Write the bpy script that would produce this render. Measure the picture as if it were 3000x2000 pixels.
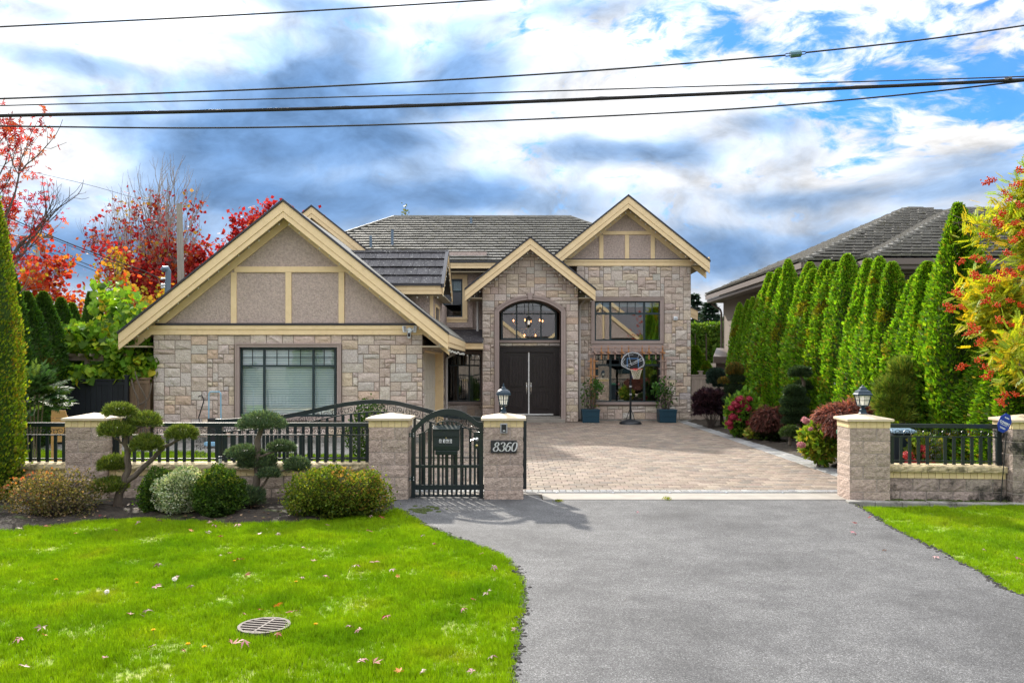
import bpy, math, random
import numpy as np
from mathutils import Vector, Matrix, noise as mnoise

S = bpy.context.scene
COL = S.collection
for o in list(bpy.data.objects):
    bpy.data.objects.remove(o)
R = math.radians
# ------------------------------------------------------------------ camera
F, CX, HY, H = 1881.6, 1176.0, 835.7, 2.2       # focal length, axis and horizon of the 2352 px wide survey, eye height


def W(x, y, Y):
    """survey point (x, y) at depth Y metres -> place in the scene"""
    return Vector(((x - CX) * Y / F, Y, H - (y - HY) * Y / F))


def G(x, y, z=0.0):
    """survey point on the ground (height z) -> place in the scene"""
    Y = (H - z) * F / (y - HY)
    return Vector(((x - CX) * Y / F, Y, z))


cam = bpy.data.objects.new('camera', bpy.data.cameras.new('camera'))
COL.objects.link(cam)
cam.location = (0, 0, H)
cam.rotation_euler = (R(90), 0, 0)
cam.data.sensor_width = 36
cam.data.lens = 28.8
cam.data.shift_y = 0.022
cam.data.clip_start = 0.1
cam.data.clip_end = 3000
S.camera = cam

# ------------------------------------------------------------------ sun, sky, exposure
SUN_DIR = Vector((0.42, -1.0, -0.66)).normalized()     # the way the light travels
sun = bpy.data.objects.new('sun', bpy.data.lights.new('sun', 'SUN'))
COL.objects.link(sun)
sun.rotation_euler = SUN_DIR.to_track_quat('-Z', 'Y').to_euler()
sun.data.energy = 2.3
sun.data.angle = R(1.6)
sun.data.color = (1.0, 0.93, 0.82)
SUN_EL = math.asin(-SUN_DIR.z)
SUN_AZ = math.atan2(-SUN_DIR.x, -SUN_DIR.y)            # clockwise from +Y

S.view_settings.view_transform = 'Standard'
S.view_settings.look = 'None'
S.view_settings.exposure = 1.85
S.view_settings.gamma = 1.0
S.view_settings.use_curve_mapping = False
S.render.engine = 'CYCLES'
S.cycles.max_bounces = 8
S.cycles.transparent_max_bounces = 16
S.cycles.use_denoising = True
S.cycles.sample_clamp_indirect = 8

world = bpy.data.worlds.new('World')
S.world = world
world.use_nodes = True


def build_sky():
    nt = world.node_tree
    N, L = nt.nodes, nt.links
    N.clear()
    out = N.new('ShaderNodeOutputWorld')
    bg = N.new('ShaderNodeBackground')
    bg.inputs['Strength'].default_value = 0.1
    L.new(bg.outputs[0], out.inputs[0])
    sky = N.new('ShaderNodeTexSky')
    sky.sky_type = 'NISHITA'
    sky.sun_disc = False
    sky.sun_elevation = SUN_EL
    sky.sun_rotation = SUN_AZ
    sky.air_density = 1.0
    sky.dust_density = 0.4
    sky.ozone_density = 3.0
    tc = N.new('ShaderNodeTexCoord')
    D = tc.outputs['Generated']

    def math_(op, a, b=None, c=None, clamp=False):
        n = N.new('ShaderNodeMath')
        n.operation = op
        n.use_clamp = clamp
        for i, v in enumerate((a, b, c)):
            if v is None:
                continue
            if isinstance(v, (int, float)):
                n.inputs[i].default_value = v
            else:
                L.new(v, n.inputs[i])
        return n.outputs[0]

    def vmath(op, a, b=None):
        n = N.new('ShaderNodeVectorMath')
        n.operation = op
        for i, v in enumerate((a, b)):
            if v is None:
                continue
            if isinstance(v, (tuple, list, Vector)):
                n.inputs[i].default_value = v
            else:
                L.new(v, n.inputs[i])
        return n.outputs['Value'] if op in ('LENGTH', 'DOT_PRODUCT') else n.outputs[0]

    def noise(vec, scale, detail=6, rough=0.55, dist=0.0):
        n = N.new('ShaderNodeTexNoise')
        n.inputs['Scale'].default_value = scale
        n.inputs['Detail'].default_value = detail
        n.inputs['Roughness'].default_value = rough
        n.inputs['Distortion'].default_value = dist
        L.new(vec, n.inputs['Vector'])
        return n.outputs['Fac'], n.outputs['Color']

    def ramp(v, a, b):
        n = N.new('ShaderNodeMapRange')
        n.interpolation_type = 'SMOOTHSTEP'
        n.inputs['From Min'].default_value = a
        n.inputs['From Max'].default_value = b
        L.new(v, n.inputs['Value'])
        return n.outputs['Result']

    def mixc(f, a, b):
        n = N.new('ShaderNodeMix')
        n.data_type = 'RGBA'
        if isinstance(f, (int, float)):
            n.inputs[0].default_value = f
        else:
            L.new(f, n.inputs[0])
        for i, v in ((6, a), (7, b)):
            if isinstance(v, tuple):
                n.inputs[i].default_value = (*v, 1)
            else:
                L.new(v, n.inputs[i])
        return n.outputs[2]

    P = vmath('MULTIPLY', D, (1.0, 1.0, 2.1))
    warp_f, warp_c = noise(P, 2.6, 4, 0.5)
    wv = vmath('SCALE', vmath('SUBTRACT', warp_c, (0.5, 0.5, 0.5)))
    wv.node.inputs['Scale'].default_value = 0.24
    PW = vmath('ADD', P, wv)

    def blob(x, y, rx, ry, k=1.0):
        """soft bump centred on the direction of survey point (x, y)"""
        c = (W(x, y, 1.0) - Vector((0, 0, H))).normalized()
        d = vmath('SUBTRACT', PW, tuple((c.x, c.y, c.z * 2.1)))
        q = vmath('MULTIPLY', d, (F / rx, F / max(rx, ry), F / ry / 2.1))
        r2 = vmath('DOT_PRODUCT', q, q)
        e = math_('POWER', 2.718, math_('MULTIPLY', r2, -1.0))
        return math_('MULTIPLY', e, k)

    def union(bs):
        s = bs[0]
        for b in bs[1:]:
            s = math_('ADD', s, b)
        return s

    # soft grey-blue cloud bellies: where the cloud is thick it is dark
    thick = union([
        blob(480, 262, 300, 48, .62), blob(745, 150, 110, 80, .85), blob(640, 215, 120, 60, .5), blob(1110, 165, 110, 70, .75), blob(1010, 235, 220, 50, .6), blob(420, 330, 220, 50, .5),
        blob(700, 320, 220, 60, .75), blob(930, 330, 150, 40, .35), blob(560, 430, 190, 50, .75), blob(830, 470, 180, 50, .75), blob(330, 545, 190, 60, .85),
        blob(1080, 440, 110, 45, .65), blob(30, 400, 140, 45, .3), blob(1430, 370, 150, 40, .75), blob(1590, 360, 70, 45, .55), blob(1240, 480, 240, 40, .5),
        blob(2190, 365, 130, 40, .62), blob(1650, 570, 180, 60, .85), blob(1900, 455, 260, 26, .5), blob(2300, 430, 120, 30, .6), blob(1750, 290, 110, 24, .35),
        blob(240, 175, 120, 18, .3), blob(250, 60, 300, 26, .34), blob(90, 130, 160, 20, .4), blob(700, 40, 300, 16, .3), blob(1300, 60, 200, 20, .25), blob(120, 590, 150, 60, .5), blob(1950, 560, 200, 50, .45)])
    n1, _ = noise(vmath('ADD', vmath('MULTIPLY', D, (1.0, 1.0, 1.55)), wv), 5.6, 10, 0.57, 0.08)
    n2, _ = noise(vmath('ADD', vmath('MULTIPLY', D, (1.0, 1.0, 1.9)), wv), 13.0, 10, 0.60, 0.12)
    n3, _ = noise(PW, 3.4, 5, 0.5)
    n4, _ = noise(vmath('ADD', vmath('MULTIPLY', D, (1.0, 1.0, 2.2)), wv), 26.0, 10, 0.60, 0.25)
    tf = math_('ADD', thick, math_('MULTIPLY', math_('SUBTRACT', n1, 0.5), 1.35))
    tf = math_('ADD', tf, math_('MULTIPLY', math_('SUBTRACT', n2, 0.5), 0.30))
    cr = N.new('ShaderNodeValToRGB')
    e = cr.color_ramp.elements
    e[0].position, e[0].color = 0.0, (1, 1, 1, 1)
    e[1].position, e[1].color = 1.0, (.14, .265, .49, 1)
    for p, c in ((.10, (.93, .95, .985)), (.26, (.68, .77, .91)), (.45, (.39, .55, .80)), (.70, (.21, .36, .62))):
        q = e.new(p)
        q.color = (*c, 1)
    L.new(math_('MULTIPLY', math_('ADD', tf, 0.15), 0.84), cr.inputs[0])

    # open blue between fine ripples of cloud
    gap = union([blob(2270, 130, 170, 75, .95), blob(2080, 235, 150, 45, .5), blob(1650, 140, 200, 45, .62), blob(1790, 70, 190, 50, .55), blob(1950, 350, 75, 75, .7), blob(1560, 70, 150, 40, .5), blob(2000, 180, 160, 60, .5), blob(1350, 40, 200, 40, .3),
                 blob(1270, 112, 70, 16, .55), blob(1000, 90, 50, 12, .4), blob(160, 188, 70, 14, .5), blob(2330, 290, 90, 80, .7), blob(2250, 30, 170, 40, .5), blob(1950, 120, 110, 40, .3),
                 blob(1840, 520, 60, 40, .3)])
    gv = math_('ADD', math_('MULTIPLY', gap, 0.72), math_('MULTIPLY', math_('SUBTRACT', n4, 0.5), 2.5))
    gv = math_('ADD', gv, math_('MULTIPLY', math_('SUBTRACT', n3, 0.5), 0.7))
    opening = ramp(gv, 0.22, 0.84)

    glow = vmath('DOT_PRODUCT', D, tuple(-SUN_DIR))
    glow = math_('POWER', math_('MAXIMUM', glow, 0.0), 10.0)
    sx = N.new('ShaderNodeSeparateXYZ')
    L.new(D, sx.inputs[0])
    # a cloudy sky is far brighter overhead than at the horizon
    cie = math_('ADD', 0.25, math_('MULTIPLY', math_('POWER', math_('MAXIMUM', sx.outputs[2], 0.0), 1.5), 0.75))
    lum = math_('ADD', math_('MULTIPLY', cie, 9.4), math_('MULTIPLY', glow, 0.8))
    lum = math_('MULTIPLY', lum, math_('ADD', 0.10, math_('MULTIPLY', n2, 1.8)))
    white = N.new('ShaderNodeVectorMath')
    white.operation = 'SCALE'
    white.inputs[0].default_value = (1.0, 0.993, 0.99)
    L.new(lum, white.inputs['Scale'])
    cl = N.new('ShaderNodeMix')
    cl.data_type = 'RGBA'
    cl.blend_type = 'MULTIPLY'
    cl.inputs[0].default_value = 1.0
    L.new(white.outputs[0], cl.inputs[6])
    L.new(cr.outputs[0], cl.inputs[7])
    blue = N.new('ShaderNodeMix')
    blue.data_type = 'RGBA'
    blue.blend_type = 'MULTIPLY'
    blue.inputs[0].default_value = 1.0
    L.new(sky.outputs[0], blue.inputs[6])
    blue.inputs[7].default_value = (0.09, 0.33, 0.55, 1)
    clear = math_('SUBTRACT', 1.15, math_('MULTIPLY', tf, 1.6), None, True)
    col = mixc(math_('MULTIPLY', opening, math_('MULTIPLY', clear, 0.93)), cl.outputs[2], blue.outputs[2])
    L.new(col, bg.inputs['Color'])


build_sky()
# ------------------------------------------------------------------ materials
MATS = {}


def mat(name, col, col2=None, ns=4.0, rough=0.75, bump=0.0, bs=40.0, bd=5, attr=False, metal=0.0, spec=0.4,
        rnd=0.0, stretch=None, dirt=None, dscale=2.0, dlo=.55, dhi=.75, emit=None, coat=0.0):
    """procedural surface: two tones mixed by noise, optional per-face tint 'Col', per-object tone, stains and relief"""
    m = bpy.data.materials.new(name)
    MATS[name] = m
    m.use_nodes = True
    nt = m.node_tree
    N, L = nt.nodes, nt.links
    b = N['Principled BSDF']
    b.inputs['Roughness'].default_value = rough
    b.inputs['Metallic'].default_value = metal
    b.inputs['Specular IOR Level'].default_value = spec
    b.inputs['Coat Weight'].default_value = coat
    geo = N.new('ShaderNodeNewGeometry')
    pos = geo.outputs['Position']
    if stretch:
        mp = N.new('ShaderNodeMapping')
        mp.inputs['Scale'].default_value = stretch
        L.new(pos, mp.inputs[0])
        pos = mp.outputs[0]

    def noise(scale, detail=5, rough=0.6):
        n = N.new('ShaderNodeTexNoise')
        n.inputs['Scale'].default_value = scale
        n.inputs['Detail'].default_value = detail
        n.inputs['Roughness'].default_value = rough
        L.new(pos, n.inputs['Vector'])
        return n.outputs['Fac']

    def rng(v, a, c):
        n = N.new('ShaderNodeMapRange')
        n.inputs['From Min'].default_value = a
        n.inputs['From Max'].default_value = c
        L.new(v, n.inputs['Value'])
        return n.outputs[0]

    def mix(f, a, c, blend='MIX'):
        n = N.new('ShaderNodeMix')
        n.data_type = 'RGBA'
        n.blend_type = blend
        if isinstance(f, (float, int)):
            n.inputs[0].default_value = f
        else:
            L.new(f, n.inputs[0])
        for i, v in ((6, a), (7, c)):
            if isinstance(v, tuple):
                n.inputs[i].default_value = (*v, 1)
            else:
                L.new(v, n.inputs[i])
        return n.outputs[2]
    c = col
    if col2:
        c = mix(rng(noise(ns), 0.35, 0.65), col, col2)
    if attr:
        a = N.new('ShaderNodeAttribute')
        a.attribute_name = 'Col'
        c = mix(1.0, c, a.outputs['Color'], 'MULTIPLY')
    if dirt:
        c = mix(rng(noise(dscale, 8, 0.68), dlo, dhi), c, dirt)
    if rnd:
        oi = N.new('ShaderNodeObjectInfo')
        hs = N.new('ShaderNodeHueSaturation')
        mr = N.new('ShaderNodeMapRange')
        mr.inputs['To Min'].default_value = 1 - rnd
        mr.inputs['To Max'].default_value = 1 + rnd
        L.new(oi.outputs['Random'], mr.inputs['Value'])
        L.new(mr.outputs[0], hs.inputs['Value'])
        if isinstance(c, tuple):
            hs.inputs['Color'].default_value = (*c, 1)
        else:
            L.new(c, hs.inputs['Color'])
        c = hs.outputs[0]
    if isinstance(c, tuple):
        b.inputs['Base Color'].default_value = (*c, 1)
    else:
        L.new(c, b.inputs['Base Color'])
    if bump:
        bn = N.new('ShaderNodeBump')
        bn.inputs['Strength'].default_value = min(1.0, bump)
        bn.inputs['Distance'].default_value = 0.02 * max(1.0, bump)
        L.new(noise(bs, bd), bn.inputs['Height'])
        L.new(bn.outputs[0], b.inputs['Normal'])
    if emit:
        b.inputs['Emission Color'].default_value = (*emit[0], 1)
        b.inputs['Emission Strength'].default_value = emit[1]
    return m


def leaf_mat(name, trans=0.45, rough=0.45, spec=0.35, tint=(1.25, 1.15, 0.5), rnd=0.12):
    m = bpy.data.materials.new(name)
    MATS[name] = m
    m.use_nodes = True
    nt = m.node_tree
    N, L = nt.nodes, nt.links
    b = N['Principled BSDF']
    b.inputs['Roughness'].default_value = rough
    b.inputs['Specular IOR Level'].default_value = spec
    a = N.new('ShaderNodeAttribute')
    a.attribute_name = 'Col'
    oi = N.new('ShaderNodeObjectInfo')
    mr = N.new('ShaderNodeMapRange')
    mr.inputs['To Min'].default_value = 1 - rnd
    mr.inputs['To Max'].default_value = 1 + rnd
    L.new(oi.outputs['Random'], mr.inputs['Value'])
    hs = N.new('ShaderNodeHueSaturation')
    L.new(mr.outputs[0], hs.inputs['Value'])
    L.new(a.outputs['Color'], hs.inputs['Color'])
    L.new(hs.outputs[0], b.inputs['Base Color'])
    tr = N.new('ShaderNodeBsdfTranslucent')
    mx = N.new('ShaderNodeMix')
    mx.data_type = 'RGBA'
    mx.blend_type = 'MULTIPLY'
    mx.inputs[0].default_value = 1
    L.new(hs.outputs[0], mx.inputs[6])
    mx.inputs[7].default_value = (*tint, 1)
    L.new(mx.outputs[2], tr.inputs['Color'])
    ms = N.new('ShaderNodeMixShader')
    ms.inputs[0].default_value = trans
    L.new(b.outputs[0], ms.inputs[1])
    L.new(tr.outputs[0], ms.inputs[2])
    L.new(ms.outputs[0], N['Material Output'].inputs['Surface'])
    return m


def glass_mat(name, refl=0.2, tint=(0.86, 0.93, 0.95), rough=0.0):
    m = bpy.data.materials.new(name)
    MATS[name] = m
    m.use_nodes = True
    nt = m.node_tree
    N, L = nt.nodes, nt.links
    N.remove(N['Principled BSDF'])
    t = N.new('ShaderNodeBsdfTransparent')
    t.inputs['Color'].default_value = (*tint, 1)
    g = N.new('ShaderNodeBsdfGlossy')
    g.inputs['Roughness'].default_value = rough
    g.inputs['Color'].default_value = (0.93, 0.97, 1.0, 1)
    lw = N.new('ShaderNodeLayerWeight')
    lw.inputs['Blend'].default_value = 0.35
    mr = N.new('ShaderNodeMapRange')
    mr.inputs['To Min'].default_value = refl
    mr.inputs['To Max'].default_value = 0.9
    L.new(lw.outputs['Fresnel'], mr.inputs['Value'])
    ms = N.new('ShaderNodeMixShader')
    L.new(mr.outputs[0], ms.inputs[0])
    L.new(t.outputs[0], ms.inputs[1])
    L.new(g.outputs[0], ms.inputs[2])
    L.new(ms.outputs[0], N['Material Output'].inputs['Surface'])
    return m


# ------------------------------------------------------------------ objects
ORG = {}


def link(o):
    COL.objects.link(o)
    return o


def tag(o, label=None, cat=None, group=None, kind=None):
    if label:
        o['label'] = label
    if cat:
        o['category'] = cat
    if group:
        o['group'] = group
    if kind:
        o['kind'] = kind
    return o


def thing(name, label, cat, loc=(0, 0, 0), group=None, rz=0.0):
    o = link(bpy.data.objects.new(name, None))
    o.empty_display_size = 0.2
    o.location = loc
    o.rotation_euler = (0, 0, rz)
    ORG[o] = Vector(loc)
    return tag(o, label, cat, group)


def put(name, mesh, parent=None, loc=(0, 0, 0), rot=(0, 0, 0), sc=(1, 1, 1)):
    """an object that uses an existing mesh, placed in its parent's space"""
    o = link(bpy.data.objects.new(name, mesh))
    o.location, o.rotation_euler, o.scale = loc, rot, sc
    if parent is not None:
        o.parent = parent
        ORG[o] = ORG.get(parent, Vector((0, 0, 0)))
    else:
        ORG[o] = Vector(loc)
    return o


def np_mesh(name, v, faces_list, material, cols=None, smooth=False):
    """faces_list: list of int arrays (n, k); cols: float (nfaces, 3)"""
    me = bpy.data.meshes.new(name)
    v = np.asarray(v, dtype=np.float32)
    me.vertices.add(len(v))
    me.vertices.foreach_set('co', v.ravel())
    loops = np.concatenate([f.ravel() for f in faces_list]).astype(np.int32)
    tot = np.concatenate([np.full(len(f), f.shape[1], np.int32) for f in faces_list])
    start = np.concatenate([[0], np.cumsum(tot)[:-1]]).astype(np.int32)
    me.loops.add(len(loops))
    me.loops.foreach_set('vertex_index', loops)
    me.polygons.add(len(tot))
    me.polygons.foreach_set('loop_start', start)
    try:
        me.polygons.foreach_set('loop_total', tot)
    except Exception:
        pass
    if smooth:
        me.polygons.foreach_set('use_smooth', np.ones(len(tot), bool))
    me.update(calc_edges=True)
    if cols is not None:
        at = me.attributes.new('Col', 'FLOAT_COLOR', 'CORNER')
        c4 = np.ones((len(loops), 4), np.float32)
        c4[:, :3] = np.repeat(np.asarray(cols, np.float32), tot, axis=0)
        at.data.foreach_set('color', c4.ravel())
    if isinstance(material, str):
        material = MATS[material]
    me.materials.append(material)
    return me


class MB:
    """collects boxes, bars, tubes and polygons, then links them as ONE mesh object"""

    def __init__(self):
        self.v, self.f, self.c = [], [], []
        self.col = (1, 1, 1)

    def poly(self, pts, col=None):
        n = len(self.v)
        self.v.extend([tuple(p) for p in pts])
        self.f.append(tuple(range(n, n + len(pts))))
        self.c.append(col or self.col)

    def faces(self, pts, fs, col=None):
        n = len(self.v)
        self.v.extend([tuple(p) for p in pts])
        for f in fs:
            self.f.append(tuple(n + i for i in f))
            self.c.append(col or self.col)

    def hexa(self, p, col=None):
        """8 corners: 4 of one face, then 4 of the opposite one"""
        self.faces(p, [(0, 3, 2, 1), (4, 5, 6, 7), (0, 1, 5, 4), (1, 2, 6, 5), (2, 3, 7, 6), (3, 0, 4, 7)], col)

    def box(self, x0, x1, y0, y1, z0, z1, col=None):
        self.hexa([(x0, y0, z0), (x1, y0, z0), (x1, y0, z1), (x0, y0, z1),
                   (x0, y1, z0), (x1, y1, z0), (x1, y1, z1), (x0, y1, z1)], col)

    def pbox(self, x0, x1, y0, y1, Y0, Y1, col=None):
        """box whose front face (depth Y0) covers survey rectangle x0..x1, y0..y1; runs back to depth Y1"""
        a, b = W(x0, y1, Y0), W(x1, y0, Y0)
        self.box(a.x, b.x, Y0, Y1, a.z, b.z, col)

    def bar(self, a, b, w, h, up=(0, 0, 1), col=None):
        a, b = Vector(a), Vector(b)
        d = (b - a).normalized()
        s = d.cross(Vector(up))
        if s.length < 1e-5:
            s = Vector((1, 0, 0))
        s.normalize()
        u = s.cross(d).normalized()
        s, u = s * w / 2, u * h / 2
        self.hexa([a - s - u, a + s - u, a + s + u, a - s + u, b - s - u, b + s - u, b + s + u, b - s + u], col)

    def prism(self, pts, vec, col=None):
        vec = Vector(vec)
        n = len(pts)
        p = [Vector(q) for q in pts]
        fs = [tuple(range(n)), tuple(range(2 * n - 1, n - 1, -1))]
        fs += [(i, i + n, (i + 1) % n + n, (i + 1) % n) for i in range(n)]
        self.faces(p + [q + vec for q in p], fs, col)

    def tube(self, pts, r, n=6, col=None, cap=True):
        pts = [Vector(p) for p in pts]
        m = len(pts)
        rr = r if isinstance(r, (list, tuple)) else [r] * m
        ref = Vector((0.31, 0.17, 0.93))
        base = len(self.v)
        u = None
        for i in range(m):
            d = (pts[min(i + 1, m - 1)] - pts[max(i - 1, 0)])
            d = d.normalized() if d.length > 1e-9 else Vector((0, 0, 1))
            if u is None:
                u = d.cross(ref)
                if u.length < 1e-3:
                    u = d.cross(Vector((1, 0, 0)))
            else:
                u = u - d * u.dot(d)
            if u.length < 1e-6:
                u = d.orthogonal()
            u.normalize()
            w = d.cross(u)
            for k in range(n):
                a = 2 * math.pi * k / n
                self.v.append(tuple(pts[i] + (u * math.cos(a) + w * math.sin(a)) * rr[i]))
        for i in range(m - 1):
            for k in range(n):
                k2 = (k + 1) % n
                self.f.append((base + i * n + k, base + i * n + k2, base + (i + 1) * n + k2, base + (i + 1) * n + k))
                self.c.append(col or self.col)
        if cap:
            self.f.append(tuple(base + k for k in range(n - 1, -1, -1)))
            self.c.append(col or self.col)
            self.f.append(tuple(base + (m - 1) * n + k for k in range(n)))
            self.c.append(col or self.col)

    def lathe(self, c, prof, n=16, col=None, rot=0.0, sx=1.0):
        """profile of (radius, z) turned about the vertical through c"""
        base = len(self.v)
        for r, z in prof:
            for k in range(n):
                a = 2 * math.pi * (k + 0.5) / n + rot
                self.v.append((c[0] + r * math.cos(a) * sx, c[1] + r * math.sin(a), c[2] + z))
        for i in range(len(prof) - 1):
            for k in range(n):
                k2 = (k + 1) % n
                self.f.append((base + i * n + k, base + i * n + k2, base + (i + 1) * n + k2, base + (i + 1) * n + k))
                self.c.append(col or self.col)
        for i in (0, len(prof) - 1):
            if prof[i][0] > 1e-4:
                self.f.append(tuple(base + i * n + k for k in range(n)))
                self.c.append(col or self.col)

    def mesh(self, name, material, org=(0, 0, 0), smooth=False):
        me = bpy.data.meshes.new(name)
        o = Vector(org)
        me.from_pydata([(a - o.x, b - o.y, c - o.z) for a, b, c in self.v], [], self.f)
        at = me.attributes.new('Col', 'FLOAT_COLOR', 'CORNER')
        tot = np.array([len(f) for f in self.f])
        c4 = np.ones((int(tot.sum()), 4), np.float32)
        c4[:, :3] = np.repeat(np.array(self.c, np.float32), tot, axis=0)
        at.data.foreach_set('color', c4.ravel())
        me.materials.append(MATS[material] if isinstance(material, str) else material)
        if smooth:
            me.polygons.foreach_set('use_smooth', np.ones(len(me.polygons), bool))
        me.update()
        return me

    def build(self, name, material, parent=None, smooth=False, bevel=0.0, at=None):
        """link as one object. With a parent the points are world points; `at` makes a top-level object with that origin"""
        org = ORG[parent] if parent is not None else Vector(at or (0, 0, 0))
        o = put(name, self.mesh(name, material, org, smooth), parent, loc=(0, 0, 0) if parent is not None else org)
        if bevel:
            md = o.modifiers.new('bevel', 'BEVEL')
            md.width = bevel
            md.segments = 2
            md.limit_method = 'ANGLE'
        return o


def part_at(name, mb, material, parent, smooth=False):
    return mb.build(name, material, parent, smooth)


# ------------------------------------------------------------------ lettering
STROKES = {
    '0': [[(.5, 1), (.25, .9), (.12, .5), (.25, .1), (.5, 0), (.75, .1), (.88, .5), (.75, .9), (.5, 1)]],
    '3': [[(.15, .82), (.3, .97), (.55, 1), (.78, .86), (.76, .64), (.55, .54), (.36, .53)],
          [(.36, .53), (.62, .51), (.84, .38), (.84, .16), (.6, .01), (.32, .02), (.12, .18)]],
    '6': [[(.84, .9), (.6, 1), (.36, .86), (.16, .5), (.16, .22), (.36, .02), (.62, .02), (.84, .2), (.82, .44), (.6, .58),
           (.36, .54), (.18, .38)]],
    '8': [[(.5, .54), (.26, .66), (.22, .84), (.4, .99), (.6, .99), (.78, .84), (.74, .66), (.5, .54), (.2, .4), (.12, .2),
           (.34, .01), (.66, .01), (.88, .2), (.8, .4), (.5, .54)]],
}


def stroke_text(mb, s, org, size, wid=0.62, pitch=0.8, shear=0.22, thick=0.14, thin=0.35, depth=0.004):
    """calligraphic digits as thin raised ribbons facing -Y; org = lower left"""
    x = 0.0
    for ch in s:
        for st in STROKES[ch]:
            p = []
            for i in range(len(st) - 1):
                for k in range(4):
                    t = k / 4
                    p0 = st[max(i - 1, 0)]
                    p1, p2 = st[i], st[i + 1]
                    p3 = st[min(i + 2, len(st) - 1)]
                    p.append(tuple(0.5 * (2 * p1[j] + (p2[j] - p0[j]) * t + (2 * p0[j] - 5 * p1[j] + 4 * p2[j] - p3[j]) * t * t
                                          + (3 * p1[j] - p0[j] - 3 * p2[j] + p3[j]) * t ** 3) for j in (0, 1)))
            p.append(st[-1])
            q = [Vector((org[0] + size * (x + wid * a + shear * b), 0, org[2] + size * b)) for a, b in p]
            rows = []
            for i in range(len(q)):
                d = (q[min(i + 1, len(q) - 1)] - q[max(i - 1, 0)]).normalized()
                w = size * thick * (thin + (1 - thin) * abs(d.z)) * .5
                nrm = Vector((-d.z, 0, d.x)) * w
                rows.append((q[i] + nrm, q[i] - nrm))
            y0, y1 = org[1], org[1] - depth
            for a, b in zip(rows[:-1], rows[1:]):
                mb.hexa([(a[0].x, y1, a[0].z), (b[0].x, y1, b[0].z), (b[1].x, y1, b[1].z), (a[1].x, y1, a[1].z),
                         (a[0].x, y0, a[0].z), (b[0].x, y0, b[0].z), (b[1].x, y0, b[1].z), (a[1].x, y0, a[1].z)])
        x += pitch


def text_mesh(s, size, material, shear=0.0, extrude=0.001, bold=0.0):
    cu = bpy.data.curves.new('lettering', 'FONT')
    cu.body = s
    cu.size = size
    cu.shear = shear
    cu.extrude = extrude
    cu.offset = bold
    cu.align_x = 'CENTER'
    cu.align_y = 'CENTER'
    o = bpy.data.objects.new('lettering', cu)
    COL.objects.link(o)
    dg = bpy.context.evaluated_depsgraph_get()
    me = bpy.data.meshes.new_from_object(o.evaluated_get(dg))
    bpy.data.objects.remove(o)
    me.materials.clear()
    me.materials.append(MATS[material])
    return me


# ------------------------------------------------------------------ leaves
def _t(v, f):
    return np.array(v, float), np.array(f, int)


T_DIAMOND = _t([(0, 0, 0), (-.5, .45, .08), (0, 1, 0), (.5, .45, .08)], [(0, 3, 2, 1)])
T_LEAF = _t([(0, 0, 0), (.42, .3, .1), (.36, .68, .08), (0, 1, -.06), (-.36, .68, .08), (-.42, .3, .1)],
            [(0, 1, 2, 3), (0, 3, 4, 5)])
T_HEART = _t([(0, 0.08, 0), (.36, -.08, .05), (.56, .34, .1), (.34, .72, .04), (0, 1, -.1),
              (-.34, .72, .04), (-.56, .34, .1), (-.36, -.08, .05)],
             [(0, 1, 2, 3), (0, 3, 4, 4), (0, 5, 6, 7), (0, 4, 5, 5)])
T_HEART = (T_HEART[0], np.array([(0, 1, 2, 3), (0, 5, 6, 7)]), np.array([(0, 3, 4), (0, 4, 5)]))


def _maple():
    v, f = [(0, 0, 0)], []
    for a, l in ((-1.75, .55), (-.85, .85), (0, 1.0), (.85, .85), (1.75, .55)):
        n = len(v)
        for da, r, z in ((-.33, .42 * l + .1, .05), (0, l, -.08), (.33, .42 * l + .1, .05)):
            v.append((math.sin(a + da) * r, math.cos(a + da) * r, z))
        f.append((0, n + 2, n + 1, n))
    return _t(v, f)


T_MAPLE = _maple()


def _pinnate(n=6, w=.15, l=.34):
    v, f = [], []

    def leaflet(x, y, a):
        b = len(v)
        dx, dy = math.sin(a), math.cos(a)
        for t, s, z in ((0, 0, 0), (.45, -w, .02), (1, 0, -.03), (.45, w, .02)):
            v.append((x + dx * l * t + dy * s * .5, y + dy * l * t - dx * s * .5, z))
        f.append((b, b + 1, b + 2, b + 3))
    for i in range(n):
        y = .2 + .8 * i / n
        leaflet(.01, y, 1.05)
        leaflet(-.01, y, -1.05)
    leaflet(0, .97, 0)
    b = len(v)
    v.extend([(-.012, 0, 0), (.012, 0, 0), (.006, 1, 0), (-.006, 1, 0)])
    f.append((b, b + 1, b + 2, b + 3))
    return _t(v, f)


T_PINNATE = _pinnate()


def nrmz(a):
    return a / np.maximum(np.linalg.norm(a, axis=1, keepdims=True), 1e-9)


def leaf_arrays(tmpl, pos, tip, nrm, size, cols, width=None):
    tv = tmpl[0]
    tip = nrmz(tip)
    sx = nrmz(np.cross(tip, nrm))
    nz = np.cross(sx, tip)
    size = np.broadcast_to(np.asarray(size, float), (len(pos),))
    wd = size if width is None else np.broadcast_to(np.asarray(width, float), (len(pos),))
    V = (pos[:, None, :] + sx[:, None, :] * (tv[None, :, 0:1] * wd[:, None, None])
         + tip[:, None, :] * (tv[None, :, 1:2] * size[:, None, None])
         + nz[:, None, :] * (tv[None, :, 2:3] * size[:, None, None]))
    n, k = len(pos), len(tv)
    fl, cl = [], []
    for tf in tmpl[1:]:
        fl.append((np.arange(n)[:, None, None] * k + tf[None]).reshape(-1, tf.shape[1]))
        cl.append(np.repeat(cols, len(tf), axis=0))
    return V.reshape(-1, 3), fl, cl


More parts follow.
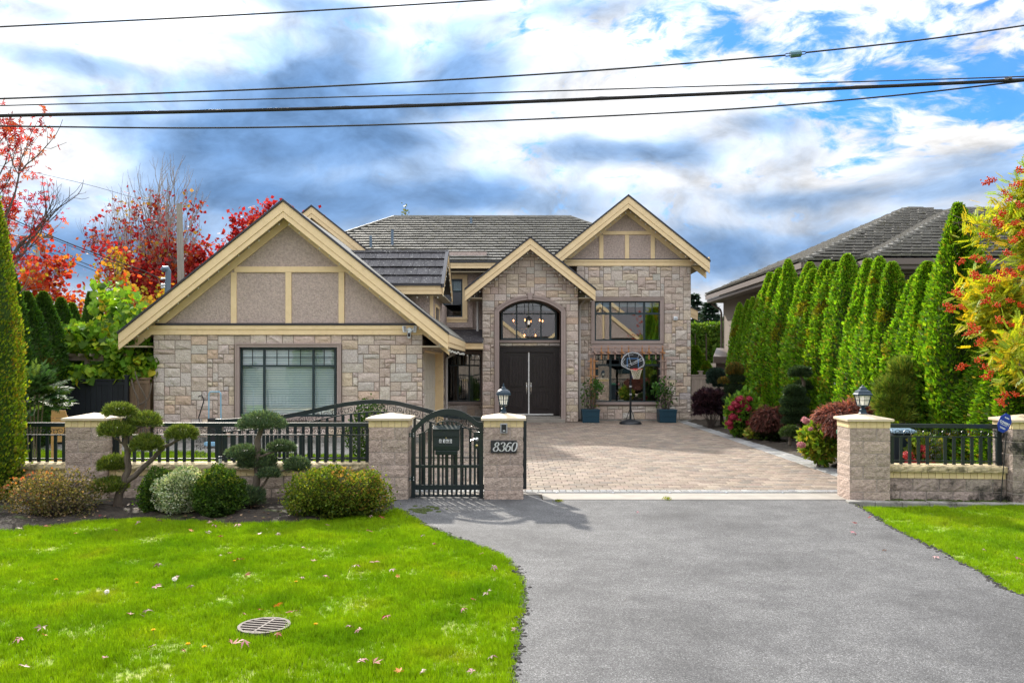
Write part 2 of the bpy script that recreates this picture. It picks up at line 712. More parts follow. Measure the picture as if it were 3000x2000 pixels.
def merge_arrays(parts):
    V, Q, T, CQ, CT, off = [], [], [], [], [], 0
    for v, fl, cl in parts:
        V.append(v)
        for f, c in zip(fl, cl):
            if f.shape[1] == 4:
                Q.append(f + off)
                CQ.append(c)
            else:
                T.append(f + off)
                CT.append(c)
        off += len(v)
    fl, cl = [], []
    if Q:
        fl.append(np.concatenate(Q))
        cl.append(np.concatenate(CQ))
    if T:
        fl.append(np.concatenate(T))
        cl.append(np.concatenate(CT))
    return np.concatenate(V), fl, np.concatenate(cl)


def leaf_mesh(name, parts, material):
    v, fl, c = merge_arrays(parts)
    return np_mesh(name, v, fl, material, c)


def tones(rng, n, cols, weights=None, jit=0.18):
    cols = np.array(cols, float)
    w = None if weights is None else np.array(weights, float) / sum(weights)
    c = cols[rng.choice(len(cols), n, p=w)]
    return np.clip(c * (1 + rng.normal(0, jit, (n, 1))) * (1 + rng.normal(0, jit * .25, (n, 3))), 0.004, 1)


def sph(rng, n):
    return nrmz(rng.normal(size=(n, 3)))


def lump(p, sc, seed=0.0):
    """cheap smooth 3-D noise in -1..1 for arrays"""
    s = np.zeros(len(p))
    r = np.random.default_rng(int(seed * 10) + 5)
    for k in range(5):
        w = r.normal(size=3) * sc * (1 + .5 * k)
        s += np.sin(p @ w + r.uniform(0, 6.28)) / (1 + .35 * k)
    return s / 2.4


def blob_leaves(rng, c, rad, n, tmpl, size, cols, weights=None, width=None, shell=.35, up=.3, lumpy=.15, ls=2.5, seed=1,
                low=-1.0, rand=.6, jit=.18):
    d = sph(rng, int(n * (1.6 if low > -1 else 1.05)) + 4)
    d = d[d[:, 2] > low][:n]
    n = len(d)
    r = 1 - shell * rng.random(n) ** 1.6
    k = 1 + lumpy * lump(d, ls, seed)
    k = k * np.where(rng.random(n) < .07, rng.uniform(1.0, 1.2, n), 1)
    p = np.array(c) + d * np.array(rad) * (r * k)[:, None]
    out = nrmz(d / np.array(rad))
    tip = nrmz(out * .8 + np.array((0, 0, up)) + rng.normal(0, rand * .6, (n, 3)))
    nr = nrmz(out + np.array((0, 0, .4)) + rng.normal(0, rand, (n, 3)))
    sz = size * rng.uniform(.65, 1.25, n)
    return leaf_arrays(tmpl, p, tip, nr, sz, tones(rng, n, cols, weights, jit), None if width is None else sz * width)


def blob_core(c, rad, col, n=10, m=14, lumpy=.15, ls=2.5, seed=1, k=.8):
    v, f = [], []
    for i in range(n + 1):
        t = math.pi * i / n
        for j in range(m):
            a = 2 * math.pi * j / m
            v.append((math.sin(t) * math.cos(a), math.sin(t) * math.sin(a), math.cos(t)))
    v = np.array(v)
    q = 1 + lumpy * lump(v, ls, seed)
    V = np.array(c) + v * np.array(rad) * (q * k)[:, None]
    for i in range(n):
        for j in range(m):
            f.append((i * m + j, i * m + (j + 1) % m, (i + 1) * m + (j + 1) % m, (i + 1) * m + j))
    f = np.array(f)
    return V, [f], [np.tile(np.array(col, float), (len(f), 1))]
# ------------------------------------------------------------------ the materials of the place
mat('earth', (.10, .085, .06), (.07, .10, .035), ns=1.5, rough=.95)
mat('turf', (.17, .27, .02), (.27, .29, .06), ns=2.2, rough=.9, bump=.4, bs=60)
mat('soil', (.016, .012, .009), (.036, .026, .017), ns=7, rough=.95, bump=1.0, bs=30, bd=8, dirt=(.05, .075, .012), dscale=1.6, dlo=.56, dhi=.66)
mat('bark_mulch', (.022, .017, .012), (.045, .033, .022), ns=14, rough=.95, bump=1.0, bs=45, bd=8)
mat('concrete', (.29, .265, .23), (.235, .215, .19), ns=3, rough=.85, bump=.15, bs=120, dirt=(.25, .23, .19), dscale=1.5, dlo=.55, dhi=.8)
mat('grey_concrete', (.30, .29, .27), (.20, .19, .17), ns=4, rough=.9, bump=.5, bs=60, dirt=(.06, .06, .04), dscale=3, dlo=.52, dhi=.7)
mat('road', (.17, .17, .175), (.13, .13, .135), ns=1, rough=.9)
mat('stone', (1.0, 1.0, 1.0), (.80, .78, .78), ns=17, rough=.88, bump=1.6, bs=24, bd=9, attr=True, spec=.25)
mat('mortar', (.21, .17, .14), rough=.95, bump=.3, bs=90)
mat('stucco', (.60, .485, .435), (.42, .34, .305), ns=19, rough=.95, bump=2.2, bs=26, bd=3, spec=.2)  # darker speckle stands in for shade in the pits of the relief
mat('cream_trim', (.84, .65, .39), (.78, .595, .345), ns=3, rough=.55, bump=.08, bs=20, spec=.35, dirt=(.62, .46, .25), dscale=7, dlo=.54, dhi=.85)
mat('taupe_trim', (.36, .285, .26), (.33, .26, .235), ns=5, rough=.8, bump=.15, bs=80)
mat('flashing', (.022, .022, .03), rough=.35, spec=.6)
mat('metal_edge', (.55, .57, .6), rough=.3, metal=.9)
mat('roof_tile', (.20, .195, .175), (.15, .145, .13), ns=11, rough=.6, bump=.6, bs=45, attr=True, spec=.3, dirt=(.17, .16, .08), dscale=5, dlo=.56, dhi=.72)
mat('dark_tile', (.030, .028, .034), (.05, .046, .05), ns=9, rough=.6, bump=.5, bs=45, attr=True, dirt=(.50, .50, .47), dscale=17, dlo=.60, dhi=.66)
mat('soffit', (.33, .28, .19), rough=.8)
mat('window_frame', (.012, .03, .038), rough=.35, spec=.5)
mat('interior', (.035, .03, .028), rough=.9)
mat('blind', (.80, .93, .94), rough=.6)
mat('curtain', (.30, .29, .28), rough=.9)
mat('door_wood', (.026, .020, .022), (.015, .012, .013), ns=4, rough=.30, bump=.3, bs=12, stretch=(12, 12, .7), spec=.45)
mat('chrome', (.7, .7, .68), rough=.22, metal=1.0)
mat('brass', (.75, .6, .3), rough=.25, metal=1.0)
mat('white_paint', (.72, .72, .70), rough=.5)
mat('garage_door', (.62, .57, .48), rough=.6)
mat('grey_pipe', (.47, .44, .42), rough=.5)
mat('blue_pipe', (.12, .17, .23), rough=.45, metal=.3)
mat('black_iron', (.008, .016, .020), rough=.32, spec=.55)
mat('iron_dark', (.010, .011, .012), rough=.4, spec=.5)
mat('block', (.52, .42, .355), (.36, .285, .24), ns=22, rough=.93, bump=1.5, bs=42, bd=8, attr=True, spec=.2, dirt=(.14, .115, .105), dscale=6, dlo=.60, dhi=.76)
mat('block_stained', (.42, .345, .30), (.28, .23, .20), ns=22, rough=.95, bump=1.3, bs=30, bd=8, attr=True, spec=.2, dirt=(.035, .034, .028), dscale=2.6, dlo=.47, dhi=.62)
mat('joint', (.56, .49, .45), rough=.95)
mat('cap_stone', (.60, .50, .36), (.52, .43, .31), ns=4, rough=.75, bump=.25, bs=60, dirt=(.34, .30, .19), dscale=5, dlo=.62, dhi=.75)
mat('cap_rough', (.62, .50, .29), (.48, .40, .26), ns=9, rough=.9, bump=1.0, bs=30, bd=7, dirt=(.14, .12, .07), dscale=5, dlo=.5, dhi=.66)
mat('band_brick', (.72, .57, .31), (.66, .52, .28), ns=6, rough=.8, bump=.15, bs=90, attr=True)
mat('paver', (1, 1, 1), (.86, .85, .84), ns=1.3, rough=.82, bump=.35, bs=140, bd=4, attr=True, spec=.35, dirt=(.30, .27, .22), dscale=.9, dlo=.62, dhi=.8)
mat('sand_joint', (.06, .055, .042), (.05, .07, .02), ns=3, rough=.95)
mat('lamp_metal', (.008, .028, .048), rough=.38, spec=.4)
mat('lamp_glass', (.75, .75, .70), rough=.15, spec=.5)
mat('bulb', (.9, .88, .8), rough=.3, emit=((1, .9, .75), .25))
mat('warm_bulb', (1, .5, .2), rough=.3, emit=((1, .32, .10), 3.5))
mat('crystal', (.85, .8, .75), rough=.05, spec=1.0)
mat('box_green', (.004, .013, .012), rough=.4)
mat('plaque', (.018, .018, .020), (.03, .03, .033), ns=60, rough=.45)
mat('silver', (.62, .63, .64), rough=.4, metal=.4)
mat('white_print', (.85, .86, .86), rough=.5)
mat('dark_plastic', (.02, .02, .024), rough=.4)
mat('grey_plastic', (.33, .33, .34), rough=.5)
mat('white_plastic', (.66, .72, .76), rough=.4)
mat('teal_planter', (.008, .042, .07), (.010, .05, .08), ns=3, rough=.5, bump=.2, bs=14)
mat('orange_wood', (.50, .24, .10), (.40, .19, .08), ns=6, rough=.75, bump=.3, bs=20, stretch=(6, 6, 1))
mat('pink_wood', (.42, .30, .26), (.36, .25, .2), ns=6, rough=.8)
mat('fence_wood', (.36, .29, .24), (.28, .225, .185), ns=5, rough=.85, bump=.3, bs=20, stretch=(8, 8, .6), rnd=.12)
mat('brown_wood', (.20, .135, .085), (.15, .10, .065), ns=5, rough=.85, bump=.3, bs=20, stretch=(8, 8, .6), rnd=.15)
mat('crate_wood', (.52, .29, .12), (.44, .24, .10), ns=7, rough=.8, bump=.3, bs=14, stretch=(1, 1, 8))
mat('black_board', (.009, .012, .017), rough=.55, rnd=.2)
mat('bark', (.15, .12, .095), (.09, .07, .055), ns=14, rough=.95, bump=1.0, bs=30, stretch=(1, 1, .3))
mat('pale_bark', (.34, .31, .29), (.22, .20, .19), ns=8, rough=.9, bump=.5, bs=25, stretch=(1, 1, .3))
mat('twig', (.10, .08, .07), rough=.9)
mat('pole_wood', (.33, .31, .27), (.24, .23, .20), ns=4, rough=.9, bump=.5, bs=20, stretch=(8, 8, .4))
mat('wire', (.012, .013, .016), rough=.5)
mat('cable', (.018, .016, .017), rough=.6)
mat('splice_metal', (.12, .22, .26), rough=.35, metal=.6)
mat('hoop_black', (.012, .014, .018), rough=.4)
mat('hoop_red', (.55, .03, .035), rough=.4)
mat('net_cord', (.72, .68, .52), rough=.8)
mat('line_white', (.80, .83, .88), rough=.5)
mat('line_blue', (.12, .35, .75), rough=.5)
mat('sign_blue', (.012, .04, .33), rough=.3, spec=.5)
mat('bin_blue', (.012, .022, .032), rough=.45)
mat('bin_lid', (.16, .24, .32), rough=.35)
mat('bin_green', (.02, .14, .08), rough=.5)
mat('rusty_iron', (.085, .068, .06), (.05, .04, .035), ns=18, rough=.7, bump=.3, bs=60, metal=.2)
mat('hole', (.006, .006, .006), rough=1)  # near black, the darkness inside the drain painted in
mat('tan_stucco', (.27, .225, .19), (.24, .20, .17), ns=1.0, rough=.95, bump=.5, bs=60)
mat('brown_trim', (.15, .12, .105), rough=.5)
mat('brown_brick', (.095, .075, .068), (.07, .055, .05), ns=8, rough=.9, bump=.3, bs=60)
mat('pale_joint', (.30, .27, .25), rough=.95)
mat('far_roof', (.18, .17, .18), (.15, .14, .15), ns=6, rough=.85)
mat('tool_blue', (.22, .42, .58), rough=.4)
mat('tool_black', (.015, .015, .017), rough=.5)
mat('bulb_clear', (.75, .75, .68), rough=.2)
leaf_mat('cedar_leaf', trans=.42, rough=.5, spec=.25)
leaf_mat('leaf', trans=.45, rough=.55, spec=.2)
leaf_mat('needle', trans=.25, rough=.5, spec=.3, tint=(1.1, 1.1, .7))
leaf_mat('red_leaf', trans=.5, rough=.6, spec=.1, tint=(1.3, .9, .7))
leaf_mat('dry_leaf', trans=.25, rough=.6, spec=.3, tint=(1.1, .9, .8))
leaf_mat('petal', trans=.3, rough=.6, spec=.2, tint=(1.1, .95, .95))
leaf_mat('berry', trans=.0, rough=.5, spec=.15)


def grass_mat():
    m = bpy.data.materials.new('grass_blade')
    MATS['grass_blade'] = m
    m.use_nodes = True
    nt = m.node_tree
    N, L = nt.nodes, nt.links
    b = N['Principled BSDF']
    b.inputs['Roughness'].default_value = .5
    b.inputs['Specular IOR Level'].default_value = .25
    geo = N.new('ShaderNodeNewGeometry')

    def noise(s, d):
        n = N.new('ShaderNodeTexNoise')
        n.inputs['Scale'].default_value = s
        n.inputs['Detail'].default_value = d
        L.new(geo.outputs['Position'], n.inputs['Vector'])
        return n.outputs['Fac']

    def ramp(v, *st):
        r = N.new('ShaderNodeValToRGB')
        e = r.color_ramp.elements
        e[0].position, e[0].color = st[0][0], (*st[0][1], 1)
        e[1].position, e[1].color = st[-1][0], (*st[-1][1], 1)
        for p, c in st[1:-1]:
            q = e.new(p)
            q.color = (*c, 1)
        L.new(v, r.inputs[0])
        return r.outputs[0]
    c1 = ramp(noise(1.1, 6), (.25, (.19, .36, .004)), (.44, (.28, .45, .006)), (.60, (.34, .50, .008)), (.80, (.40, .46, .03)))
    oi = N.new('ShaderNodeObjectInfo')
    c2 = ramp(oi.outputs['Random'], (0, (.72, .72, .72)), (.9, (1.18, 1.15, 1.1)), (.97, (1.35, 1.2, 1.2)))
    mx = N.new('ShaderNodeMix')
    mx.data_type = 'RGBA'
    mx.blend_type = 'MULTIPLY'
    mx.inputs[0].default_value = 1
    L.new(c1, mx.inputs[6])
    L.new(c2, mx.inputs[7])
    L.new(mx.outputs[2], b.inputs['Base Color'])
    tr = N.new('ShaderNodeBsdfTranslucent')
    tm = N.new('ShaderNodeMix')
    tm.data_type = 'RGBA'
    tm.blend_type = 'MULTIPLY'
    tm.inputs[0].default_value = 1
    L.new(mx.outputs[2], tm.inputs[6])
    tm.inputs[7].default_value = (1.45, 1.3, .6, 1)
    L.new(tm.outputs[2], tr.inputs[0])
    ms = N.new('ShaderNodeMixShader')
    ms.inputs[0].default_value = .5
    L.new(b.outputs[0], ms.inputs[1])
    L.new(tr.outputs[0], ms.inputs[2])
    L.new(ms.outputs[0], N['Material Output'].inputs['Surface'])


grass_mat()


def asphalt_mat():
    m = bpy.data.materials.new('asphalt')
    MATS['asphalt'] = m
    m.use_nodes = True
    nt = m.node_tree
    N, L = nt.nodes, nt.links
    b = N['Principled BSDF']
    b.inputs['Roughness'].default_value = .8
    b.inputs['Specular IOR Level'].default_value = .35
    geo = N.new('ShaderNodeNewGeometry')

    def noise(s, d, r=.6):
        n = N.new('ShaderNodeTexNoise')
        n.inputs['Scale'].default_value = s
        n.inputs['Detail'].default_value = d
        n.inputs['Roughness'].default_value = r
        L.new(geo.outputs['Position'], n.inputs['Vector'])
        return n.outputs['Fac']

    def ramp(v, *st):
        r = N.new('ShaderNodeValToRGB')
        e = r.color_ramp.elements
        e[0].position, e[0].color = st[0][0], (*st[0][1], 1)
        e[1].position, e[1].color = st[-1][0], (*st[-1][1], 1)
        for p, c in st[1:-1]:
            q = e.new(p)
            q.color = (*c, 1)
        L.new(v, r.inputs[0])
        return r.outputs[0]

    def mul(a, c, f=1.0, blend='MULTIPLY'):
        n = N.new('ShaderNodeMix')
        n.data_type = 'RGBA'
        n.blend_type = blend
        if isinstance(f, float):
            n.inputs[0].default_value = f
        else:
            L.new(f, n.inputs[0])
        L.new(a, n.inputs[6])
        L.new(c, n.inputs[7])
        return n.outputs[2]
    v = N.new('ShaderNodeTexVoronoi')
    v.inputs['Scale'].default_value = 150
    L.new(geo.outputs['Position'], v.inputs['Vector'])
    sep = N.new('ShaderNodeSeparateColor')
    L.new(v.outputs['Color'], sep.inputs[0])
    agg = ramp(sep.outputs[0], (.0, (.036, .036, .037)), (.45, (.078, .078, .079)), (.84, (.120, .120, .122)), (1.0, (.23, .23, .23)))
    patch = ramp(noise(.55, 6, .62), (.28, (.55, .55, .56)), (.45, (.86, .86, .87)), (.58, (1.15, 1.15, 1.15)), (.70, (.88, .88, .88)))
    c = mul(agg, patch)
    c = mul(c, ramp(noise(2.6, 7, .7), (.36, (.72, .72, .74)), (.62, (1.1, 1.1, 1.1))), .8)
    moss = ramp(noise(3.2, 8, .7), (.66, (0, 0, 0)), (.75, (1, 1, 1)))
    mc = N.new('ShaderNodeRGB')
    mc.outputs[0].default_value = (.09, .085, .05, 1)
    c = mul(c, mc.outputs[0], moss, 'MIX')
    L.new(c, b.inputs['Base Color'])
    bn = N.new('ShaderNodeBump')
    bn.inputs['Strength'].default_value = .6
    bn.inputs['Distance'].default_value = .006
    L.new(v.outputs['Distance'], bn.inputs['Height'])
    L.new(bn.outputs[0], b.inputs['Normal'])


asphalt_mat()
# ------------------------------------------------------------------ the ground and what is laid on it
rnd = random.Random(7)
NR = np.random.default_rng(11)


def sheet(name, pts, z, material, kind='structure'):
    mb = MB()
    mb.poly([(x, y, z) for x, y in pts])
    o = mb.build(name, material, at=(0, 0, 0))
    tag(o, kind=kind)
    return o


def smooth_line(p, n=6):
    out = []
    for i in range(len(p) - 1):
        p0, p1, p2, p3 = p[max(i - 1, 0)], p[i], p[i + 1], p[min(i + 2, len(p) - 1)]
        for k in range(n):
            t = k / n
            out.append(tuple(.5 * (2 * p1[j] + (p2[j] - p0[j]) * t + (2 * p0[j] - 5 * p1[j] + 4 * p2[j] - p3[j]) * t * t
                                   + (3 * p1[j] - p0[j] - 3 * p2[j] + p3[j]) * t ** 3) for j in range(len(p1))))
    out.append(tuple(p[-1]))
    return out


tag(sheet('ground', [(-900, -300), (900, -300), (900, 1500), (-900, 1500)], -.06, 'earth'), kind='structure')
sheet('road', [(-60, -9.5), (60, -9.5), (60, 1.5), (-60, 1.5)], -.03, 'road')

g2 = lambda x, y: (G(x, y).x, G(x, y).y)
left_edge = [g2(*p) for p in ((905, 1168), (925, 1177), (945, 1188), (965, 1201), (1000, 1217), (1040, 1234), (1080, 1248), (1120, 1263),
                              (1158, 1284), (1188, 1310), (1203, 1342), (1205, 1380), (1199, 1430), (1191, 1480), (1185, 1530),
                              (1180, 1568), (1176, 1640))] + [(-.15, 4.2), (-.5, 3.2), (-1.2, 2.2), (-2.2, 1.4)]
left_edge = smooth_line(left_edge, 8)
right_edge = smooth_line([g2(*p) for p in ((1950, 1152), (1985, 1172), (2050, 1215), (2150, 1265), (2250, 1318), (2352, 1372))]
                         + [(5.6, 6.2), (6.2, 4.4), (7.4, 2.6), (9, 1.4)], 8)
jit = lambda p, a=.018: (p[0] + rnd.uniform(-a, a), p[1] + rnd.uniform(-a, a))
LEJ = [jit(p) for p in left_edge]
REJ = [jit(p, .014) for p in right_edge]
top_l, top_r = g2(905, 1150), g2(1965, 1150)
asph = MB()
ring = [(-1.95, 13.62), (.42, 13.62), (.5, 13.14), (5.6, 13.14)] + REJ + LEJ[::-1]
asph.prism([(x, y, .022) for x, y in ring], (0, 0, -.06))
tag(asph.build('asphalt_driveway', 'asphalt', at=(0, 0, 0)), kind='structure')

# lawns: sheets with a little relief, and the grass that grows on them


def inside(p, poly):
    x, y = p
    c = False
    j = len(poly) - 1
    for i in range(len(poly)):
        xi, yi = poly[i]
        xj, yj = poly[j]
        if (yi > y) != (yj > y) and x < (xj - xi) * (y - yi) / (yj - yi) + xi:
            c = not c
        j = i
    return c


soil_front = smooth_line([(-14, 11.1)] + [g2(*p) for p in ((-60, 1222), (60, 1212), (180, 1203), (300, 1192), (400, 1196), (520, 1203), (640, 1203),
                                                            (760, 1198), (850, 1186), (905, 1176))], 6)
_le = [p for p in left_edge[2:] if p[1] > 3.05]
lawn_left = [(-14, 3.0), (-14, 11.1)] + soil_front[1:] + _le + [(_le[-1][0] - .05, 3.0)]
lawn_right = [(x, y) for x, y in right_edge if y > 3.0] + [(14, 3.0), (14, 13.05), g2(1975, 1168)]
lawn_back = [(-12.6, 14.0), (-2.7, 14.0), (-2.7, 19.6), (-12.6, 21.0)]


def lawn(name, poly, z, step):
    xs = [p[0] for p in poly]
    ys = [p[1] for p in poly]
    import bmesh
    bm = bmesh.new()
    f = bm.faces.new([bm.verts.new((x, y, z)) for x, y in poly])
    geom = bm.faces[:] + bm.edges[:] + bm.verts[:]
    x = math.floor(min(xs)) + step
    while x < max(xs):
        g = bmesh.ops.bisect_plane(bm, geom=bm.faces[:] + bm.edges[:] + bm.verts[:], plane_co=(x, 0, 0), plane_no=(1, 0, 0))
        x += step
    y = math.floor(min(ys)) + step
    while y < max(ys):
        bmesh.ops.bisect_plane(bm, geom=bm.faces[:] + bm.edges[:] + bm.verts[:], plane_co=(0, y, 0), plane_no=(0, 1, 0))
        y += step
    for v in bm.verts:
        if not v.is_boundary:
            v.co.z += .03 * mnoise.noise(Vector((v.co.x * .5, v.co.y * .5, 3)))
    for fc in bm.faces:
        if fc.normal.z < 0:
            fc.normal_flip()
    me = bpy.data.meshes.new(name)
    bm.to_mesh(me)
    bm.free()
    me.materials.append(MATS['turf'])
    o = put(name, me)
    tag(o, kind='structure')
    return o


DRAIN = G(607, 1447)
DRAIN_R = 59 * DRAIN.y / F


def grow_grass(host, density, hgt, name):
    """a separate object with a node group that scatters tufts of thin blades over the lawn's own shape"""
    o = put(name, host.data.copy())
    o.data.materials.clear()
    o.data.materials.append(MATS['grass_blade'])
    ng = bpy.data.node_groups.new(name, 'GeometryNodeTree')
    ng.interface.new_socket('Geometry', in_out='INPUT', socket_type='NodeSocketGeometry')
    ng.interface.new_socket('Geometry', in_out='OUTPUT', socket_type='NodeSocketGeometry')
    N, L = ng.nodes, ng.links
    gi, go = N.new('NodeGroupInput'), N.new('NodeGroupOutput')
    dp = N.new('GeometryNodeDistributePointsOnFaces')
    dp.inputs['Density'].default_value = density
    L.new(gi.outputs[0], dp.inputs['Mesh'])
    dn = N.new('ShaderNodeTexNoise')
    dn.inputs['Scale'].default_value = 2.2
    dn.inputs['Detail'].default_value = 5
    dm = N.new('ShaderNodeMapRange')
    dm.inputs['From Min'].default_value = .34
    dm.inputs['From Max'].default_value = .66
    dm.inputs['To Min'].default_value = density * 1.3
    dm.inputs['To Max'].default_value = density * .62
    L.new(dn.outputs['Fac'], dm.inputs['Value'])
    ps = N.new('GeometryNodeInputPosition')
    ds = N.new('ShaderNodeVectorMath')
    ds.operation = 'DISTANCE'
    ds.inputs[1].default_value = (DRAIN.x, DRAIN.y, 0)
    L.new(ps.outputs[0], ds.inputs[0])
    gt = N.new('ShaderNodeMath')
    gt.operation = 'GREATER_THAN'
    gt.inputs[1].default_value = DRAIN_R * 1.0
    L.new(ds.outputs['Value'], gt.inputs[0])
    ip0 = gt.outputs[0]
    L.new(dm.outputs[0], dp.inputs['Density'])
    join = N.new('GeometryNodeJoinGeometry')
    rr = random.Random(3)
    for i in range(9):
        c = N.new('GeometryNodeMeshCone')
        c.fill_type = 'NONE'
        c.inputs['Vertices'].default_value = 3
        c.inputs['Side Segments'].default_value = 1
        c.inputs['Radius Top'].default_value = .0004
        c.inputs['Radius Bottom'].default_value = .0042
        c.inputs['Depth'].default_value = hgt * rr.uniform(.55, 1.15)
        t = N.new('GeometryNodeTransform')
        a = rr.uniform(0, 6.28)
        d = rr.uniform(.0, .03)
        t.inputs['Translation'].default_value = (math.cos(a) * d, math.sin(a) * d, 0)
        t.inputs['Rotation'].default_value = (rr.uniform(-.6, .6), rr.uniform(-.6, .6), a)
        t.inputs['Scale'].default_value = (1, .35, 1)
        L.new(c.outputs['Mesh'], t.inputs['Geometry'])
        L.new(t.outputs[0], join.inputs[0])
    sm = N.new('GeometryNodeSetMaterial')
    sm.inputs['Material'].default_value = MATS['grass_blade']
    L.new(join.outputs[0], sm.inputs[0])
    ip = N.new('GeometryNodeInstanceOnPoints')
    L.new(dp.outputs['Points'], ip.inputs['Points'])
    L.new(ip0, ip.inputs['Selection'])
    L.new(sm.outputs[0], ip.inputs['Instance'])
    rv = N.new('FunctionNodeRandomValue')
    rv.data_type = 'FLOAT_VECTOR'
    rv.inputs[0].default_value = (-.12, -.12, 0)
    rv.inputs[1].default_value = (.12, .12, 6.28)
    L.new(rv.outputs[0], ip.inputs['Rotation'])
    # height drifts across the lawn
    nz = N.new('ShaderNodeTexNoise')
    nz.inputs['Scale'].default_value = 1.7
    nz.inputs['Detail'].default_value = 5
    mr = N.new('ShaderNodeMapRange')
    mr.inputs['From Min'].default_value = .3
    mr.inputs['From Max'].default_value = .7
    mr.inputs['To Min'].default_value = .45
    mr.inputs['To Max'].default_value = 1.55
    L.new(nz.outputs['Fac'], mr.inputs['Value'])
    L.new(mr.outputs[0], ip.inputs['Scale'])
    L.new(ip.outputs[0], go.inputs[0])
    md = o.modifiers.new('grass', 'NODES')
    md.node_group = ng
    tag(o, label='short bright green lawn grass growing on the verge', kind='stuff')
    return o


lw1 = lawn('lawn', lawn_left, 0.0, .6)
grow_grass(lw1, 1500, .05, 'grass')
lw2 = lawn('lawn', lawn_right, 0.0, .6)
grow_grass(lw2, 1100, .045, 'grass')
lw3 = lawn('lawn', lawn_back, 0.0, 1.0)
grow_grass(lw3, 260, .06, 'grass')


def soil_bed(name, outline, z, seed, mound=.09, material='soil'):
    import bmesh
    bm = bmesh.new()
    bm.faces.new([bm.verts.new((x, y, z)) for x, y in outline])
    xs = [p[0] for p in outline]
    ys = [p[1] for p in outline]
    st = .22
    for ax, lo, hi in ((0, min(xs), max(xs)), (1, min(ys), max(ys))):
        t = lo + st
        while t < hi:
            co, no = [0, 0, 0], [0, 0, 0]
            co[ax], no[ax] = t, 1
            bmesh.ops.bisect_plane(bm, geom=bm.faces[:] + bm.edges[:] + bm.verts[:], plane_co=co, plane_no=no)
            t += st
    for v in bm.verts:
        q = Vector((v.co.x * 2.2, v.co.y * 2.2, seed))
        k = mound * (.5 + mnoise.noise(q)) + .02 * mnoise.noise(q * 4)
        v.co.z += max(k, .0) if not v.is_boundary else .004
    for fc in bm.faces:
        fc.smooth = True
        if fc.normal.z < 0:
            fc.normal_flip()
    me = bpy.data.meshes.new(name)
    bm.to_mesh(me)
    bm.free()
    me.materials.append(MATS[material])
    o = put(name, me)
    tag(o, kind='structure')
    return o


soil_bed('soil_bed', [(-14, 13.4), (-14, 11.1)] + soil_front[1:] + [(-2.0, 13.3)], .0, 1.0)
lt_m = MB()
for k in range(900):
    q = Vector((rnd.uniform(-10, -2), rnd.uniform(11.2, 13.2), rnd.uniform(.03, .07)))
    if not inside((q.x, q.y), [(-14, 13.4), (-14, 11.1)] + soil_front[1:] + [(-2.0, 13.3)]):
        continue
    a, s_ = rnd.uniform(0, 6.28), rnd.uniform(.012, .035)
    d = Vector((math.cos(a), math.sin(a), rnd.uniform(-.4, .4))) * s_
    e = Vector((-math.sin(a), math.cos(a), rnd.uniform(-.3, .3))) * s_ * .55
    c = rnd.choice([(.16, .09, .05), (.22, .13, .07), (.10, .06, .04), (.30, .20, .12), (.09, .11, .03)])
    lt_m.poly([q - d, q - e, q + d, q + e], c)
tag(lt_m.build('leaf_litter', 'dry_leaf', at=(-5, 12, 0)), label='brown leaf litter strewn over the dark soil bed', kind='stuff')
soil_bed('soil_bed', [(6.75, 13.6), (6.9, 17.0), (6.75, 24.0), (6.75, 31.6), (10.2, 31.6), (10.4, 13.6)], .0, 5.0, .12, 'bark_mulch')
sheet('path', [(-12.6, 21.0), (-2.62, 19.6), (-2.62, 22.9), (-12.6, 22.9)], .004, 'grey_concrete')
sheet('side_path', [(6.4, 31.6), (10.4, 31.6), (10.4, 40), (6.4, 40)], .004, 'grey_concrete')

# concrete sill in the gateway, with the gate's steel rail let in
sill = MB()
sill.box(.5, 5.72, 13.15, 13.86, -.05, .03)
sill.box(-1.9, .5, 13.63, 13.86, -.05, .034)
tag(sill.build('concrete_sill', 'concrete', at=(0, 0, 0)), kind='structure')
rail = thing('gate_rail', 'flat steel gate rail let into the concrete across the driveway mouth', 'gate rail', (3, 13.8, .03))
rb = MB()
rb.box(.42, 5.75, 13.79, 13.84, .03, .045)
rb.build('rail', 'metal_edge', rail)
for i in range(6):
    q = MB()
    q.lathe((.75 + i * .95, 13.765, .03), [(.02, 0), (.02, .014), (.0, .02)], 8)
    q.build('bolt', 'metal_edge', rail)

# block paving: courses of pavers across the drive, a double grey border at the gateway and down the right side
paving = sheet('paved_driveway', [(-3.0, 13.86), (6.9, 13.86), (6.9, 31.75), (-3.0, 31.75)], -.012, 'sand_joint')
PAL = [(.205, .162, .125), (.235, .188, .145), (.195, .15, .118), (.25, .20, .158), (.172, .142, .118), (.218, .165, .13)]
GRY = [(.25, .25, .25), (.29, .29, .285), (.21, .21, .215), (.26, .255, .245)]


def paver_geo(mb, x0, x1, y0, y1, z, col):
    c, t = .010, .010
    a = [(x0, y0, z - t), (x1, y0, z - t), (x1, y1, z - t), (x0, y1, z - t)]
    b = [(x0 + c, y0 + c, z), (x1 - c, y0 + c, z), (x1 - c, y1 - c, z), (x0 + c, y1 - c, z)]
    mb.faces(a + b, [(4, 5, 6, 7), (0, 1, 5, 4), (1, 2, 6, 5), (2, 3, 7, 6), (3, 0, 4, 7)], col)


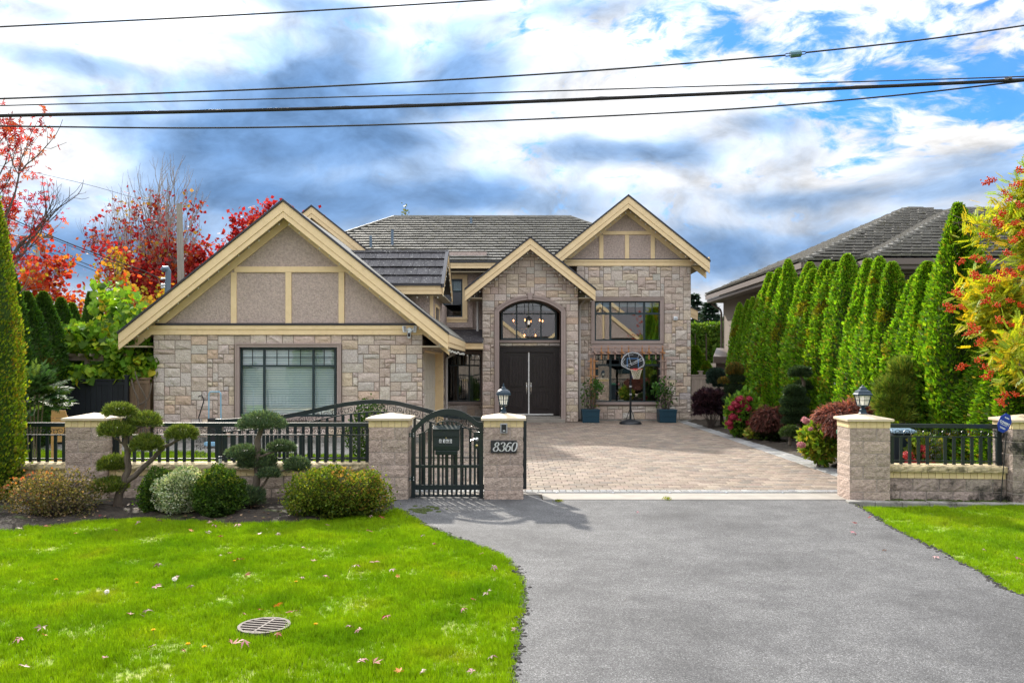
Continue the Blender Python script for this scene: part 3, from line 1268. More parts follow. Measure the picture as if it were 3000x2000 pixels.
pav_list = []
for i in range(-22, 56):                                   # double soldier border in the gateway
    x = i * .1175
    if -2.7 < x < 6.3:
        for k in (0, 1):
            pav_list.append((x + .003, x + .1145, 13.87 + k * .235, 13.87 + k * .235 + .229, GRY))
row = 0
y = 14.345
PD = .245
while y < 31.5:
    x = -2.95 + (.118 if row % 2 else 0)
    while x < 6.32:
        x1 = min(x + .235, 6.36)
        if x1 - x > .06:
            pav_list.append((x + .004, x1 - .004, y, y + PD - .011, PAL))
        x += .235
    y += PD
    row += 1
y = 14.345
while y < 31.5:                                            # grey border on the right
    for k in (0, 1):
        pav_list.append((6.365 + k * .236, 6.595 + k * .236, y + k * .12, y + k * .12 + .236, GRY))
    y += .242
pav_list.sort(key=lambda p: p[2])
rest = MB()
n_single = 0
for p in pav_list:
    vis = abs((p[0] + p[1]) / 2) < 8 and p[0] > -1.75 and p[1] < 6.0 + (p[2] - 13.8) * .35
    kk = rnd.uniform(.86, 1.12)
    col = tuple(c * kk * rnd.uniform(.98, 1.02) for c in rnd.choice(p[4]))
    z = .004 + rnd.uniform(-.0025, .003)
    if n_single < 300 and vis and not (.0 < -1):
        m = MB()
        paver_geo(m, p[0], p[1], p[2], p[3], z, col)
        m.build('paver', 'paver', paving)
        n_single += 1
    else:
        paver_geo(rest, p[0], p[1], p[2], p[3], z, col)
tag(rest.build('pavers', 'paver', paving), kind='stuff')

cb = MB()
for a, b in list(zip(LEJ[:-1], LEJ[1:])) + list(zip(REJ[:-1], REJ[1:])):
    n = max(2, int(math.hypot(b[0] - a[0], b[1] - a[1]) / .010))
    for k in range(n):
        t = rnd.random()
        r = rnd.uniform(.008, .026)
        q = (a[0] + (b[0] - a[0]) * t + rnd.gauss(0, .022), a[1] + (b[1] - a[1]) * t + rnd.gauss(0, .022), .010)
        cb.lathe(q, [(r, 0), (r * .8, r * .7), (0, r)], 5, rot=rnd.random())
mat('crumb', (.018, .017, .016), (.05, .047, .042), ns=30, rough=.95)
tag(cb.build('asphalt_crumbs', 'crumb', at=(0, 0, 0)), label='dark crumbs of asphalt along the ragged drive edges', kind='stuff')
# ------------------------------------------------------------------ the house
house = thing('house', 'two storey stone and stucco house with cream gable boards behind the gate', 'house', (-.5, 31.0, 0))
STONE_PAL = [(.60, .495, .42)] * 5 + [(.62, .54, .475)] * 5 + [(.57, .47, .40)] * 3 + [(.67, .57, .44), (.67, .55, .41), (.64, .50, .38), (.58, .53, .48), (.63, .56, .47), (.58, .53, .49), (.51, .42, .365)]
srnd = random.Random(21)
_single = [0]


def ashlar(X0, X1, Z0, Z1, ok, ux=.150, uz=.1275, seed=1):
    """random coursed stones on a fine grid; ok(x, z) says whether a cell belongs to the wall"""
    rr = random.Random(seed)
    nx, nz = int(round((X1 - X0) / ux)), int(round((Z1 - Z0) / uz))
    ux, uz = (X1 - X0) / nx, (Z1 - Z0) / nz
    free = [[ok(X0 + (i + .5) * ux, Z0 + (j + .5) * uz) for i in range(nx)] for j in range(nz)]
    out = []
    sizes = [(3, 2), (2, 2), (3, 3), (2, 1), (3, 1), (4, 2), (2, 3), (1, 1), (3, 2), (2, 2), (3, 2), (4, 1), (1, 2)]
    wts = [7, 6, 3, 4, 4, 2.5, 2, .6, 4, 3, 3, 1.5, .8]
    for j in range(nz):
        for i in range(nx):
            if not free[j][i]:
                continue
            for t in range(14):
                w, h = rr.choices(sizes, wts)[0]
                if t > 9:
                    w, h = rr.choice([(2, 1), (1, 1), (2, 2), (1, 2)])
                if i + w > nx or j + h > nz:
                    continue
                if all(free[b][a] for b in range(j, j + h) for a in range(i, i + w)):
                    break
            else:
                w = h = 1
            for b in range(j, j + h):
                for a in range(i, i + w):
                    free[b][a] = False
            out.append((X0 + i * ux, X0 + (i + w) * ux, Z0 + j * uz, Z0 + (j + h) * uz))
    return out


def stone_geo(mb, org, ax, out, a0, a1, z0, z1, rr, col):
    g = .0095
    a0, a1, z0, z1 = a0 + g, a1 - g, z0 + g, z1 - g
    n = 4
    pts = []
    ridge = rr.uniform(.25, .75)
    big = rr.random() < .7
    for j in range(n):
        for i in range(n):
            u, v = i / (n - 1), j / (n - 1)
            edge = i in (0, n - 1) or j in (0, n - 1)
            if edge:
                d = .006 + rr.uniform(0, .006)
            else:
                d = .022 + rr.uniform(-.012, .026) if big else .016 + rr.uniform(-.006, .008)
            du = 0 if edge else rr.uniform(-.1, .1)
            dv = 0 if edge else rr.uniform(-.12, .12) + (ridge - .5) * .25
            p = Vector(org) + Vector(ax) * (a0 + (a1 - a0) * min(max(u + du, 0), 1)) + Vector(out) * d
            p.z = org[2] + z0 + (z1 - z0) * min(max(v + dv, 0), 1)
            pts.append(p)
    fs = []
    for j in range(n - 1):
        for i in range(n - 1):
            q = (j * n + i, j * n + i + 1, (j + 1) * n + i + 1, (j + 1) * n + i)
            fs.append(q if rr.random() < .5 else q[1:] + q[:1])
    k = len(pts)
    for i, j in ((0, 0), (n - 1, 0), (n - 1, n - 1), (0, n - 1)):
        pts.append(pts[j * n + i] - Vector(out) * .03)
    fs += [(0, k, k + 1, n - 1), (n - 1, k + 1, k + 2, n * n - 1), (n * n - 1, k + 2, k + 3, n * (n - 1)), (n * (n - 1), k + 3, k, 0)]
    # two triangles per front quad so the split face breaks along both diagonals
    tri = []
    for q in fs[:9]:
        tri += [(q[0], q[1], q[2]), (q[0], q[2], q[3])]
    mb.faces(pts, tri + fs[9:], col)


def lay_stones(wall, rects, org, ax, out, seed, singles, stuff_name='stones'):
    rr = random.Random(seed)
    rects = sorted(rects, key=lambda r: -(r[1] - r[0]) * (r[3] - r[2]))
    rest = MB()
    for k, r in enumerate(rects):
        kk = rr.uniform(.93, 1.09)
        col = tuple(min(1, c * kk * rr.uniform(.975, 1.025)) for c in rr.choice(STONE_PAL))
        m = MB() if k < singles else rest
        stone_geo(m, org, ax, out, r[0], r[1], r[2], r[3], rr, col)
        if k < singles:
            m.build('stone', 'stone', wall)
    if rest.f:
        tag(rest.build(stuff_name, 'stone', wall), kind='stuff')


def wall_with_holes(mb, X0, X1, Z0, Z1, Y0, Y1, holes):
    """front wall slab with rectangular openings, as butted boxes"""
    xs = sorted({X0, X1} | {h[0] for h in holes} | {h[1] for h in holes})
    for a, b in zip(xs[:-1], xs[1:]):
        zs = [(Z0, Z1)]
        for h in holes:
            if h[0] <= a + 1e-6 and h[1] >= b - 1e-6:
                nz = []
                for z0, z1 in zs:
                    if h[2] > z0:
                        nz.append((z0, min(h[2], z1)))
                    if h[3] < z1:
                        nz.append((max(h[3], z0), z1))
                zs = nz
        for z0, z1 in zs:
            if z1 - z0 > 1e-4:
                mb.box(a, b, Y0, Y1, z0, z1)


def rake(mb, Xp, Zp, m, xL, xR, off, vt, Y0, Y1, col=None):
    for xe in (xL, xR):
        z = lambda x: Zp - off - m * abs(x - Xp)
        mb.prism([(Xp, Y0, z(Xp)), (xe, Y0, z(xe)), (xe, Y0, z(xe) - vt), (Xp, Y0, z(Xp) - vt)], (0, Y1 - Y0, 0), col)


def tile_slope(A, B, C, D, rows, tw, rr, raise_=.032, joint=.012, n_of=None):
    """courses of roof tiles on the plane A (eave left) B (eave right) C (top right) D (top left); yields quads sets"""
    A, B, C, D = map(Vector, (A, B, C, D))
    nrm = (B - A).cross(D - A).normalized()
    if nrm.z < 0:
        nrm = -nrm
    out = []
    for r in range(rows):
        t0, t1 = r / rows, (r + 1) / rows
        l0, l1 = A.lerp(D, t0), A.lerp(D, min(1, t1 + .12 / rows))
        r0, r1 = B.lerp(C, t0), B.lerp(C, min(1, t1 + .12 / rows))
        L0, L1 = (r0 - l0).length, (r1 - l1).length
        e = (r0 - l0).normalized()
        off = -(l0 - A).dot(e)
        k = math.floor(((l0 - A).dot(e)) / tw) - 1
        s = k * tw + (tw / 2 if r % 2 else 0)
        s0, s1 = (l0 - A).dot(e), (r0 - A).dot(e)
        u0, u1 = (l1 - A).dot(e), (r1 - A).dot(e)
        while s < s1:
            a, b = max(s, s0), min(s + tw - joint, s1)
            if b - a > .03:
                a1, b1 = max(a, u0 if a <= s0 + 1e-6 else a), min(b, u1 if b >= s1 - 1e-6 else b)
                h = raise_ * rr.uniform(.93, 1.08)
                pa, pb = A + e * a, A + e * b
                base0 = l0 - e * (l0 - A).dot(e) + e * 0
                base1 = l1 - e * (l1 - A).dot(e)
                q0, q1 = base0 + e * a, base0 + e * b
                q2, q3 = base1 + e * max(b1, a1 + .005), base1 + e * a1
                out.append(([q0 + nrm * h, q1 + nrm * (h * rr.uniform(.92, 1.05)), q2 + nrm * .008, q3 + nrm * .008,
                             q0 + nrm * h * .45 + (q3 - q0) * .03, q1 + nrm * h * .45 + (q3 - q0) * .03],
                            [(0, 1, 2, 3), (4, 5, 1, 0), (1, 5, 2), (4, 0, 3)]))
            s += tw
    return out


def ridge_caps(mb, a, b, rr, w=.17, l=.36, lift=.05):
    a, b = Vector(a), Vector(b)
    n = max(1, int((b - a).length / l))
    for i in range(n):
        p, q = a.lerp(b, i / n), a.lerp(b, (i + 1.12) / n)
        d = (q - p).normalized()
        s = d.cross(Vector((0, 0, 1))).normalized()
        u = s.cross(d)
        pts = []
        for o, k in ((p, 1.0), (q, .82)):
            for t, z in ((-1, -.055), (-.55, .03), (.55, .03), (1, -.055)):
                pts.append(o + s * (w * .62 * t * k) + u * (z * k + lift))
        c = rr.uniform(.8, 1.1)
        mb.faces(pts, [(0, 1, 5, 4), (1, 2, 6, 5), (2, 3, 7, 6), (0, 3, 2, 1), (4, 5, 6, 7)], (c, c, c))


def gable(Yb, Xp, Zp, m, xL, xR, t1, t2, Yw, back, frieze=True, soff=True):
    """barge boards, roof edge, soffit and frieze of one front gable; returns Z of the frieze's lower edge at the apex"""
    f = MB()
    rake(f, Xp, Zp + .03, m, xL - .02, xR + .02, 0, .065, Yb - .035, Yb + .25)
    f.build('roof_edge', 'flashing', house)
    for off, vt, y0, y1 in ((.042, t1, Yb, Yb + .045), (.045 + t1, t2, Yb + .018, Yb + .06)):
        for s in (xL, xR):
            b = MB()
            z = lambda x: Zp - off - m * abs(x - Xp)
            b.prism([(Xp, y0, z(Xp)), (s, y0, z(s)), (s, y0, z(s) - vt), (Xp, y0, z(Xp) - vt)], (0, y1 - y0, 0))
            b.build('barge_board', 'cream_trim', house, bevel=.006)
    r = MB()
    for s in (xL, xR):
        z = lambda x: Zp - m * abs(x - Xp)
        r.prism([(Xp, Yb + .06, z(Xp)), (s, Yb + .06, z(s)), (s, Yb + .06, z(s) - .06), (Xp, Yb + .06, z(Xp) - .06)], (0, back - Yb - .06, 0))
    r.build('roof', 'roof_tile', house)
    so = t1 + .10
    if soff:
        q = MB()
        n = 30
        for s in (xL, xR):
            for k in range(n):                     # narrow vented soffit boards
                x0, x1 = Xp + (s - Xp) * k / n, Xp + (s - Xp) * (k + .93) / n
                z = lambda x: Zp - so - m * abs(x - Xp)
                q.prism([(x0, Yb + .07, z(x0)), (x1, Yb + .07, z(x1)), (x1, Yb + .07, z(x1) - .012), (x0, Yb + .07, z(x0) - .012)], (0, Yw - Yb - .07, 0))
        q.build('soffit', 'soffit', house)
    if frieze:
        for s in (xL, xR):
            b = MB()
            z = lambda x: Zp - so - .015 - m * abs(x - Xp)
            b.prism([(Xp, Yw - .035, z(Xp)), (s, Yw - .035, z(s)), (s, Yw - .035, z(s) - .235), (Xp, Yw - .035, z(Xp) - .235)], (0, .05, 0))
            b.build('frieze_board', 'cream_trim', house)
    return Zp - so - .015 - .235


def timber(x0, x1, y0, y1, Y, d=.05, name='timber', material='cream_trim'):
    b = MB()
    b.pbox(x0, x1, y0, y1, Y - d, Y)
    return b.build(name, material, house, bevel=.004)


def window(Y, x0, x1, y0, y1, mull, tran, grids, label=None, fr=4.5, room=1.6, refl='glass', curtain=None, parent=None, arch=None, hole='interior'):
    """casement window: frame, mullions, transom, glazing bars, one pane per light, and the room's dark shell behind"""
    root = parent or house
    f = MB()
    w = fr
    Y1 = Y + .07
    f.pbox(x0, x0 + w, y0, y1, Y, Y1)
    f.pbox(x1 - w, x1, y0, y1, Y, Y1)
    f.pbox(x0 + w, x1 - w, y0, y0 + w, Y + .002, Y1)
    f.pbox(x0 + w, x1 - w, y1 - w, y1, Y + .002, Y1)
    xs = [x0 + w] + [v for m_ in mull for v in (m_ - w * .5, m_ + w * .5)] + [x1 - w]
    for m_ in mull:
        f.pbox(m_ - w * .5, m_ + w * .5, y0 + w, y1 - w, Y + .003, Y1)
    lights = list(zip(xs[0::2], xs[1::2]))
    ys = [(y0 + w, y1 - w)]
    if tran:
        for a, b in lights:
            f.pbox(a, b, tran - w * .5, tran + w * .5, Y + .004, Y1)
        ys = [(y0 + w, tran - w * .5), (tran + w * .5, y1 - w)]
    fo = f.build('window', 'window_frame', root)
    if label:
        fo['label'] = label
    for i, (a, b) in enumerate(lights):
        for j, (c, d) in enumerate(ys):
            g = MB()
            q0, q1 = W(a, d, Y + .035), W(b, c, Y + .035)
            # every sheet of glass sits a hair out of true, as real ones do
            tx, tz = srnd.uniform(-.004, .004), srnd.uniform(-.003, .003)
            g.poly([(q0.x, Y + .035 - tx, q0.z), (q1.x, Y + .035 + tx, q0.z), (q1.x, Y + .035 + tx + tz, q1.z), (q0.x, Y + .035 - tx + tz, q1.z)])
            g.build('pane', refl, fo)
            nv, nh = grids[j][i] if grids and j < len(grids) else (0, 0)
            bars = MB()
            for k in range(nv):
                xx = a + (b - a) * (k + 1) / (nv + 1)
                bars.pbox(xx - .9, xx + .9, c, d, Y + .02, Y + .03)
            for k in range(nh):
                yy = c + (d - c) * (k + 1) / (nh + 1)
                bars.pbox(a, b, yy - .9, yy + .9, Y + .0215, Y + .0285)
            if bars.f:
                bars.build('glazing_bar', 'window_frame', fo)
    if room:
        r = MB()
        a, b = W(x0, y1, Y + .1), W(x1, y0, Y + .1)
        X0, X1, Z0, Z1, Ya, Yb = a.x, b.x, a.z, b.z, Y + .1, Y + .1 + room
        r.poly([(X0, Yb, Z0), (X1, Yb, Z0), (X1, Yb, Z1), (X0, Yb, Z1)])
        r.poly([(X0, Ya, Z0), (X0, Yb, Z0), (X0, Yb, Z1), (X0, Ya, Z1)])
        r.poly([(X1, Ya, Z0), (X1, Yb, Z0), (X1, Yb, Z1), (X1, Ya, Z1)])
        r.poly([(X0, Ya, Z0), (X1, Ya, Z0), (X1, Yb, Z0), (X0, Yb, Z0)])
        r.poly([(X0, Ya, Z1), (X1, Ya, Z1), (X1, Yb, Z1), (X0, Yb, Z1)])
        r.build('room', hole, fo)
    return fo


def blinds(fo, Y, x0, x1, y0, y1, pitch):
    b = MB()
    y = y0
    while y < y1:
        p0, p1 = W(x0, y + pitch * .80, Y), W(x1, y, Y)
        b.hexa([(p0.x, Y, p0.z), (p1.x, Y, p0.z), (p1.x, Y + .014, p1.z), (p0.x, Y + .014, p1.z),
                (p0.x, Y + .002, p0.z), (p1.x, Y + .002, p0.z), (p1.x, Y + .016, p1.z), (p0.x, Y + .016, p1.z)])
        y += pitch
    for xx in (x0 + (x1 - x0) * .18, x0 + (x1 - x0) * .82):
        b.pbox(xx - .3, xx + .3, y0, y1, Y - .004, Y - .002)
    tag(b.build('blind', 'blind', fo), kind='stuff')


def surround(x0, x1, y0, y1, t, Y, d=.07, material='taupe_trim', sill=None):
    """moulded band round an opening, inner edge x0..x1, y0..y1"""
    s = MB()
    s.pbox(x0 - t, x0, y0 - t, y1 + (sill or t), Y - d, Y + .02)
    s.pbox(x1, x1 + t, y0 - t, y1 + (sill or t), Y - d, Y + .02)
    s.pbox(x0, x1, y0 - t, y0, Y - d + .002, Y + .02)
    s.pbox(x0, x1, y1, y1 + (sill or t), Y - d + .002, Y + .02)
    # raised outer bead
    e = t * .28
    s.pbox(x0 - t - .6, x0 - t + e, y0 - t - .6, y1 + (sill or t) + .6, Y - d - .018, Y - d + .01)
    s.pbox(x1 + t - e, x1 + t + .6, y0 - t - .6, y1 + (sill or t) + .6, Y - d - .018, Y - d + .01)
    s.pbox(x0 - t + e, x1 + t - e, y0 - t - .6, y0 - t + e, Y - d - .016, Y - d + .01)
    return s.build('window_surround', material, house)


glass_mat('glass', .135, (.62, .74, .76))
glass_mat('glass_garage', .10, (.97, .99, .99))

# ---- garage block -------------------------------------------------------------------
YG = 22.86
gx = lambda x: (x - CX) * YG / F
gz = lambda y: H - (y - HY) * YG / F
GX0, GX1 = gx(352), -2.50
GZ1 = gz(760)
w0, w1, wz0, wz1 = gx(549), gx(774), gz(957), gz(797)
gw = MB()
wall_with_holes(gw, GX0, GX1, -.05, gz(741), YG + .02, YG + .2, [(w0, w1, wz0, wz1)])
garage_wall = gw.build('wall', 'mortar', house)
tw_ = 9.5 * YG / F
ok = lambda x, z: not (w0 - tw_ < x < w1 + tw_ and wz0 - tw_ * 1.2 < z < wz1 + tw_)
rects = ashlar(GX0, GX1, .16, GZ1, ok, seed=4)
lay_stones(garage_wall, rects, (0, YG + .02, 0), (1, 0, 0), (0, -1, 0), 5, 168)
base = MB()
base.box(GX0 - .02, GX1 + .02, YG - .04, YG + .02, -.05, .155)
base.build('plinth', 'grey_concrete', house)
# side wall with the garage door in it
YB = 30.3
sw = MB()
for y0, y1, z0, z1 in ((YG + .2, 23.5, -.05, 3.0), (29.4, YB, -.05, 3.0), (23.5, 29.4, 2.6, 3.0)):
    sw.box(GX1 - .2, GX1 - .02, y0, y1, z0, z1)
side_wall = sw.build('wall', 'mortar', house)
r1 = ashlar(0, .62, .0, 2.9, lambda a, b: True, seed=8)
r2 = ashlar(6.56, 7.42, .0, 2.9, lambda a, b: True, seed=9)
r3 = ashlar(.62, 6.56, 2.6, 2.9, lambda a, b: True, seed=10)
lay_stones(side_wall, r1 + r2 + r3, (GX1 - .02, YG + .02, 0), (0, 1, 0), (1, 0, 0), 6, 0)
dm = MB()
dm.box(GX1 - .30, GX1 - .26, 23.5, 29.4, 0, 2.6)
gdo = dm.build('garage_door', 'garage_door', house)
for k in range(4):
    for j in range(6):
        pm = MB()
        y0, z0 = 23.62 + j * .97, .12 + k * .63
        pm.prism([(GX1 - .262, y0, z0), (GX1 - .262, y0 + .82, z0), (GX1 - .262, y0 + .82, z0 + .46), (GX1 - .262, y0, z0 + .46)], (.018, 0, 0))
        pm.build('panel', 'garage_door', gdo, bevel=.008)
jb = MB()
jb.box(GX1 - .26, GX1 - .005, 29.36, 29.40, 0, 2.6)
jb.box(GX1 - .26, GX1 - .005, 23.5, 29.36, 2.56, 2.6)
jb.box(GX1 - .005, GX1 + .03, 29.38, 29.52, 0, 2.7)
jb.build('door_jamb', 'cream_trim', house)
lw = MB()
lw.box(GX0, GX0 + .2, YG + .2, YB, -.05, 3.0)
lw.build('wall', 'mortar', house)

gable(22.4, gx(650) * 22.4 / YG, 6.684, .803, -10.77, -1.75, .27, .165, YG + .02, 30.9)
fz = 6.684 - .37 - .015 - .235
Xp = gx(650) * 22.4 / YG
zb = gz(742)
st = MB()
hw = (fz + .06 - zb) / .803
st.prism([(Xp, YG + .055, fz + .06), (Xp - hw, YG + .055, zb), (Xp + hw, YG + .055, zb)], (0, .15, 0))
st.build('stucco_panel', 'stucco', house)
timber(538, 792, 612, 625, YG + .055, .045)
for a, b in ((530, 543), (655.5, 669), (777.5, 790.5)):
    timber(a, b, 625.4, 742, YG + .055, .04)
timber(356, 984, 742, 746.5, YG + .055, .14, 'beam_flashing', 'flashing')
timber(343, 998, 747, 756, YG + .055, .115, 'beam')
timber(338, 1001, 756, 768.5, YG + .055, .09, 'beam')
# eaves returning down both sides: boxed soffit, fascia, gutter
for xo, xi, sgn in ((-10.77, GX0, -1), (-1.75, GX1, 1)):
    e = MB()
    e.box(min(xo, xi), max(xo, xi), 22.47, 30.5, 2.66, 2.70)
    e.build('soffit', 'soffit', house)
    for k, (z0, z1) in enumerate(((2.80, 3.0), (2.67, 2.80))):
        e = MB()
        e.box(xo - .03 if sgn < 0 else xo - .02 + k * -.015, xo + .02 if sgn < 0 else xo + .025 - k * .018, 22.465, 30.5, z0, z1)
        e.build('fascia', 'cream_trim', house)

# porch eave between garage and entrance, with its small roof
pe = MB()
pe.pbox(1066, 1110, 786, 793, 30.5, 30.55)
pe.pbox(1066, 1110, 793.2, 801, 30.52, 30.57)
pe.build('fascia', 'cream_trim', house)
pr = MB()
a, b = W(1064, 786, 30.5), W(1110, 786, 30.5)
pr.prism([(a.x - .7, 30.46, a.z + .02), (b.x, 30.46, a.z + .02), (b.x, 32.2, a.z + .55), (a.x - .7, 32.2, a.z + .55)], (0, 0, -.05))
pr.build('roof', 'dark_tile', house)
ps = MB()
ps.box(a.x - .75, b.x, 30.57, 32.2, a.z - .27, a.z - .24)
ps.build('soffit', 'soffit', house)

# garage window
surround(549, 774, 797, 957, 8.5, YG + .02, .075)
gwin = window(YG + .08, 551, 772, 799, 956, [606.5, 719.5], 840, [[(1, 1), (3, 1), (1, 1)]], 'garage window with pale horizontal blinds behind dark green frames', 4.8, 0, 'glass_garage')
blinds(gwin, YG + .2, 549, 774, 797, 958, 5.4)
bk = MB()
bk.box(w0, w1, YG + .32, YG + .34, wz0, wz1)
bk.build('curtain', 'tool_blue', gwin)

# ---- recess between garage and entrance ----------------------------------------------
YR = 32.2
rx = lambda x: (x - CX) * YR / F
rz = lambda y: H - (y - HY) * YR / F
rw = MB()
wall_with_holes(rw, -3.2, -1.0, -.05, 6.6, YR, YR + .2, [(rx(1026), rx(1104), rz(922), rz(813)), (rx(985), rx(1062), rz(727), rz(641))])
rwall = rw.build('wall', 'stucco', house)
rr_ = ashlar(rx(1018), rx(1109), .0, rz(931), lambda x, z: True, seed=31)
lay_stones(rwall, rr_, (0, YR, 0), (1, 0, 0), (0, -1, 0), 32, 0)
surround(1026, 1104, 813, 922, 5.5, YR, .06)
window(YR + .02, 1025, 1105, 812, 923, [1052, 1078], 839, [[(1, 0), (1, 0), (1, 1)]], 'dark ground floor window in the recess beside the entrance', 3.4, 2.2, curtain=1)
ct = MB()
for k in range(14):
    x = rx(1068) + k * .022
    ct.box(x, x + .016, YR + .5 + .03 * math.sin(k * 1.4), YR + .52 + .03 * math.sin(k * 1.4), rz(921), rz(816))
tag(ct.build('curtain', 'curtain', house), kind='stuff')
tr = MB()
tr.pbox(984, 1062, 631, 640, YR - .05, YR + .01)
tr.pbox(1062.2, 1073.5, 631, 729, YR - .052, YR + .01)
tr.pbox(984, 1074, 729, 733.5, YR - .09, YR + .01)
tr.pbox(984, 1072.5, 733.7, 740, YR - .06, YR + .01)
tr.build('window_surround', 'cream_trim', house)
uw = window(YR + .02, 985, 1063, 640, 728, [1020], 669, [[(1, 0), (1, 0)]], 'upper window with cream surround in the recess', 3.6, 1.8)
blinds(uw, YR + .17, 985, 1063, 640, 668, 1.6)
sk = MB()
sk.pbox(984, 1086, 741, 752, YR - .12, YR)
sk.pbox(1076, 1086, 618, 741, YR - .06, YR)
sk.build('stucco_panel', 'stucco', house)

# ---- entrance bay -------------------------------------------------------------------
YE = 31.0
ex = lambda x: (x - CX) * YE / F
ez = lambda y: H - (y - HY) * YE / F
EX0, EX1 = ex(1108), ex(1328)
Xe, Ze = .681, 6.93
ax0, ax1, az0 = ex(1146.6), ex(1288.6), ez(715.4)
axc, ar = (ax0 + ax1) / 2, (ax1 - ax0) / 2
rise = ez(688.4) - az0
# flat arch: circle through both springings and the crown
AR = (ar * ar + rise * rise) / (2 * rise)
azc = az0 + rise - AR
arch_z = lambda x, g=0: azc + math.sqrt(max((AR + g) ** 2 - (x - axc) ** 2, 0))
top = lambda x: Ze - .36 - .794 * abs(x - Xe)
em = MB()
n = 24
xs = [EX0, ax0] + [ax0 + (ax1 - ax0) * k / n for k in range(1, n)] + [ax1, EX1]
xs = sorted(xs + [Xe])
for a, b in zip(xs[:-1], xs[1:]):
    if b - a < 1e-6:
        continue
    mid = (a + b) / 2
    if ax0 < mid < ax1:
        pts = [(a, arch_z(a)), (b, arch_z(b)), (b, top(b)), (a, top(a))]
    else:
        pts = [(a, -.05), (b, -.05), (b, top(b)), (a, top(a))]
    em.prism([(x, YE + .02, z) for x, z in pts], (0, .55, 0))
ewall = em.build('wall', 'mortar', house)
tg = 10 * YE / F


def okE(x, z):
    if z > top(x) - .02:
        return False
    if ax0 - tg < x < ax1 + tg:
        if z < az0:
            return False
        return z > arch_z(x, tg) if abs(x - axc) < AR + tg else True
    return True


rects = ashlar(EX0, EX1, .02, 6.5, okE, seed=14)
lay_stones(ewall, rects, (0, YE + .02, 0), (1, 0, 0), (0, -1, 0), 15, 66)
# moulded arch band with keystone
am = MB()
for t0, t1, d in ((0, .155, .07), (.10, .17, .095)):
    for s in (-1, 1):
        x = ax0 if s < 0 else ax1
        am.box(min(x + s * t0, x + s * t1), max(x + s * t0, x + s * t1), YE - d, YE + .03, .03, az0)
    for k in range(n):
        a, b = ax0 + (ax1 - ax0) * k / n, ax0 + (ax1 - ax0) * (k + 1) / n
        pt = lambda x, g: (axc + (x - axc) * (AR + g) / AR, azc + (arch_z(x) - azc) * (AR + g) / AR)
        q = [pt(a, t0), pt(b, t0), pt(b, t1), pt(a, t1)]
        am.prism([(x, YE - d, z) for x, z in q], (0, d + .03, 0))
for s in (-1, 1):
    x = ax0 if s < 0 else ax1
    o = pt(x, .17)
    am.prism([(x, YE - .068, az0), (x + s * .17, YE - .068, az0), (o[0], YE - .068, o[1])], (0, .09, 0))
arch = am.build('arch_surround', 'taupe_trim', house)
ks = MB()
kx, kz = axc, arch_z(axc)
ks.prism([(kx - .065, YE - .13, kz - .01), (kx + .065, YE - .13, kz - .01), (kx + .11, YE - .13, kz + .24), (kx - .11, YE - .13, kz + .24)], (0, .12, 0))
ks.build('keystone', 'taupe_trim', house, bevel=.01)
# reveals (jamb linings) of the deep opening
YD = 31.75
rv = MB()
rv.box(ax0 - .1, ax0, YE + .06, YD + .3, .03, az0)
rv.box(ax1, ax1 + .1, YE + .06, YD + .3, .03, az0)
for k in range(n):
    a, b = ax0 + (ax1 - ax0) * k / n, ax0 + (ax1 - ax0) * (k + 1) / n
    rv.prism([(a, YE + .06, arch_z(a)), (b, YE + .06, arch_z(b)), (b, YE + .06, arch_z(b) + .06), (a, YE + .06, arch_z(a) + .06)], (0, YD - YE + .2, 0))
rv.build('reveal', 'taupe_trim', house)
# strip of stone and sill between arch window and door
dxx = lambda x, Y=YD: (x - CX) * Y / F
dz = lambda y, Y=YD: H - (y - HY) * Y / F
lb = MB()
lb.pbox(1146, 1289, 786, 797, YD - .02, YD + .2)
lbo = lb.build('wall', 'mortar', house)
lay_stones(lbo, [(ax0 + .02 + k * .48, min(ax0 + .02 + (k + 1) * .48, ax1), dz(796), dz(787)) for k in range(5)], (0, YD - .02, 0), (1, 0, 0), (0, -1, 0), 3, 0)
lb = MB()
lb.pbox(1146, 1289, 781, 785.8, YD - .10, YD + .2)
lb.build('sill', 'taupe_trim', house)
# arched window
af = MB()
ix0, ix1, iz0 = dxx(1150.5), dxx(1278.8), dz(780.5)
azs = dz(717)
cx_, hw_ = (ix0 + ix1) / 2, (ix1 - ix0) / 2
rs = dz(691) - azs
AR2 = (hw_ ** 2 + rs ** 2) / (2 * rs)
zc2 = azs + rs - AR2
az2 = lambda x: zc2 + math.sqrt(AR2 ** 2 - (x - cx_) ** 2)
fw = .075
for s, x in ((1, ix0), (-1, ix1)):
    af.box(min(x, x + s * fw), max(x, x + s * fw), YD, YD + .08, iz0, azs)
af.box(ix0 + fw, ix1 - fw, YD + .002, YD + .08, iz0, iz0 + fw)
for k in range(n):
    a, b = ix0 + (ix1 - ix0) * k / n, ix0 + (ix1 - ix0) * (k + 1) / n
    af.prism([(a, YD + .001, az2(a)), (b, YD + .001, az2(b)), (b, YD + .001, az2(b) - fw * 1.05), (a, YD + .001, az2(a) - fw * 1.05)], (0, .08, 0))
for x in (dxx(1186.6), dxx(1242.6)):
    af.box(x - .03, x + .03, YD + .004, YD + .07, iz0 + fw, az2(x) - fw)
zt = dz(720.5)
af.box(ix0 + fw, ix1 - fw, YD + .006, YD + .068, zt - .025, zt + .025)
awin = af.build('window', 'window_frame', house)
awin['label'] = 'arched window above the double front door with lit chandelier behind it'
gb = MB()
for x in (1205, 1224, 1214.6):
    X = dxx(x)
    gb.box(X - .012, X + .012, YD + .02, YD + .03, zt, az2(X) - fw)
gb.build('glazing_bar', 'window_frame', awin)
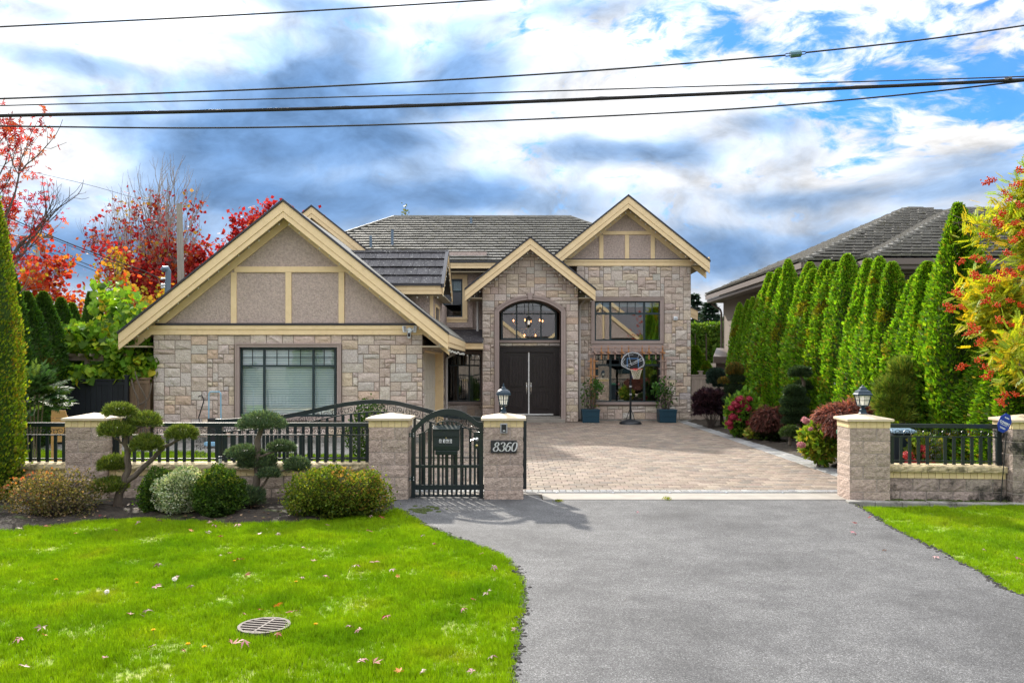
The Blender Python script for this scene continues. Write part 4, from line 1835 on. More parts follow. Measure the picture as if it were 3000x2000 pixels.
for a, b in ((1150.5, 1186.6), (1186.6, 1242.6), (1242.6, 1278.8)):
    g = MB()
    A, B = dxx(a) + .03, dxx(b) - .03
    pts = [(A, YD + .04, iz0 + fw), (B, YD + .043, iz0 + fw)] + [(B + (A - B) * k / 8, YD + .043 - .003 * k / 8, az2(B + (A - B) * k / 8) - fw * .9) for k in range(9)]
    g.poly(pts)
    g.build('pane', 'glass', awin)
hall = MB()
X0, X1, Z0, Z1, Ya, Yb_ = ix0 - .5, ix1 + .5, iz0 - .1, 5.0, YD + .12, YD + 3.2
hall.poly([(X0, Yb_, Z0), (X1, Yb_, Z0), (X1, Yb_, Z1), (X0, Yb_, Z1)])
hall.poly([(X0, Ya, Z0), (X0, Yb_, Z0), (X0, Yb_, Z1), (X0, Ya, Z1)])
hall.poly([(X1, Ya, Z0), (X1, Yb_, Z0), (X1, Yb_, Z1), (X1, Ya, Z1)])
hall.poly([(X0, Ya, Z0), (X1, Ya, Z0), (X1, Yb_, Z0), (X0, Yb_, Z0)])
hall.poly([(X0, Ya, Z1), (X1, Ya, Z1), (X1, Yb_, Z1), (X0, Yb_, Z1)])
hall.build('room', 'interior', awin)
# front doors
df = MB()
df.pbox(1146.8, 1159.4, 796, 953, YD, YD + .12)
df.pbox(1270.8, 1288.8, 796, 953, YD, YD + .12)
df.pbox(1159.4, 1270.8, 796, 808.5, YD - .002, YD + .12)
df.pbox(1146.8, 1288.8, 793.5, 796, YD - .05, YD + .1)
df.pbox(1151, 1153, 798, 952, YD - .012, YD)
df.pbox(1277, 1279, 798, 952, YD - .012, YD)
df.build('door_frame', 'door_wood', house)


def leaf_door(x0, x1, hinge):
    d = MB()
    Yd = YD + .05
    d.pbox(x0, x1, 809.5, 950, Yd, Yd + .06)
    do = d.build('door', 'door_wood', house)
    X0, X1 = dxx(x0, Yd), dxx(x1, Yd)
    zt_, zm, zl, zb_ = dz(817, Yd), dz(886, Yd), dz(900, Yd), dz(936, Yd)
    a0, a1 = X0 + .17, X1 - .17
    # two sunk panels: raised mouldings round vertical boards, the upper one with an arched head
    for (z0, z1, arc) in ((zm, zt_ - .04, .07), (zb_, zl, 0)):
        m = MB()
        w = .028
        m.box(a0 - w, a0, Yd - .04, Yd, z0 - w, z1)
        m.box(a1, a1 + w, Yd - .04, Yd, z0 - w, z1)
        m.box(a0, a1, Yd - .0395, Yd, z0 - w, z0)
        k = 10
        for i in range(k):
            u0, u1 = a0 + (a1 - a0) * i / k, a0 + (a1 - a0) * (i + 1) / k
            q = lambda u: z1 + arc * math.sin(math.pi * (u - a0) / (a1 - a0))
            m.prism([(u0, Yd - .022, q(u0)), (u1, Yd - .022, q(u1)), (u1, Yd - .022, q(u1) + w), (u0, Yd - .022, q(u0) + w)], (0, .022, 0))
        m.build('moulding', 'door_wood', do)
        for i in range(5):
            b = MB()
            u0, u1 = a0 + (a1 - a0) * i / 5 + .008, a0 + (a1 - a0) * (i + 1) / 5 - .008
            b.box(u0, u1, Yd - .008, Yd, z0 + .01, z1 - .004)
            b.build('plank', 'door_wood', do, bevel=.004)
    hm = MB()
    hx = dxx(1209.5 if hinge < 0 else 1219.5, Yd)
    zs = [dz(880, Yd), dz(888, Yd), dz(897, Yd), dz(905, Yd)]
    hm.box(hx - .022, hx + .022, Yd - .014, Yd, zs[2] - .01, zs[0] + .03)
    hm.tube([(hx, Yd - .01, zs[0]), (hx, Yd - .06, zs[0] - .04), (hx, Yd - .075, zs[1]), (hx, Yd - .06, zs[3] + .05), (hx, Yd - .01, zs[3])], [.011, .014, .017, .014, .011], 8)
    hm.build('handle', 'chrome', do, smooth=False)
    return do


leaf_door(1159.6, 1213.6, -1)
leaf_door(1215.6, 1270.6, 1)
th = MB()
th.pbox(1213.2, 1216, 808.5, 950, YD + .02, YD + .05)
th.pbox(1159.6, 1270.6, 950, 952.6, YD - .01, YD + .06)
th.build('astragal', 'white_paint', house)
stp = MB()
stp.box(ax0 - .12, ax1 + .14, 30.78, YD + .1, -.02, .125)
stp.box(ax0, ax1, YE + .1, YD + .02, .125, .19)
stp.build('doorstep', 'concrete', house, bevel=.008)
# entrance gable
gable(30.5, Xe, Ze, .794, -1.75, 3.112, .235, .18, YE, 35.5, frieze=False)
for xo in (-1.75, 3.11):
    e = MB()
    z = Ze - .794 * abs(xo - Xe)
    xa, xb = (xo, EX0) if xo < 0 else (EX1, xo)
    e.box(xa, xb, 30.57, 32.1, z - .36, z - .33)
    e.build('soffit', 'soffit', house)

# ---- right wing ---------------------------------------------------------------------
YW = 31.8
wx = lambda x: (x - CX) * YW / F
wz = lambda y: H - (y - HY) * YW / F
WX0, WX1 = wx(1328), wx(1587)
holes = [(wx(1366), wx(1516.5), wz(782.5), wz(691)), (wx(1366), wx(1516.5), wz(923), wz(812.5))]
wm = MB()
wall_with_holes(wm, WX0 - .05, WX1, -.05, wz(597), YW + .02, YW + .22, holes)
wm.box(WX1 - .2, WX1, YW + .22, 42, -.05, wz(597))
wwall = wm.build('wall', 'mortar', house)
twz = 8.5 * YW / F
okW = lambda x, z: not any(h[0] - twz < x < h[1] + twz and h[2] - twz * .9 < z < h[3] + twz for h in holes)
rects = ashlar(WX0 - .05, WX1, .06, wz(606), okW, seed=24)
lay_stones(wwall, rects, (0, YW + .02, 0), (1, 0, 0), (0, -1, 0), 25, 66)
pl = MB()
pl.box(WX0, WX1 + .01, YW - .03, YW + .02, -.05, .05)
pl.build('plinth', 'grey_concrete', house)
surround(1366, 1516.5, 691, 782.5, 7.5, YW + .02, .075, sill=6)
surround(1366, 1516.5, 812.5, 923, 7.0, YW + .02, .072, sill=6)
bt = MB()
bt.pbox(1359, 1523.5, 789.2, 805.2, YW - .03, YW + .02)
bt.build('stucco_panel', 'taupe_trim', house)
window(YW + .05, 1364.5, 1518, 690, 784, [1402, 1479.8], 720, [[(1, 0), (3, 0), (1, 0)]], 'upper window of the right wing reflecting the street', 4.6, 2.5)
lwin = window(YW + .05, 1364.5, 1518, 811.5, 924.5, [1402, 1479.8], 838, [[(1, 1), (3, 1), (1, 1)]], 'ground floor window of the right wing behind the basketball hoop', 4.6, 2.5)
blinds(lwin, YW + .2, 1366, 1517, 812, 822, 1.7)
upw = [o for o in bpy.data.objects if o.get('label') == 'upper window of the right wing reflecting the street'][0]
blinds(upw, YW + .2, 1366, 1517, 691, 703, 1.7)
Xw, Zw = 4.435, 8.63
gable(31.2, Xw, Zw, .803, 1.33, 7.54, .27, .175, YW + .02, 37.4)
fz = Zw - .37 - .015 - .235
zb = wz(594)
st = MB()
hw = (fz + .06 - zb) / .803
st.prism([(Xw, YW + .055, fz + .06), (Xw - hw, YW + .055, zb), (Xw + hw, YW + .055, zb)], (0, .15, 0))
st.build('stucco_panel', 'stucco', house)
timber(1385, 1502, 530.7, 538.8, YW + .055, .045)
for a, b in ((1376.6, 1386), (1435.7, 1445), (1495, 1504.3)):
    timber(a, b, 539.2, 594, YW + .055, .04)
timber(1292, 1594, 594, 596, YW + .055, .13, 'beam_flashing', 'flashing')
timber(1290, 1598, 596.2, 601, YW + .055, .115, 'beam')
timber(1290, 1598, 601.2, 610.5, YW + .055, .09, 'beam')
e = MB()
e.box(WX1, 7.54, 31.27, 42, wz(612), wz(610))
e.build('soffit', 'soffit', house)
e = MB()
e.box(7.50, 7.55, 31.26, 42, wz(612), wz(612) + .3)
e.build('fascia', 'cream_trim', house)
# low rear roof that shows past the wing's corner
rb_ = MB()
q0, q1 = W(1560, 694, 39), W(1603, 714, 39)
rb_.prism([(q0.x, 39, q0.z), (q1.x, 39, q1.z), (q1.x, 39, q1.z - .27), (q0.x, 39, q0.z - .27)], (0, .05, 0))
rb_.prism([(q0.x, 39.02, q0.z - .27), (q1.x, 39.02, q1.z - .27), (q1.x, 39.02, q1.z - .45), (q0.x, 39.02, q0.z - .45)], (0, .05, 0))
rb_.build('barge_board', 'cream_trim', house)
rb_ = MB()
rb_.prism([(q0.x, 38.97, q0.z + .06), (q1.x + .06, 38.97, q1.z + .03), (q1.x + .06, 38.97, q1.z - .02), (q0.x, 38.97, q0.z + .01)], (0, 5, 0))
rb_.build('roof', 'dark_tile', house)

# ---- upper left gable, behind the garage --------------------------------------------
YL = 31.2
Xl, Zl = (715.3 - CX) * YL / F, H + (HY - 472) * YL / F
gable(YL, Xl, Zl, .795, Xl - 3.1, Xl + 2.62, .25, .165, YL + .6, 37.0)
lw_ = MB()
lw_.prism([(Xl, YL + .62, Zl - .5), (Xl - 3.0, YL + .62, Zl - 2.9), (Xl - 3.0, YL + .62, 2.5), (-2.9, YL + .62, 2.5), (-2.9, YL + .62, 5.9), (Xl + 2.9, YL + .62, 5.9)], (0, .2, 0))
lw_.build('wall', 'stucco', house)

# ---- main hipped roof ---------------------------------------------------------------
trr = random.Random(5)
EY, EZ = 31.4, 6.03
RY, RZ = 37.2, 8.86
E0, E1, R0, R1 = Vector((-10.0, EY, EZ)), Vector((7.3, EY, EZ)), Vector((-5.36, RY, RZ)), Vector((2.65, RY, RZ))
BK0, BK1 = Vector((-10, 43, EZ)), Vector((7.3, 43, EZ))
rf = MB()
V0, VX = Vector((1.45, EY, EZ)), Vector((3.87, 35.68, 8.12))
rf.poly([E0, V0, VX, R1, R0])
rf.poly([E1, BK1, R1, VX])
rf.poly([BK1, BK0, R0, R1])
rf.poly([BK0, E0, R0])
roof = rf.build('roof', 'flashing', house)
tl = MB()
for pts, fs in tile_slope(E0, E1, R1, R0, 19, .33, trr, .085):
    c = trr.uniform(.9, 1.12)
    if max(p.x for p in pts) < 1.5 + .553 * (pts[0].y - EY):
        tl.faces(pts, fs, (c, c, c))
for quad in ((BK0, E0, R0, R0),):
    for pts, fs in tile_slope(*quad, 19, .66, trr, .04):
        tl.faces(pts, fs)
ridge_caps(tl, R0, R1, trr)
ridge_caps(tl, E0, R0, trr)
ridge_caps(tl, VX, R1, trr)
tag(tl.build('roof_tiles', 'roof_tile', roof), kind='stuff')
for k, (y0, y1, d) in enumerate(((599, 602, -.05), (602, 608.7, 0), (609, 616, .02))):
    fa = MB()
    fa.pbox(846, 1296, y0, y1, EY + d, EY + d + .06)
    fa.build('fascia' if k else 'gutter', 'cream_trim' if k else 'flashing', house)
so = MB()
so.box(-5.6, 2.0, EY + .08, YR + .1, EZ - .30, EZ - .27)
so.build('soffit', 'soffit', house)
# main wall behind, so nothing shows through
bw = MB()
bw.box(-10, -3.2, 32.6, 32.8, -.05, 6.0)
bw.box(-1.0, 2.6, 32.6, 32.8, 4.9, 6.6)
bw.box(-10, 7, 42, 42.2, -.05, 6)
bw.box(-10, -9.8, 32.8, 42, -.05, 6)
bw.build('wall', 'stucco', house)

# ---- dark tiled dormer over the garage's back ----------------------------------------
dX0, dX1 = -6.6, -2.2
dY0, dY1 = 26.0, 27.9
dZ0, dZ1 = H + (HY - 654) * dY0 / F, H + (HY - 579) * dY1 / F
dr = MB()
dr.poly([(dX0, dY0, dZ0), (dX1, dY0, dZ0), (dX1, dY1, dZ1), (dX0, dY1, dZ1)])
dr.poly([(dX0, dY1, dZ1), (dX1, dY1, dZ1), (dX1, 2 * dY1 - dY0, dZ0), (dX0, 2 * dY1 - dY0, dZ0)])
droof = dr.build('roof', 'flashing', house)
for pts, fs in tile_slope((dX0, dY0, dZ0), (dX1 - .04, dY0, dZ0), (dX1 - .04, dY1, dZ1), (dX0, dY1, dZ1), 4, .37, trr, .06, .008):
    t = MB()
    c = trr.uniform(.8, 1.25)
    t.faces(pts, fs, (c, c, c))
    t.build('tile', 'dark_tile', droof)
cp = MB()
ridge_caps(cp, (dX0, dY1, dZ1), (dX1 - .05, dY1, dZ1), trr, .2, .5, .03)
cp.build('ridge_cap', 'dark_tile', droof)
for k, (z0, z1, y) in enumerate(((dZ0 - .03, dZ0 + .03, dY0 - .06), (dZ0 - .17, dZ0 - .03, dY0), (dZ0 - .29, dZ0 - .17, dY0 + .02))):
    fa = MB()
    fa.box(dX0, dX1 - .02, y, y + .05, z0, z1)
    fa.build('fascia' if k else 'gutter', 'cream_trim' if k else 'flashing', house)
dm_ = (dZ1 - dZ0) / (dY1 - dY0)
for (t0, t1, x0, x1, ma, nm) in ((-.07, .05, dX1 - .06, dX1 + .05, 'flashing', 'roof_edge'), (.05, .20, dX1, dX1 + .04, 'cream_trim', 'barge_board'), (.20, .30, dX1, dX1 + .025, 'cream_trim', 'barge_board')):
    b = MB()
    for ye in (dY0 - .06, 2 * dY1 - dY0 + .06):
        z = lambda y, t: dZ1 - dm_ * abs(y - dY1) - t
        b.prism([(x0, dY1, z(dY1, t0)), (x0, ye, z(ye, t0)), (x0, ye, z(ye, t1)), (x0, dY1, z(dY1, t1))], (x1 - x0, 0, 0))
    b.build(nm, ma, house)
sf = MB()
sf.box(dX0, dX1 - .02, dY0 + .07, 29.9, dZ0 - .30, dZ0 - .27)
sf.build('soffit', 'soffit', house)
dw = MB()
dwX = -2.56
dw.box(dX0, dwX, 26.55, 26.75, 2.9, dZ0 - .3)
dw.box(dwX - .2, dwX, 26.75, 27.3, 2.9, dZ0 - .3)
dw.box(dwX - .2, dwX, 28.6, 32.2, 2.9, dZ0 - .3)
dw.box(dwX - .2, dwX, 27.3, 28.6, 2.9, 3.3)
dw.box(dwX - .2, dwX, 27.3, 28.6, 4.1, dZ0 - .3)
dw.build('wall', 'stucco', house)
ctm = MB()
ctm.box(dwX - .1, dwX + .012, 26.53, 26.548, 2.95, dZ0 - .3)
ctm.box(dwX + .002, dwX + .03, 27.18, 27.3, 3.2, 4.2)
ctm.box(dwX + .002, dwX + .03, 28.6, 28.72, 3.2, 4.2)
ctm.box(dwX + .002, dwX + .04, 27.3, 28.6, 3.2, 3.3)
ctm.box(dwX + .002, dwX + .03, 27.3, 28.6, 4.1, 4.2)
ctm.build('window_surround', 'cream_trim', house)
sg = MB()
sg.poly([(dwX - .05, 27.3, 3.3), (dwX - .05, 28.6, 3.3), (dwX - .05, 28.6, 4.1), (dwX - .05, 27.3, 4.1)])
sg.box(dwX - .08, dwX - .02, 27.92, 27.98, 3.3, 4.1)
sg.build('window', 'window_frame', house)

# ---- pipes and small fittings on the house -------------------------------------------
for pts, r, nm, ma in (
        ([W(1097, 640, 32.0), W(1097, 778, 32.0)], .045, 'downpipe', 'white_paint'),
        ([W(1345, 686, 31.3), W(1332, 700, 31.55), W(1331.5, 710, 31.6), W(1331.5, 962, 31.6)], .045, 'downpipe', 'grey_pipe'),
        ([(-1.85, 29.9, 2.68), (-2.2, 30.2, 2.55), (-2.42, 30.24, 2.4), (-2.42, 30.24, .05)], .05, 'downpipe', 'grey_pipe')):
    t = MB()
    t.tube(pts, r, 8)
    t.build(nm, ma, house)
for x, y0, y1, Y in ((901, 528, 550, 33.4), (1082, 500, 515, 36.2), (851.5, 541, 552, 33.2)):
    t = MB()
    a, b = W(x, y1, Y), W(x, y0, Y)
    t.tube([a - Vector((0, 0, .3)), b], .055, 10)
    t.build('vent_pipe', 'blue_pipe', house)
sr = MB()
sr.pbox(1547.5, 1556.5, 727, 735, YW - .10, YW - .0)
sro = sr.build('alarm_siren', 'white_plastic', house, bevel=.02)
sr = MB()
sr.pbox(1549.5, 1554.5, 730, 732.5, YW - .108, YW - .101)
sr.build('grille', 'grey_plastic', sro)
# electrical service mast on the garage roof
mast = MB()
ma_, mb_ = W(384, 700, 25.0), W(386.5, 622, 25.0)
mast.tube([ma_, mb_, mb_ + Vector((-.03, -.02, .06)), mb_ + Vector((-.12, -.04, .06)), mb_ + Vector((-.17, -.05, .0))], [.085, .085, .095, .09, .07], 12)
mo = mast.build('service_mast', 'blue_pipe', house)
for z in (.24, .42, .5):
    i_ = MB()
    p = mb_ - Vector((.11, .05, z))
    i_.tube([p + Vector((.06, 0, 0)), p - Vector((.07, 0, 0))], .025, 8)
    i_.lathe(p - Vector((.06, 0, .03)), [(.02, 0), (.045, .01), (.03, .03), (.045, .05), (.02, .06)], 10)
    i_.build('insulator', 'white_plastic', mo)
# ------------------------------------------------------------------ street front: pillars, walls, railings, gates
brr = random.Random(77)


def lthing(name, label, cat, loc, group=None, rz=0.0):
    """a thing whose parts are built in its own space"""
    o = thing(name, label, cat, loc, group, rz)
    ORG[o] = Vector((0, 0, 0))
    return o


def rough_face(mb, P, n, col, rr, amp=.013, nu=6, nv=4):
    """split rock face on the quad P (4 corners, counter-clockwise from lower left), bulging along n"""
    P = [Vector(p) for p in P]
    n = Vector(n)
    pts = []
    for j in range(nv + 1):
        for i in range(nu + 1):
            u, v = i / nu, j / nv
            q = P[0].lerp(P[1], u).lerp(P[3].lerp(P[2], u), v)
            if 0 < i < nu and 0 < j < nv:
                q = q + n * rr.uniform(.0, amp)
            pts.append(q)
    fs = []
    for j in range(nv):
        for i in range(nu):
            a = j * (nu + 1) + i
            fs.append((a, a + 1, a + nu + 2, a + nu + 1))
    mb.faces(pts, fs, col)


def block_geo(mb, x0, x1, y0, y1, z0, z1, rr, faces='flr', col=None, amp=.012):
    g = .0065
    x0, x1, z0, z1 = x0 + g, x1 - g, z0 + g, z1 - g
    kk = rr.uniform(.88, 1.08)
    c = col or tuple(v * kk * rr.uniform(.985, 1.015) for v in (1, .985, .97))
    if 'f' in faces:
        rough_face(mb, [(x0, y0, z0), (x1, y0, z0), (x1, y0, z1), (x0, y0, z1)], (0, -1, 0), c, rr, amp)
    else:
        mb.poly([(x0, y0, z0), (x1, y0, z0), (x1, y0, z1), (x0, y0, z1)], c)
    if 'l' in faces:
        rough_face(mb, [(x0, y1, z0), (x0, y0, z0), (x0, y0, z1), (x0, y1, z1)], (-1, 0, 0), c, rr, amp)
    if 'r' in faces:
        rough_face(mb, [(x1, y0, z0), (x1, y1, z0), (x1, y1, z1), (x1, y0, z1)], (1, 0, 0), c, rr, amp)
    if 'b' in faces:
        rough_face(mb, [(x1, y1, z0), (x0, y1, z0), (x0, y1, z1), (x1, y1, z1)], (0, 1, 0), c, rr, amp)
    mb.poly([(x0, y0, z1), (x1, y0, z1), (x1, y1, z1), (x0, y1, z1)], c)


def pillar(label, cx, cy, rz, seed, w=.635, d=.61, stain='block'):
    """block pillar with soldier band and pyramid cap; origin at the middle of the foot"""
    rr = random.Random(seed)
    p = lthing('gate_pillar', label, 'pillar', (cx, cy, 0), 'block pillars along the street front', rz)
    core = MB()
    core.box(-w / 2 + .012, w / 2 - .012, -d / 2 + .012, d / 2 - .012, -.1, 1.29)
    core.build('joint', 'joint', p)
    h = .2016
    for k in range(6):
        z0 = 1.18 - (k + 1) * h
        x = -w / 2 + (w / 3 if k % 2 else 2 * w / 3)
        for a, b, fc in ((-w / 2, x, 'flb'), (x, w / 2, 'frb')):
            m = MB()
            block_geo(m, a, b, -d / 2, d / 2, z0, z0 + h, rr, fc)
            m.build('block', stain, p)
    n = 6
    bw = w / n
    for k in range(n):
        for side in range(4):
            m = MB()
            c = tuple([rr.uniform(.93, 1.04)] * 3)
            a, b = -w / 2 + k * bw + .003, -w / 2 + (k + 1) * bw - .003
            dd = d / w
            if side == 0:
                m.box(a, b, -d / 2 - .004, -d / 2 + .03, 1.184, 1.287, c)
            elif side == 1:
                m.box(a, b, d / 2 - .03, d / 2 + .004, 1.184, 1.287, c)
            elif side == 2:
                m.box(-w / 2 - .004, -w / 2 + .03, a * dd * .92, b * dd * .92, 1.184, 1.287, c)
            else:
                m.box(w / 2 - .03, w / 2 + .004, a * dd * .92, b * dd * .92, 1.184, 1.287, c)
            m.build('band_brick', 'band_brick', p)
    c = MB()
    o = .045
    X, Y_ = w / 2 + o, d / 2 + o
    lo = [(-X, -Y_, 1.29), (X, -Y_, 1.29), (X, Y_, 1.29), (-X, Y_, 1.29)]
    hi = [(x, y, 1.328) for x, y, _ in lo]
    c.faces(lo + hi + [(0, 0, 1.40)], [(3, 2, 1, 0), (0, 1, 5, 4), (1, 2, 6, 5), (2, 3, 7, 6), (3, 0, 4, 7), (4, 5, 8), (5, 6, 8), (6, 7, 8), (7, 4, 8)])
    c.build('cap', 'cap_stone', p, bevel=.004)
    return p


def low_wall(label, loc, rz, L, seed, stain):
    rr = random.Random(seed)
    w = lthing('garden_wall', label, 'garden wall', loc, 'low block walls under the railings', rz)
    core = MB()
    core.box(0, L, .02, .26, -.1, .48)
    core.build('joint', 'joint', w)
    h = .2016
    for k in range(2):
        z0 = .375 - (k + 1) * h
        x = -(.2 if k else .0)
        while x < L:
            a, b = max(x, 0), min(x + .4064, L)
            if b - a > .03:
                m = MB()
                block_geo(m, a, b, 0, .28, z0, z0 + h, rr, 'f', amp=.018)
                m.build('block', stain, w)
            x += .4064
    x = 0
    while x < L - .02:
        m = MB()
        c = tuple([rr.uniform(.9, 1.04)] * 3)
        m.box(x + .003, min(x + .104, L), -.006, .28, .379, .477, c)
        m.build('band_brick', 'band_brick', w)
        x += .107
    x = 0
    while x < L - .02:
        m = MB()
        b = min(x + .61, L)
        g = .003
        rough_face(m, [(x + g, -.05, .482), (b - g, -.05, .482), (b - g, -.05, .575), (x + g, -.05, .575)], (0, -1, 0), (1, 1, 1), rr, .016, 7, 3)
        m.poly([(x + g, -.05, .575), (b - g, -.05, .575), (b - g, .32, .58), (x + g, .32, .58)])
        m.poly([(x + g, -.05, .482), (b - g, -.05, .482), (b - g, .32, .482), (x + g, .32, .482)])
        m.poly([(b - g, -.05, .482), (b - g, .32, .482), (b - g, .32, .58), (b - g, -.05, .575)])
        m.poly([(x + g, -.05, .482), (x + g, .32, .482), (x + g, .32, .58), (x + g, -.05, .575)])
        m.build('coping', 'cap_rough', w)
        x += .61
    return w


# ---- one pair of wrought scrolls, shared by every railing and gate --------------------
def scroll_mesh():
    m = MB()
    for s in (-1, 1):
        pts = []
        for k in range(17):
            t = k / 16
            a = -.6 + t * 7.6
            r = .046 * (1 - .80 * t)
            pts.append(Vector((s * (.062 + r * math.cos(a) * 1.0), 0, .0 + r * math.sin(a))))
        m.tube(pts, .0052, 4)
        q = [Vector((s * .105, 0, -.02)), Vector((s * .118, 0, -.046)), Vector((s * .135, 0, -.054))]
        m.tube(q, [.006, .005, .002], 4)
        m.tube([Vector((s * .10, 0, .03)), Vector((s * .125, 0, .0)), Vector((s * .128, 0, .045))], [.004, .010, .002], 4)
    m.tube([Vector((-.02, 0, -.05)), Vector((0, 0, -.01)), Vector((.02, 0, -.05))], .005, 4)
    m.tube([Vector((0, 0, -.055)), Vector((0, 0, .055))], .005, 4)
    return m.mesh('scroll', 'black_iron')


SCROLL = scroll_mesh()


def bar_mesh(w, d, h):
    m = MB()
    m.box(-w / 2, w / 2, -d / 2, d / 2, 0, h)
    return m.mesh('baluster', 'black_iron')


_bars = {}


def baluster(parent, x, z0, z1, w=.048, d=.025, y=0.0):
    k = (round(w, 4), round(d, 4))
    if k not in _bars:
        _bars[k] = bar_mesh(w, d, 1.0)
    put('baluster', _bars[k], parent, (x, y, z0), sc=(1, 1, z1 - z0))


def railing(label, loc, rz, L, inserts=(), post_right=False):
    f = lthing('iron_railing', label, 'railing', loc, 'iron railings on the low walls', rz)
    m = MB()
    m.box(0, L, -.03, .03, 1.168, 1.236)
    m.build('top_rail', 'black_iron', f, bevel=.004)
    for z, nm in ((1.03, 'rail'), (.64, 'bottom_rail')):
        m = MB()
        m.box(0, L, -.016, .016, z - .010, z + .010)
        m.build(nm, 'black_iron', f)
    n = int(L / .137)
    x0 = (L - n * .137) / 2
    for k in range(n + 1):
        x = x0 + k * .137
        if any(abs(x - i) < .05 for i in inserts):
            continue
        if .02 < x < L - .02:
            baluster(f, x, .585, 1.021)
    ns = max(1, int(L / .272))
    for k in range(ns):
        put('scroll', SCROLL, f, ((k + .5) * L / ns, 0, 1.10), sc=(L / ns / .272, 1, 1.0))
    for i in inserts:
        for z in (.955, .835, .715):
            put('scroll', SCROLL, f, (i, 0, z), sc=(.62, 1, 1.0))
    for xx, on in ((.0, True), (L, True)):
        m = MB()
        w = .042 if not (post_right and xx == L) else .075
        m.box(xx - w / 2, xx + w / 2, -.03, .031, .575, 1.2)
        m.build('post', 'black_iron', f)
    return f


YP = 13.2
px_ = lambda x, Y=YP: (x - CX) * Y / F
PA = pillar('weathered block pillar behind the cloud pruned pine in the left bed', px_(149) + .3175, YP + .305, 0, 1)
PB = pillar('block pillar between the left railing and the arched walk gate, no lamp on top', px_(846.5) + .3175, YP + .305, 0, 2)
PC = pillar('block pillar with the house number plaque, round topped lamp standing on it', px_(1111.4) + .3175, YP + .305, 0, 3)
PDx, PDy = (1955.3 - CX) * 13.0 / F + .3175, 13.0 + .305
PDp = pillar('block pillar on the right of the driveway mouth under the square lamp', PDx, PDy, R(-4), 4)
PEx, PEy = (2330.4 - CX) * 12.78 / F + .3175, 12.78 + .305
PEp = pillar('stained block pillar at the right edge beside the blue alarm sign', PEx, PEy, R(-4), 5, stain='block_stained')

xa, xb = px_(149) + .635, px_(846.5)
low_wall('long low block wall behind the clipped shrubs of the left bed', (xa, YP + .16, 0), 0, xb - xa, 6, 'block')
railing('long black iron railing above the shrubs between two pillars', (xa + .02, YP + .3, 0), 0, xb - xa - .04, inserts=(2.93, 1.42))
low_wall('short low block wall between the tall cedar and the leftmost pillar', (-9.6, YP + .16, 0), 0, px_(149) + 9.6, 7, 'block')
railing('short black iron railing beside the tall cedar at the far left', (-9.6, YP + .3, 0), 0, px_(149) + 9.58)
ang = math.atan2(PEy - PDy, PEx - PDx)
ca, sa = math.cos(ang), math.sin(ang)
LD = math.hypot(PEx - PDx, PEy - PDy) - .635
s0 = Vector((PDx + ca * .3175, PDy + sa * .3175, 0))
low_wall('low block wall streaked black with mould on the right of the driveway', (s0.x - sa * -.13, s0.y - .14, 0), ang, LD, 8, 'block_stained')
railing('black iron railing on the right with hydrangea heads showing through', (s0.x, s0.y, 0), ang, LD - .05, inserts=(LD * .445,), post_right=True)
kb = lthing('kerb_strip', 'mossy concrete kerb strip at the foot of the right wall', 'kerb', (s0.x - .75, s0.y - .42, 0), None, ang)
x = 0
while x < 4.2:
    m = MB()
    m.box(x, x + .40, -.05, .12, -.03, .052 + brr.uniform(-.006, .006))
    m.build('kerb_stone', 'grey_concrete', kb, bevel=.012)
    x += .406
moss = MB()
for k in range(150):
    t = brr.random() * (LD + .5)
    c = Vector((s0.x + ca * (t - .2), s0.y + sa * (t - .2) - brr.uniform(.16, .33), .03))
    r = brr.uniform(.015, .05)
    moss.lathe(c, [(r, 0), (r * .8, r * .35), (0, r * .5)], 7)
mat('moss', (.06, .085, .012), (.035, .045, .012), ns=20, rough=1, bump=1, bs=80)
tag(moss.build('moss', 'moss', at=(s0.x, s0.y, 0), smooth=True), label='dark green moss along the foot of the stained right wall', kind='stuff')

# ---- sliding driveway gate, drawn back behind the left railing ------------------------
YS = 14.12
sl = lthing('sliding_gate', 'long black sliding gate with arched top drawn back behind the left railing', 'gate', (0, YS, 0))
zz = [(496, 963), (561, 959), (644, 952.5), (709, 940.6), (774, 926.5), (817, 920), (860, 916.8), (904, 919.5), (947, 929), (980, 937.5),
      (1020, 948), (1088, 955.5), (1130, 958), (1208, 961)]
crv = smooth_line([((x - CX) * YS / F, H - (y - HY) * YS / F) for x, y in zz], 5)
zt_at = lambda x: float(np.interp(x, [c[0] for c in crv], [c[1] for c in crv]))


def ribbon_arch(parent, name, pts, dz0, dz1, y0, y1):
    m = MB()
    for (xa_, za), (xb_, zb__) in zip(pts[:-1], pts[1:]):
        m.hexa([(xa_, y0, za + dz0), (xb_, y0, zb__ + dz0), (xb_, y0, zb__ + dz1), (xa_, y0, za + dz1),
                (xa_, y1, za + dz0), (xb_, y1, zb__ + dz0), (xb_, y1, zb__ + dz1), (xa_, y1, za + dz1)])
    return m.build(name, 'black_iron', parent)


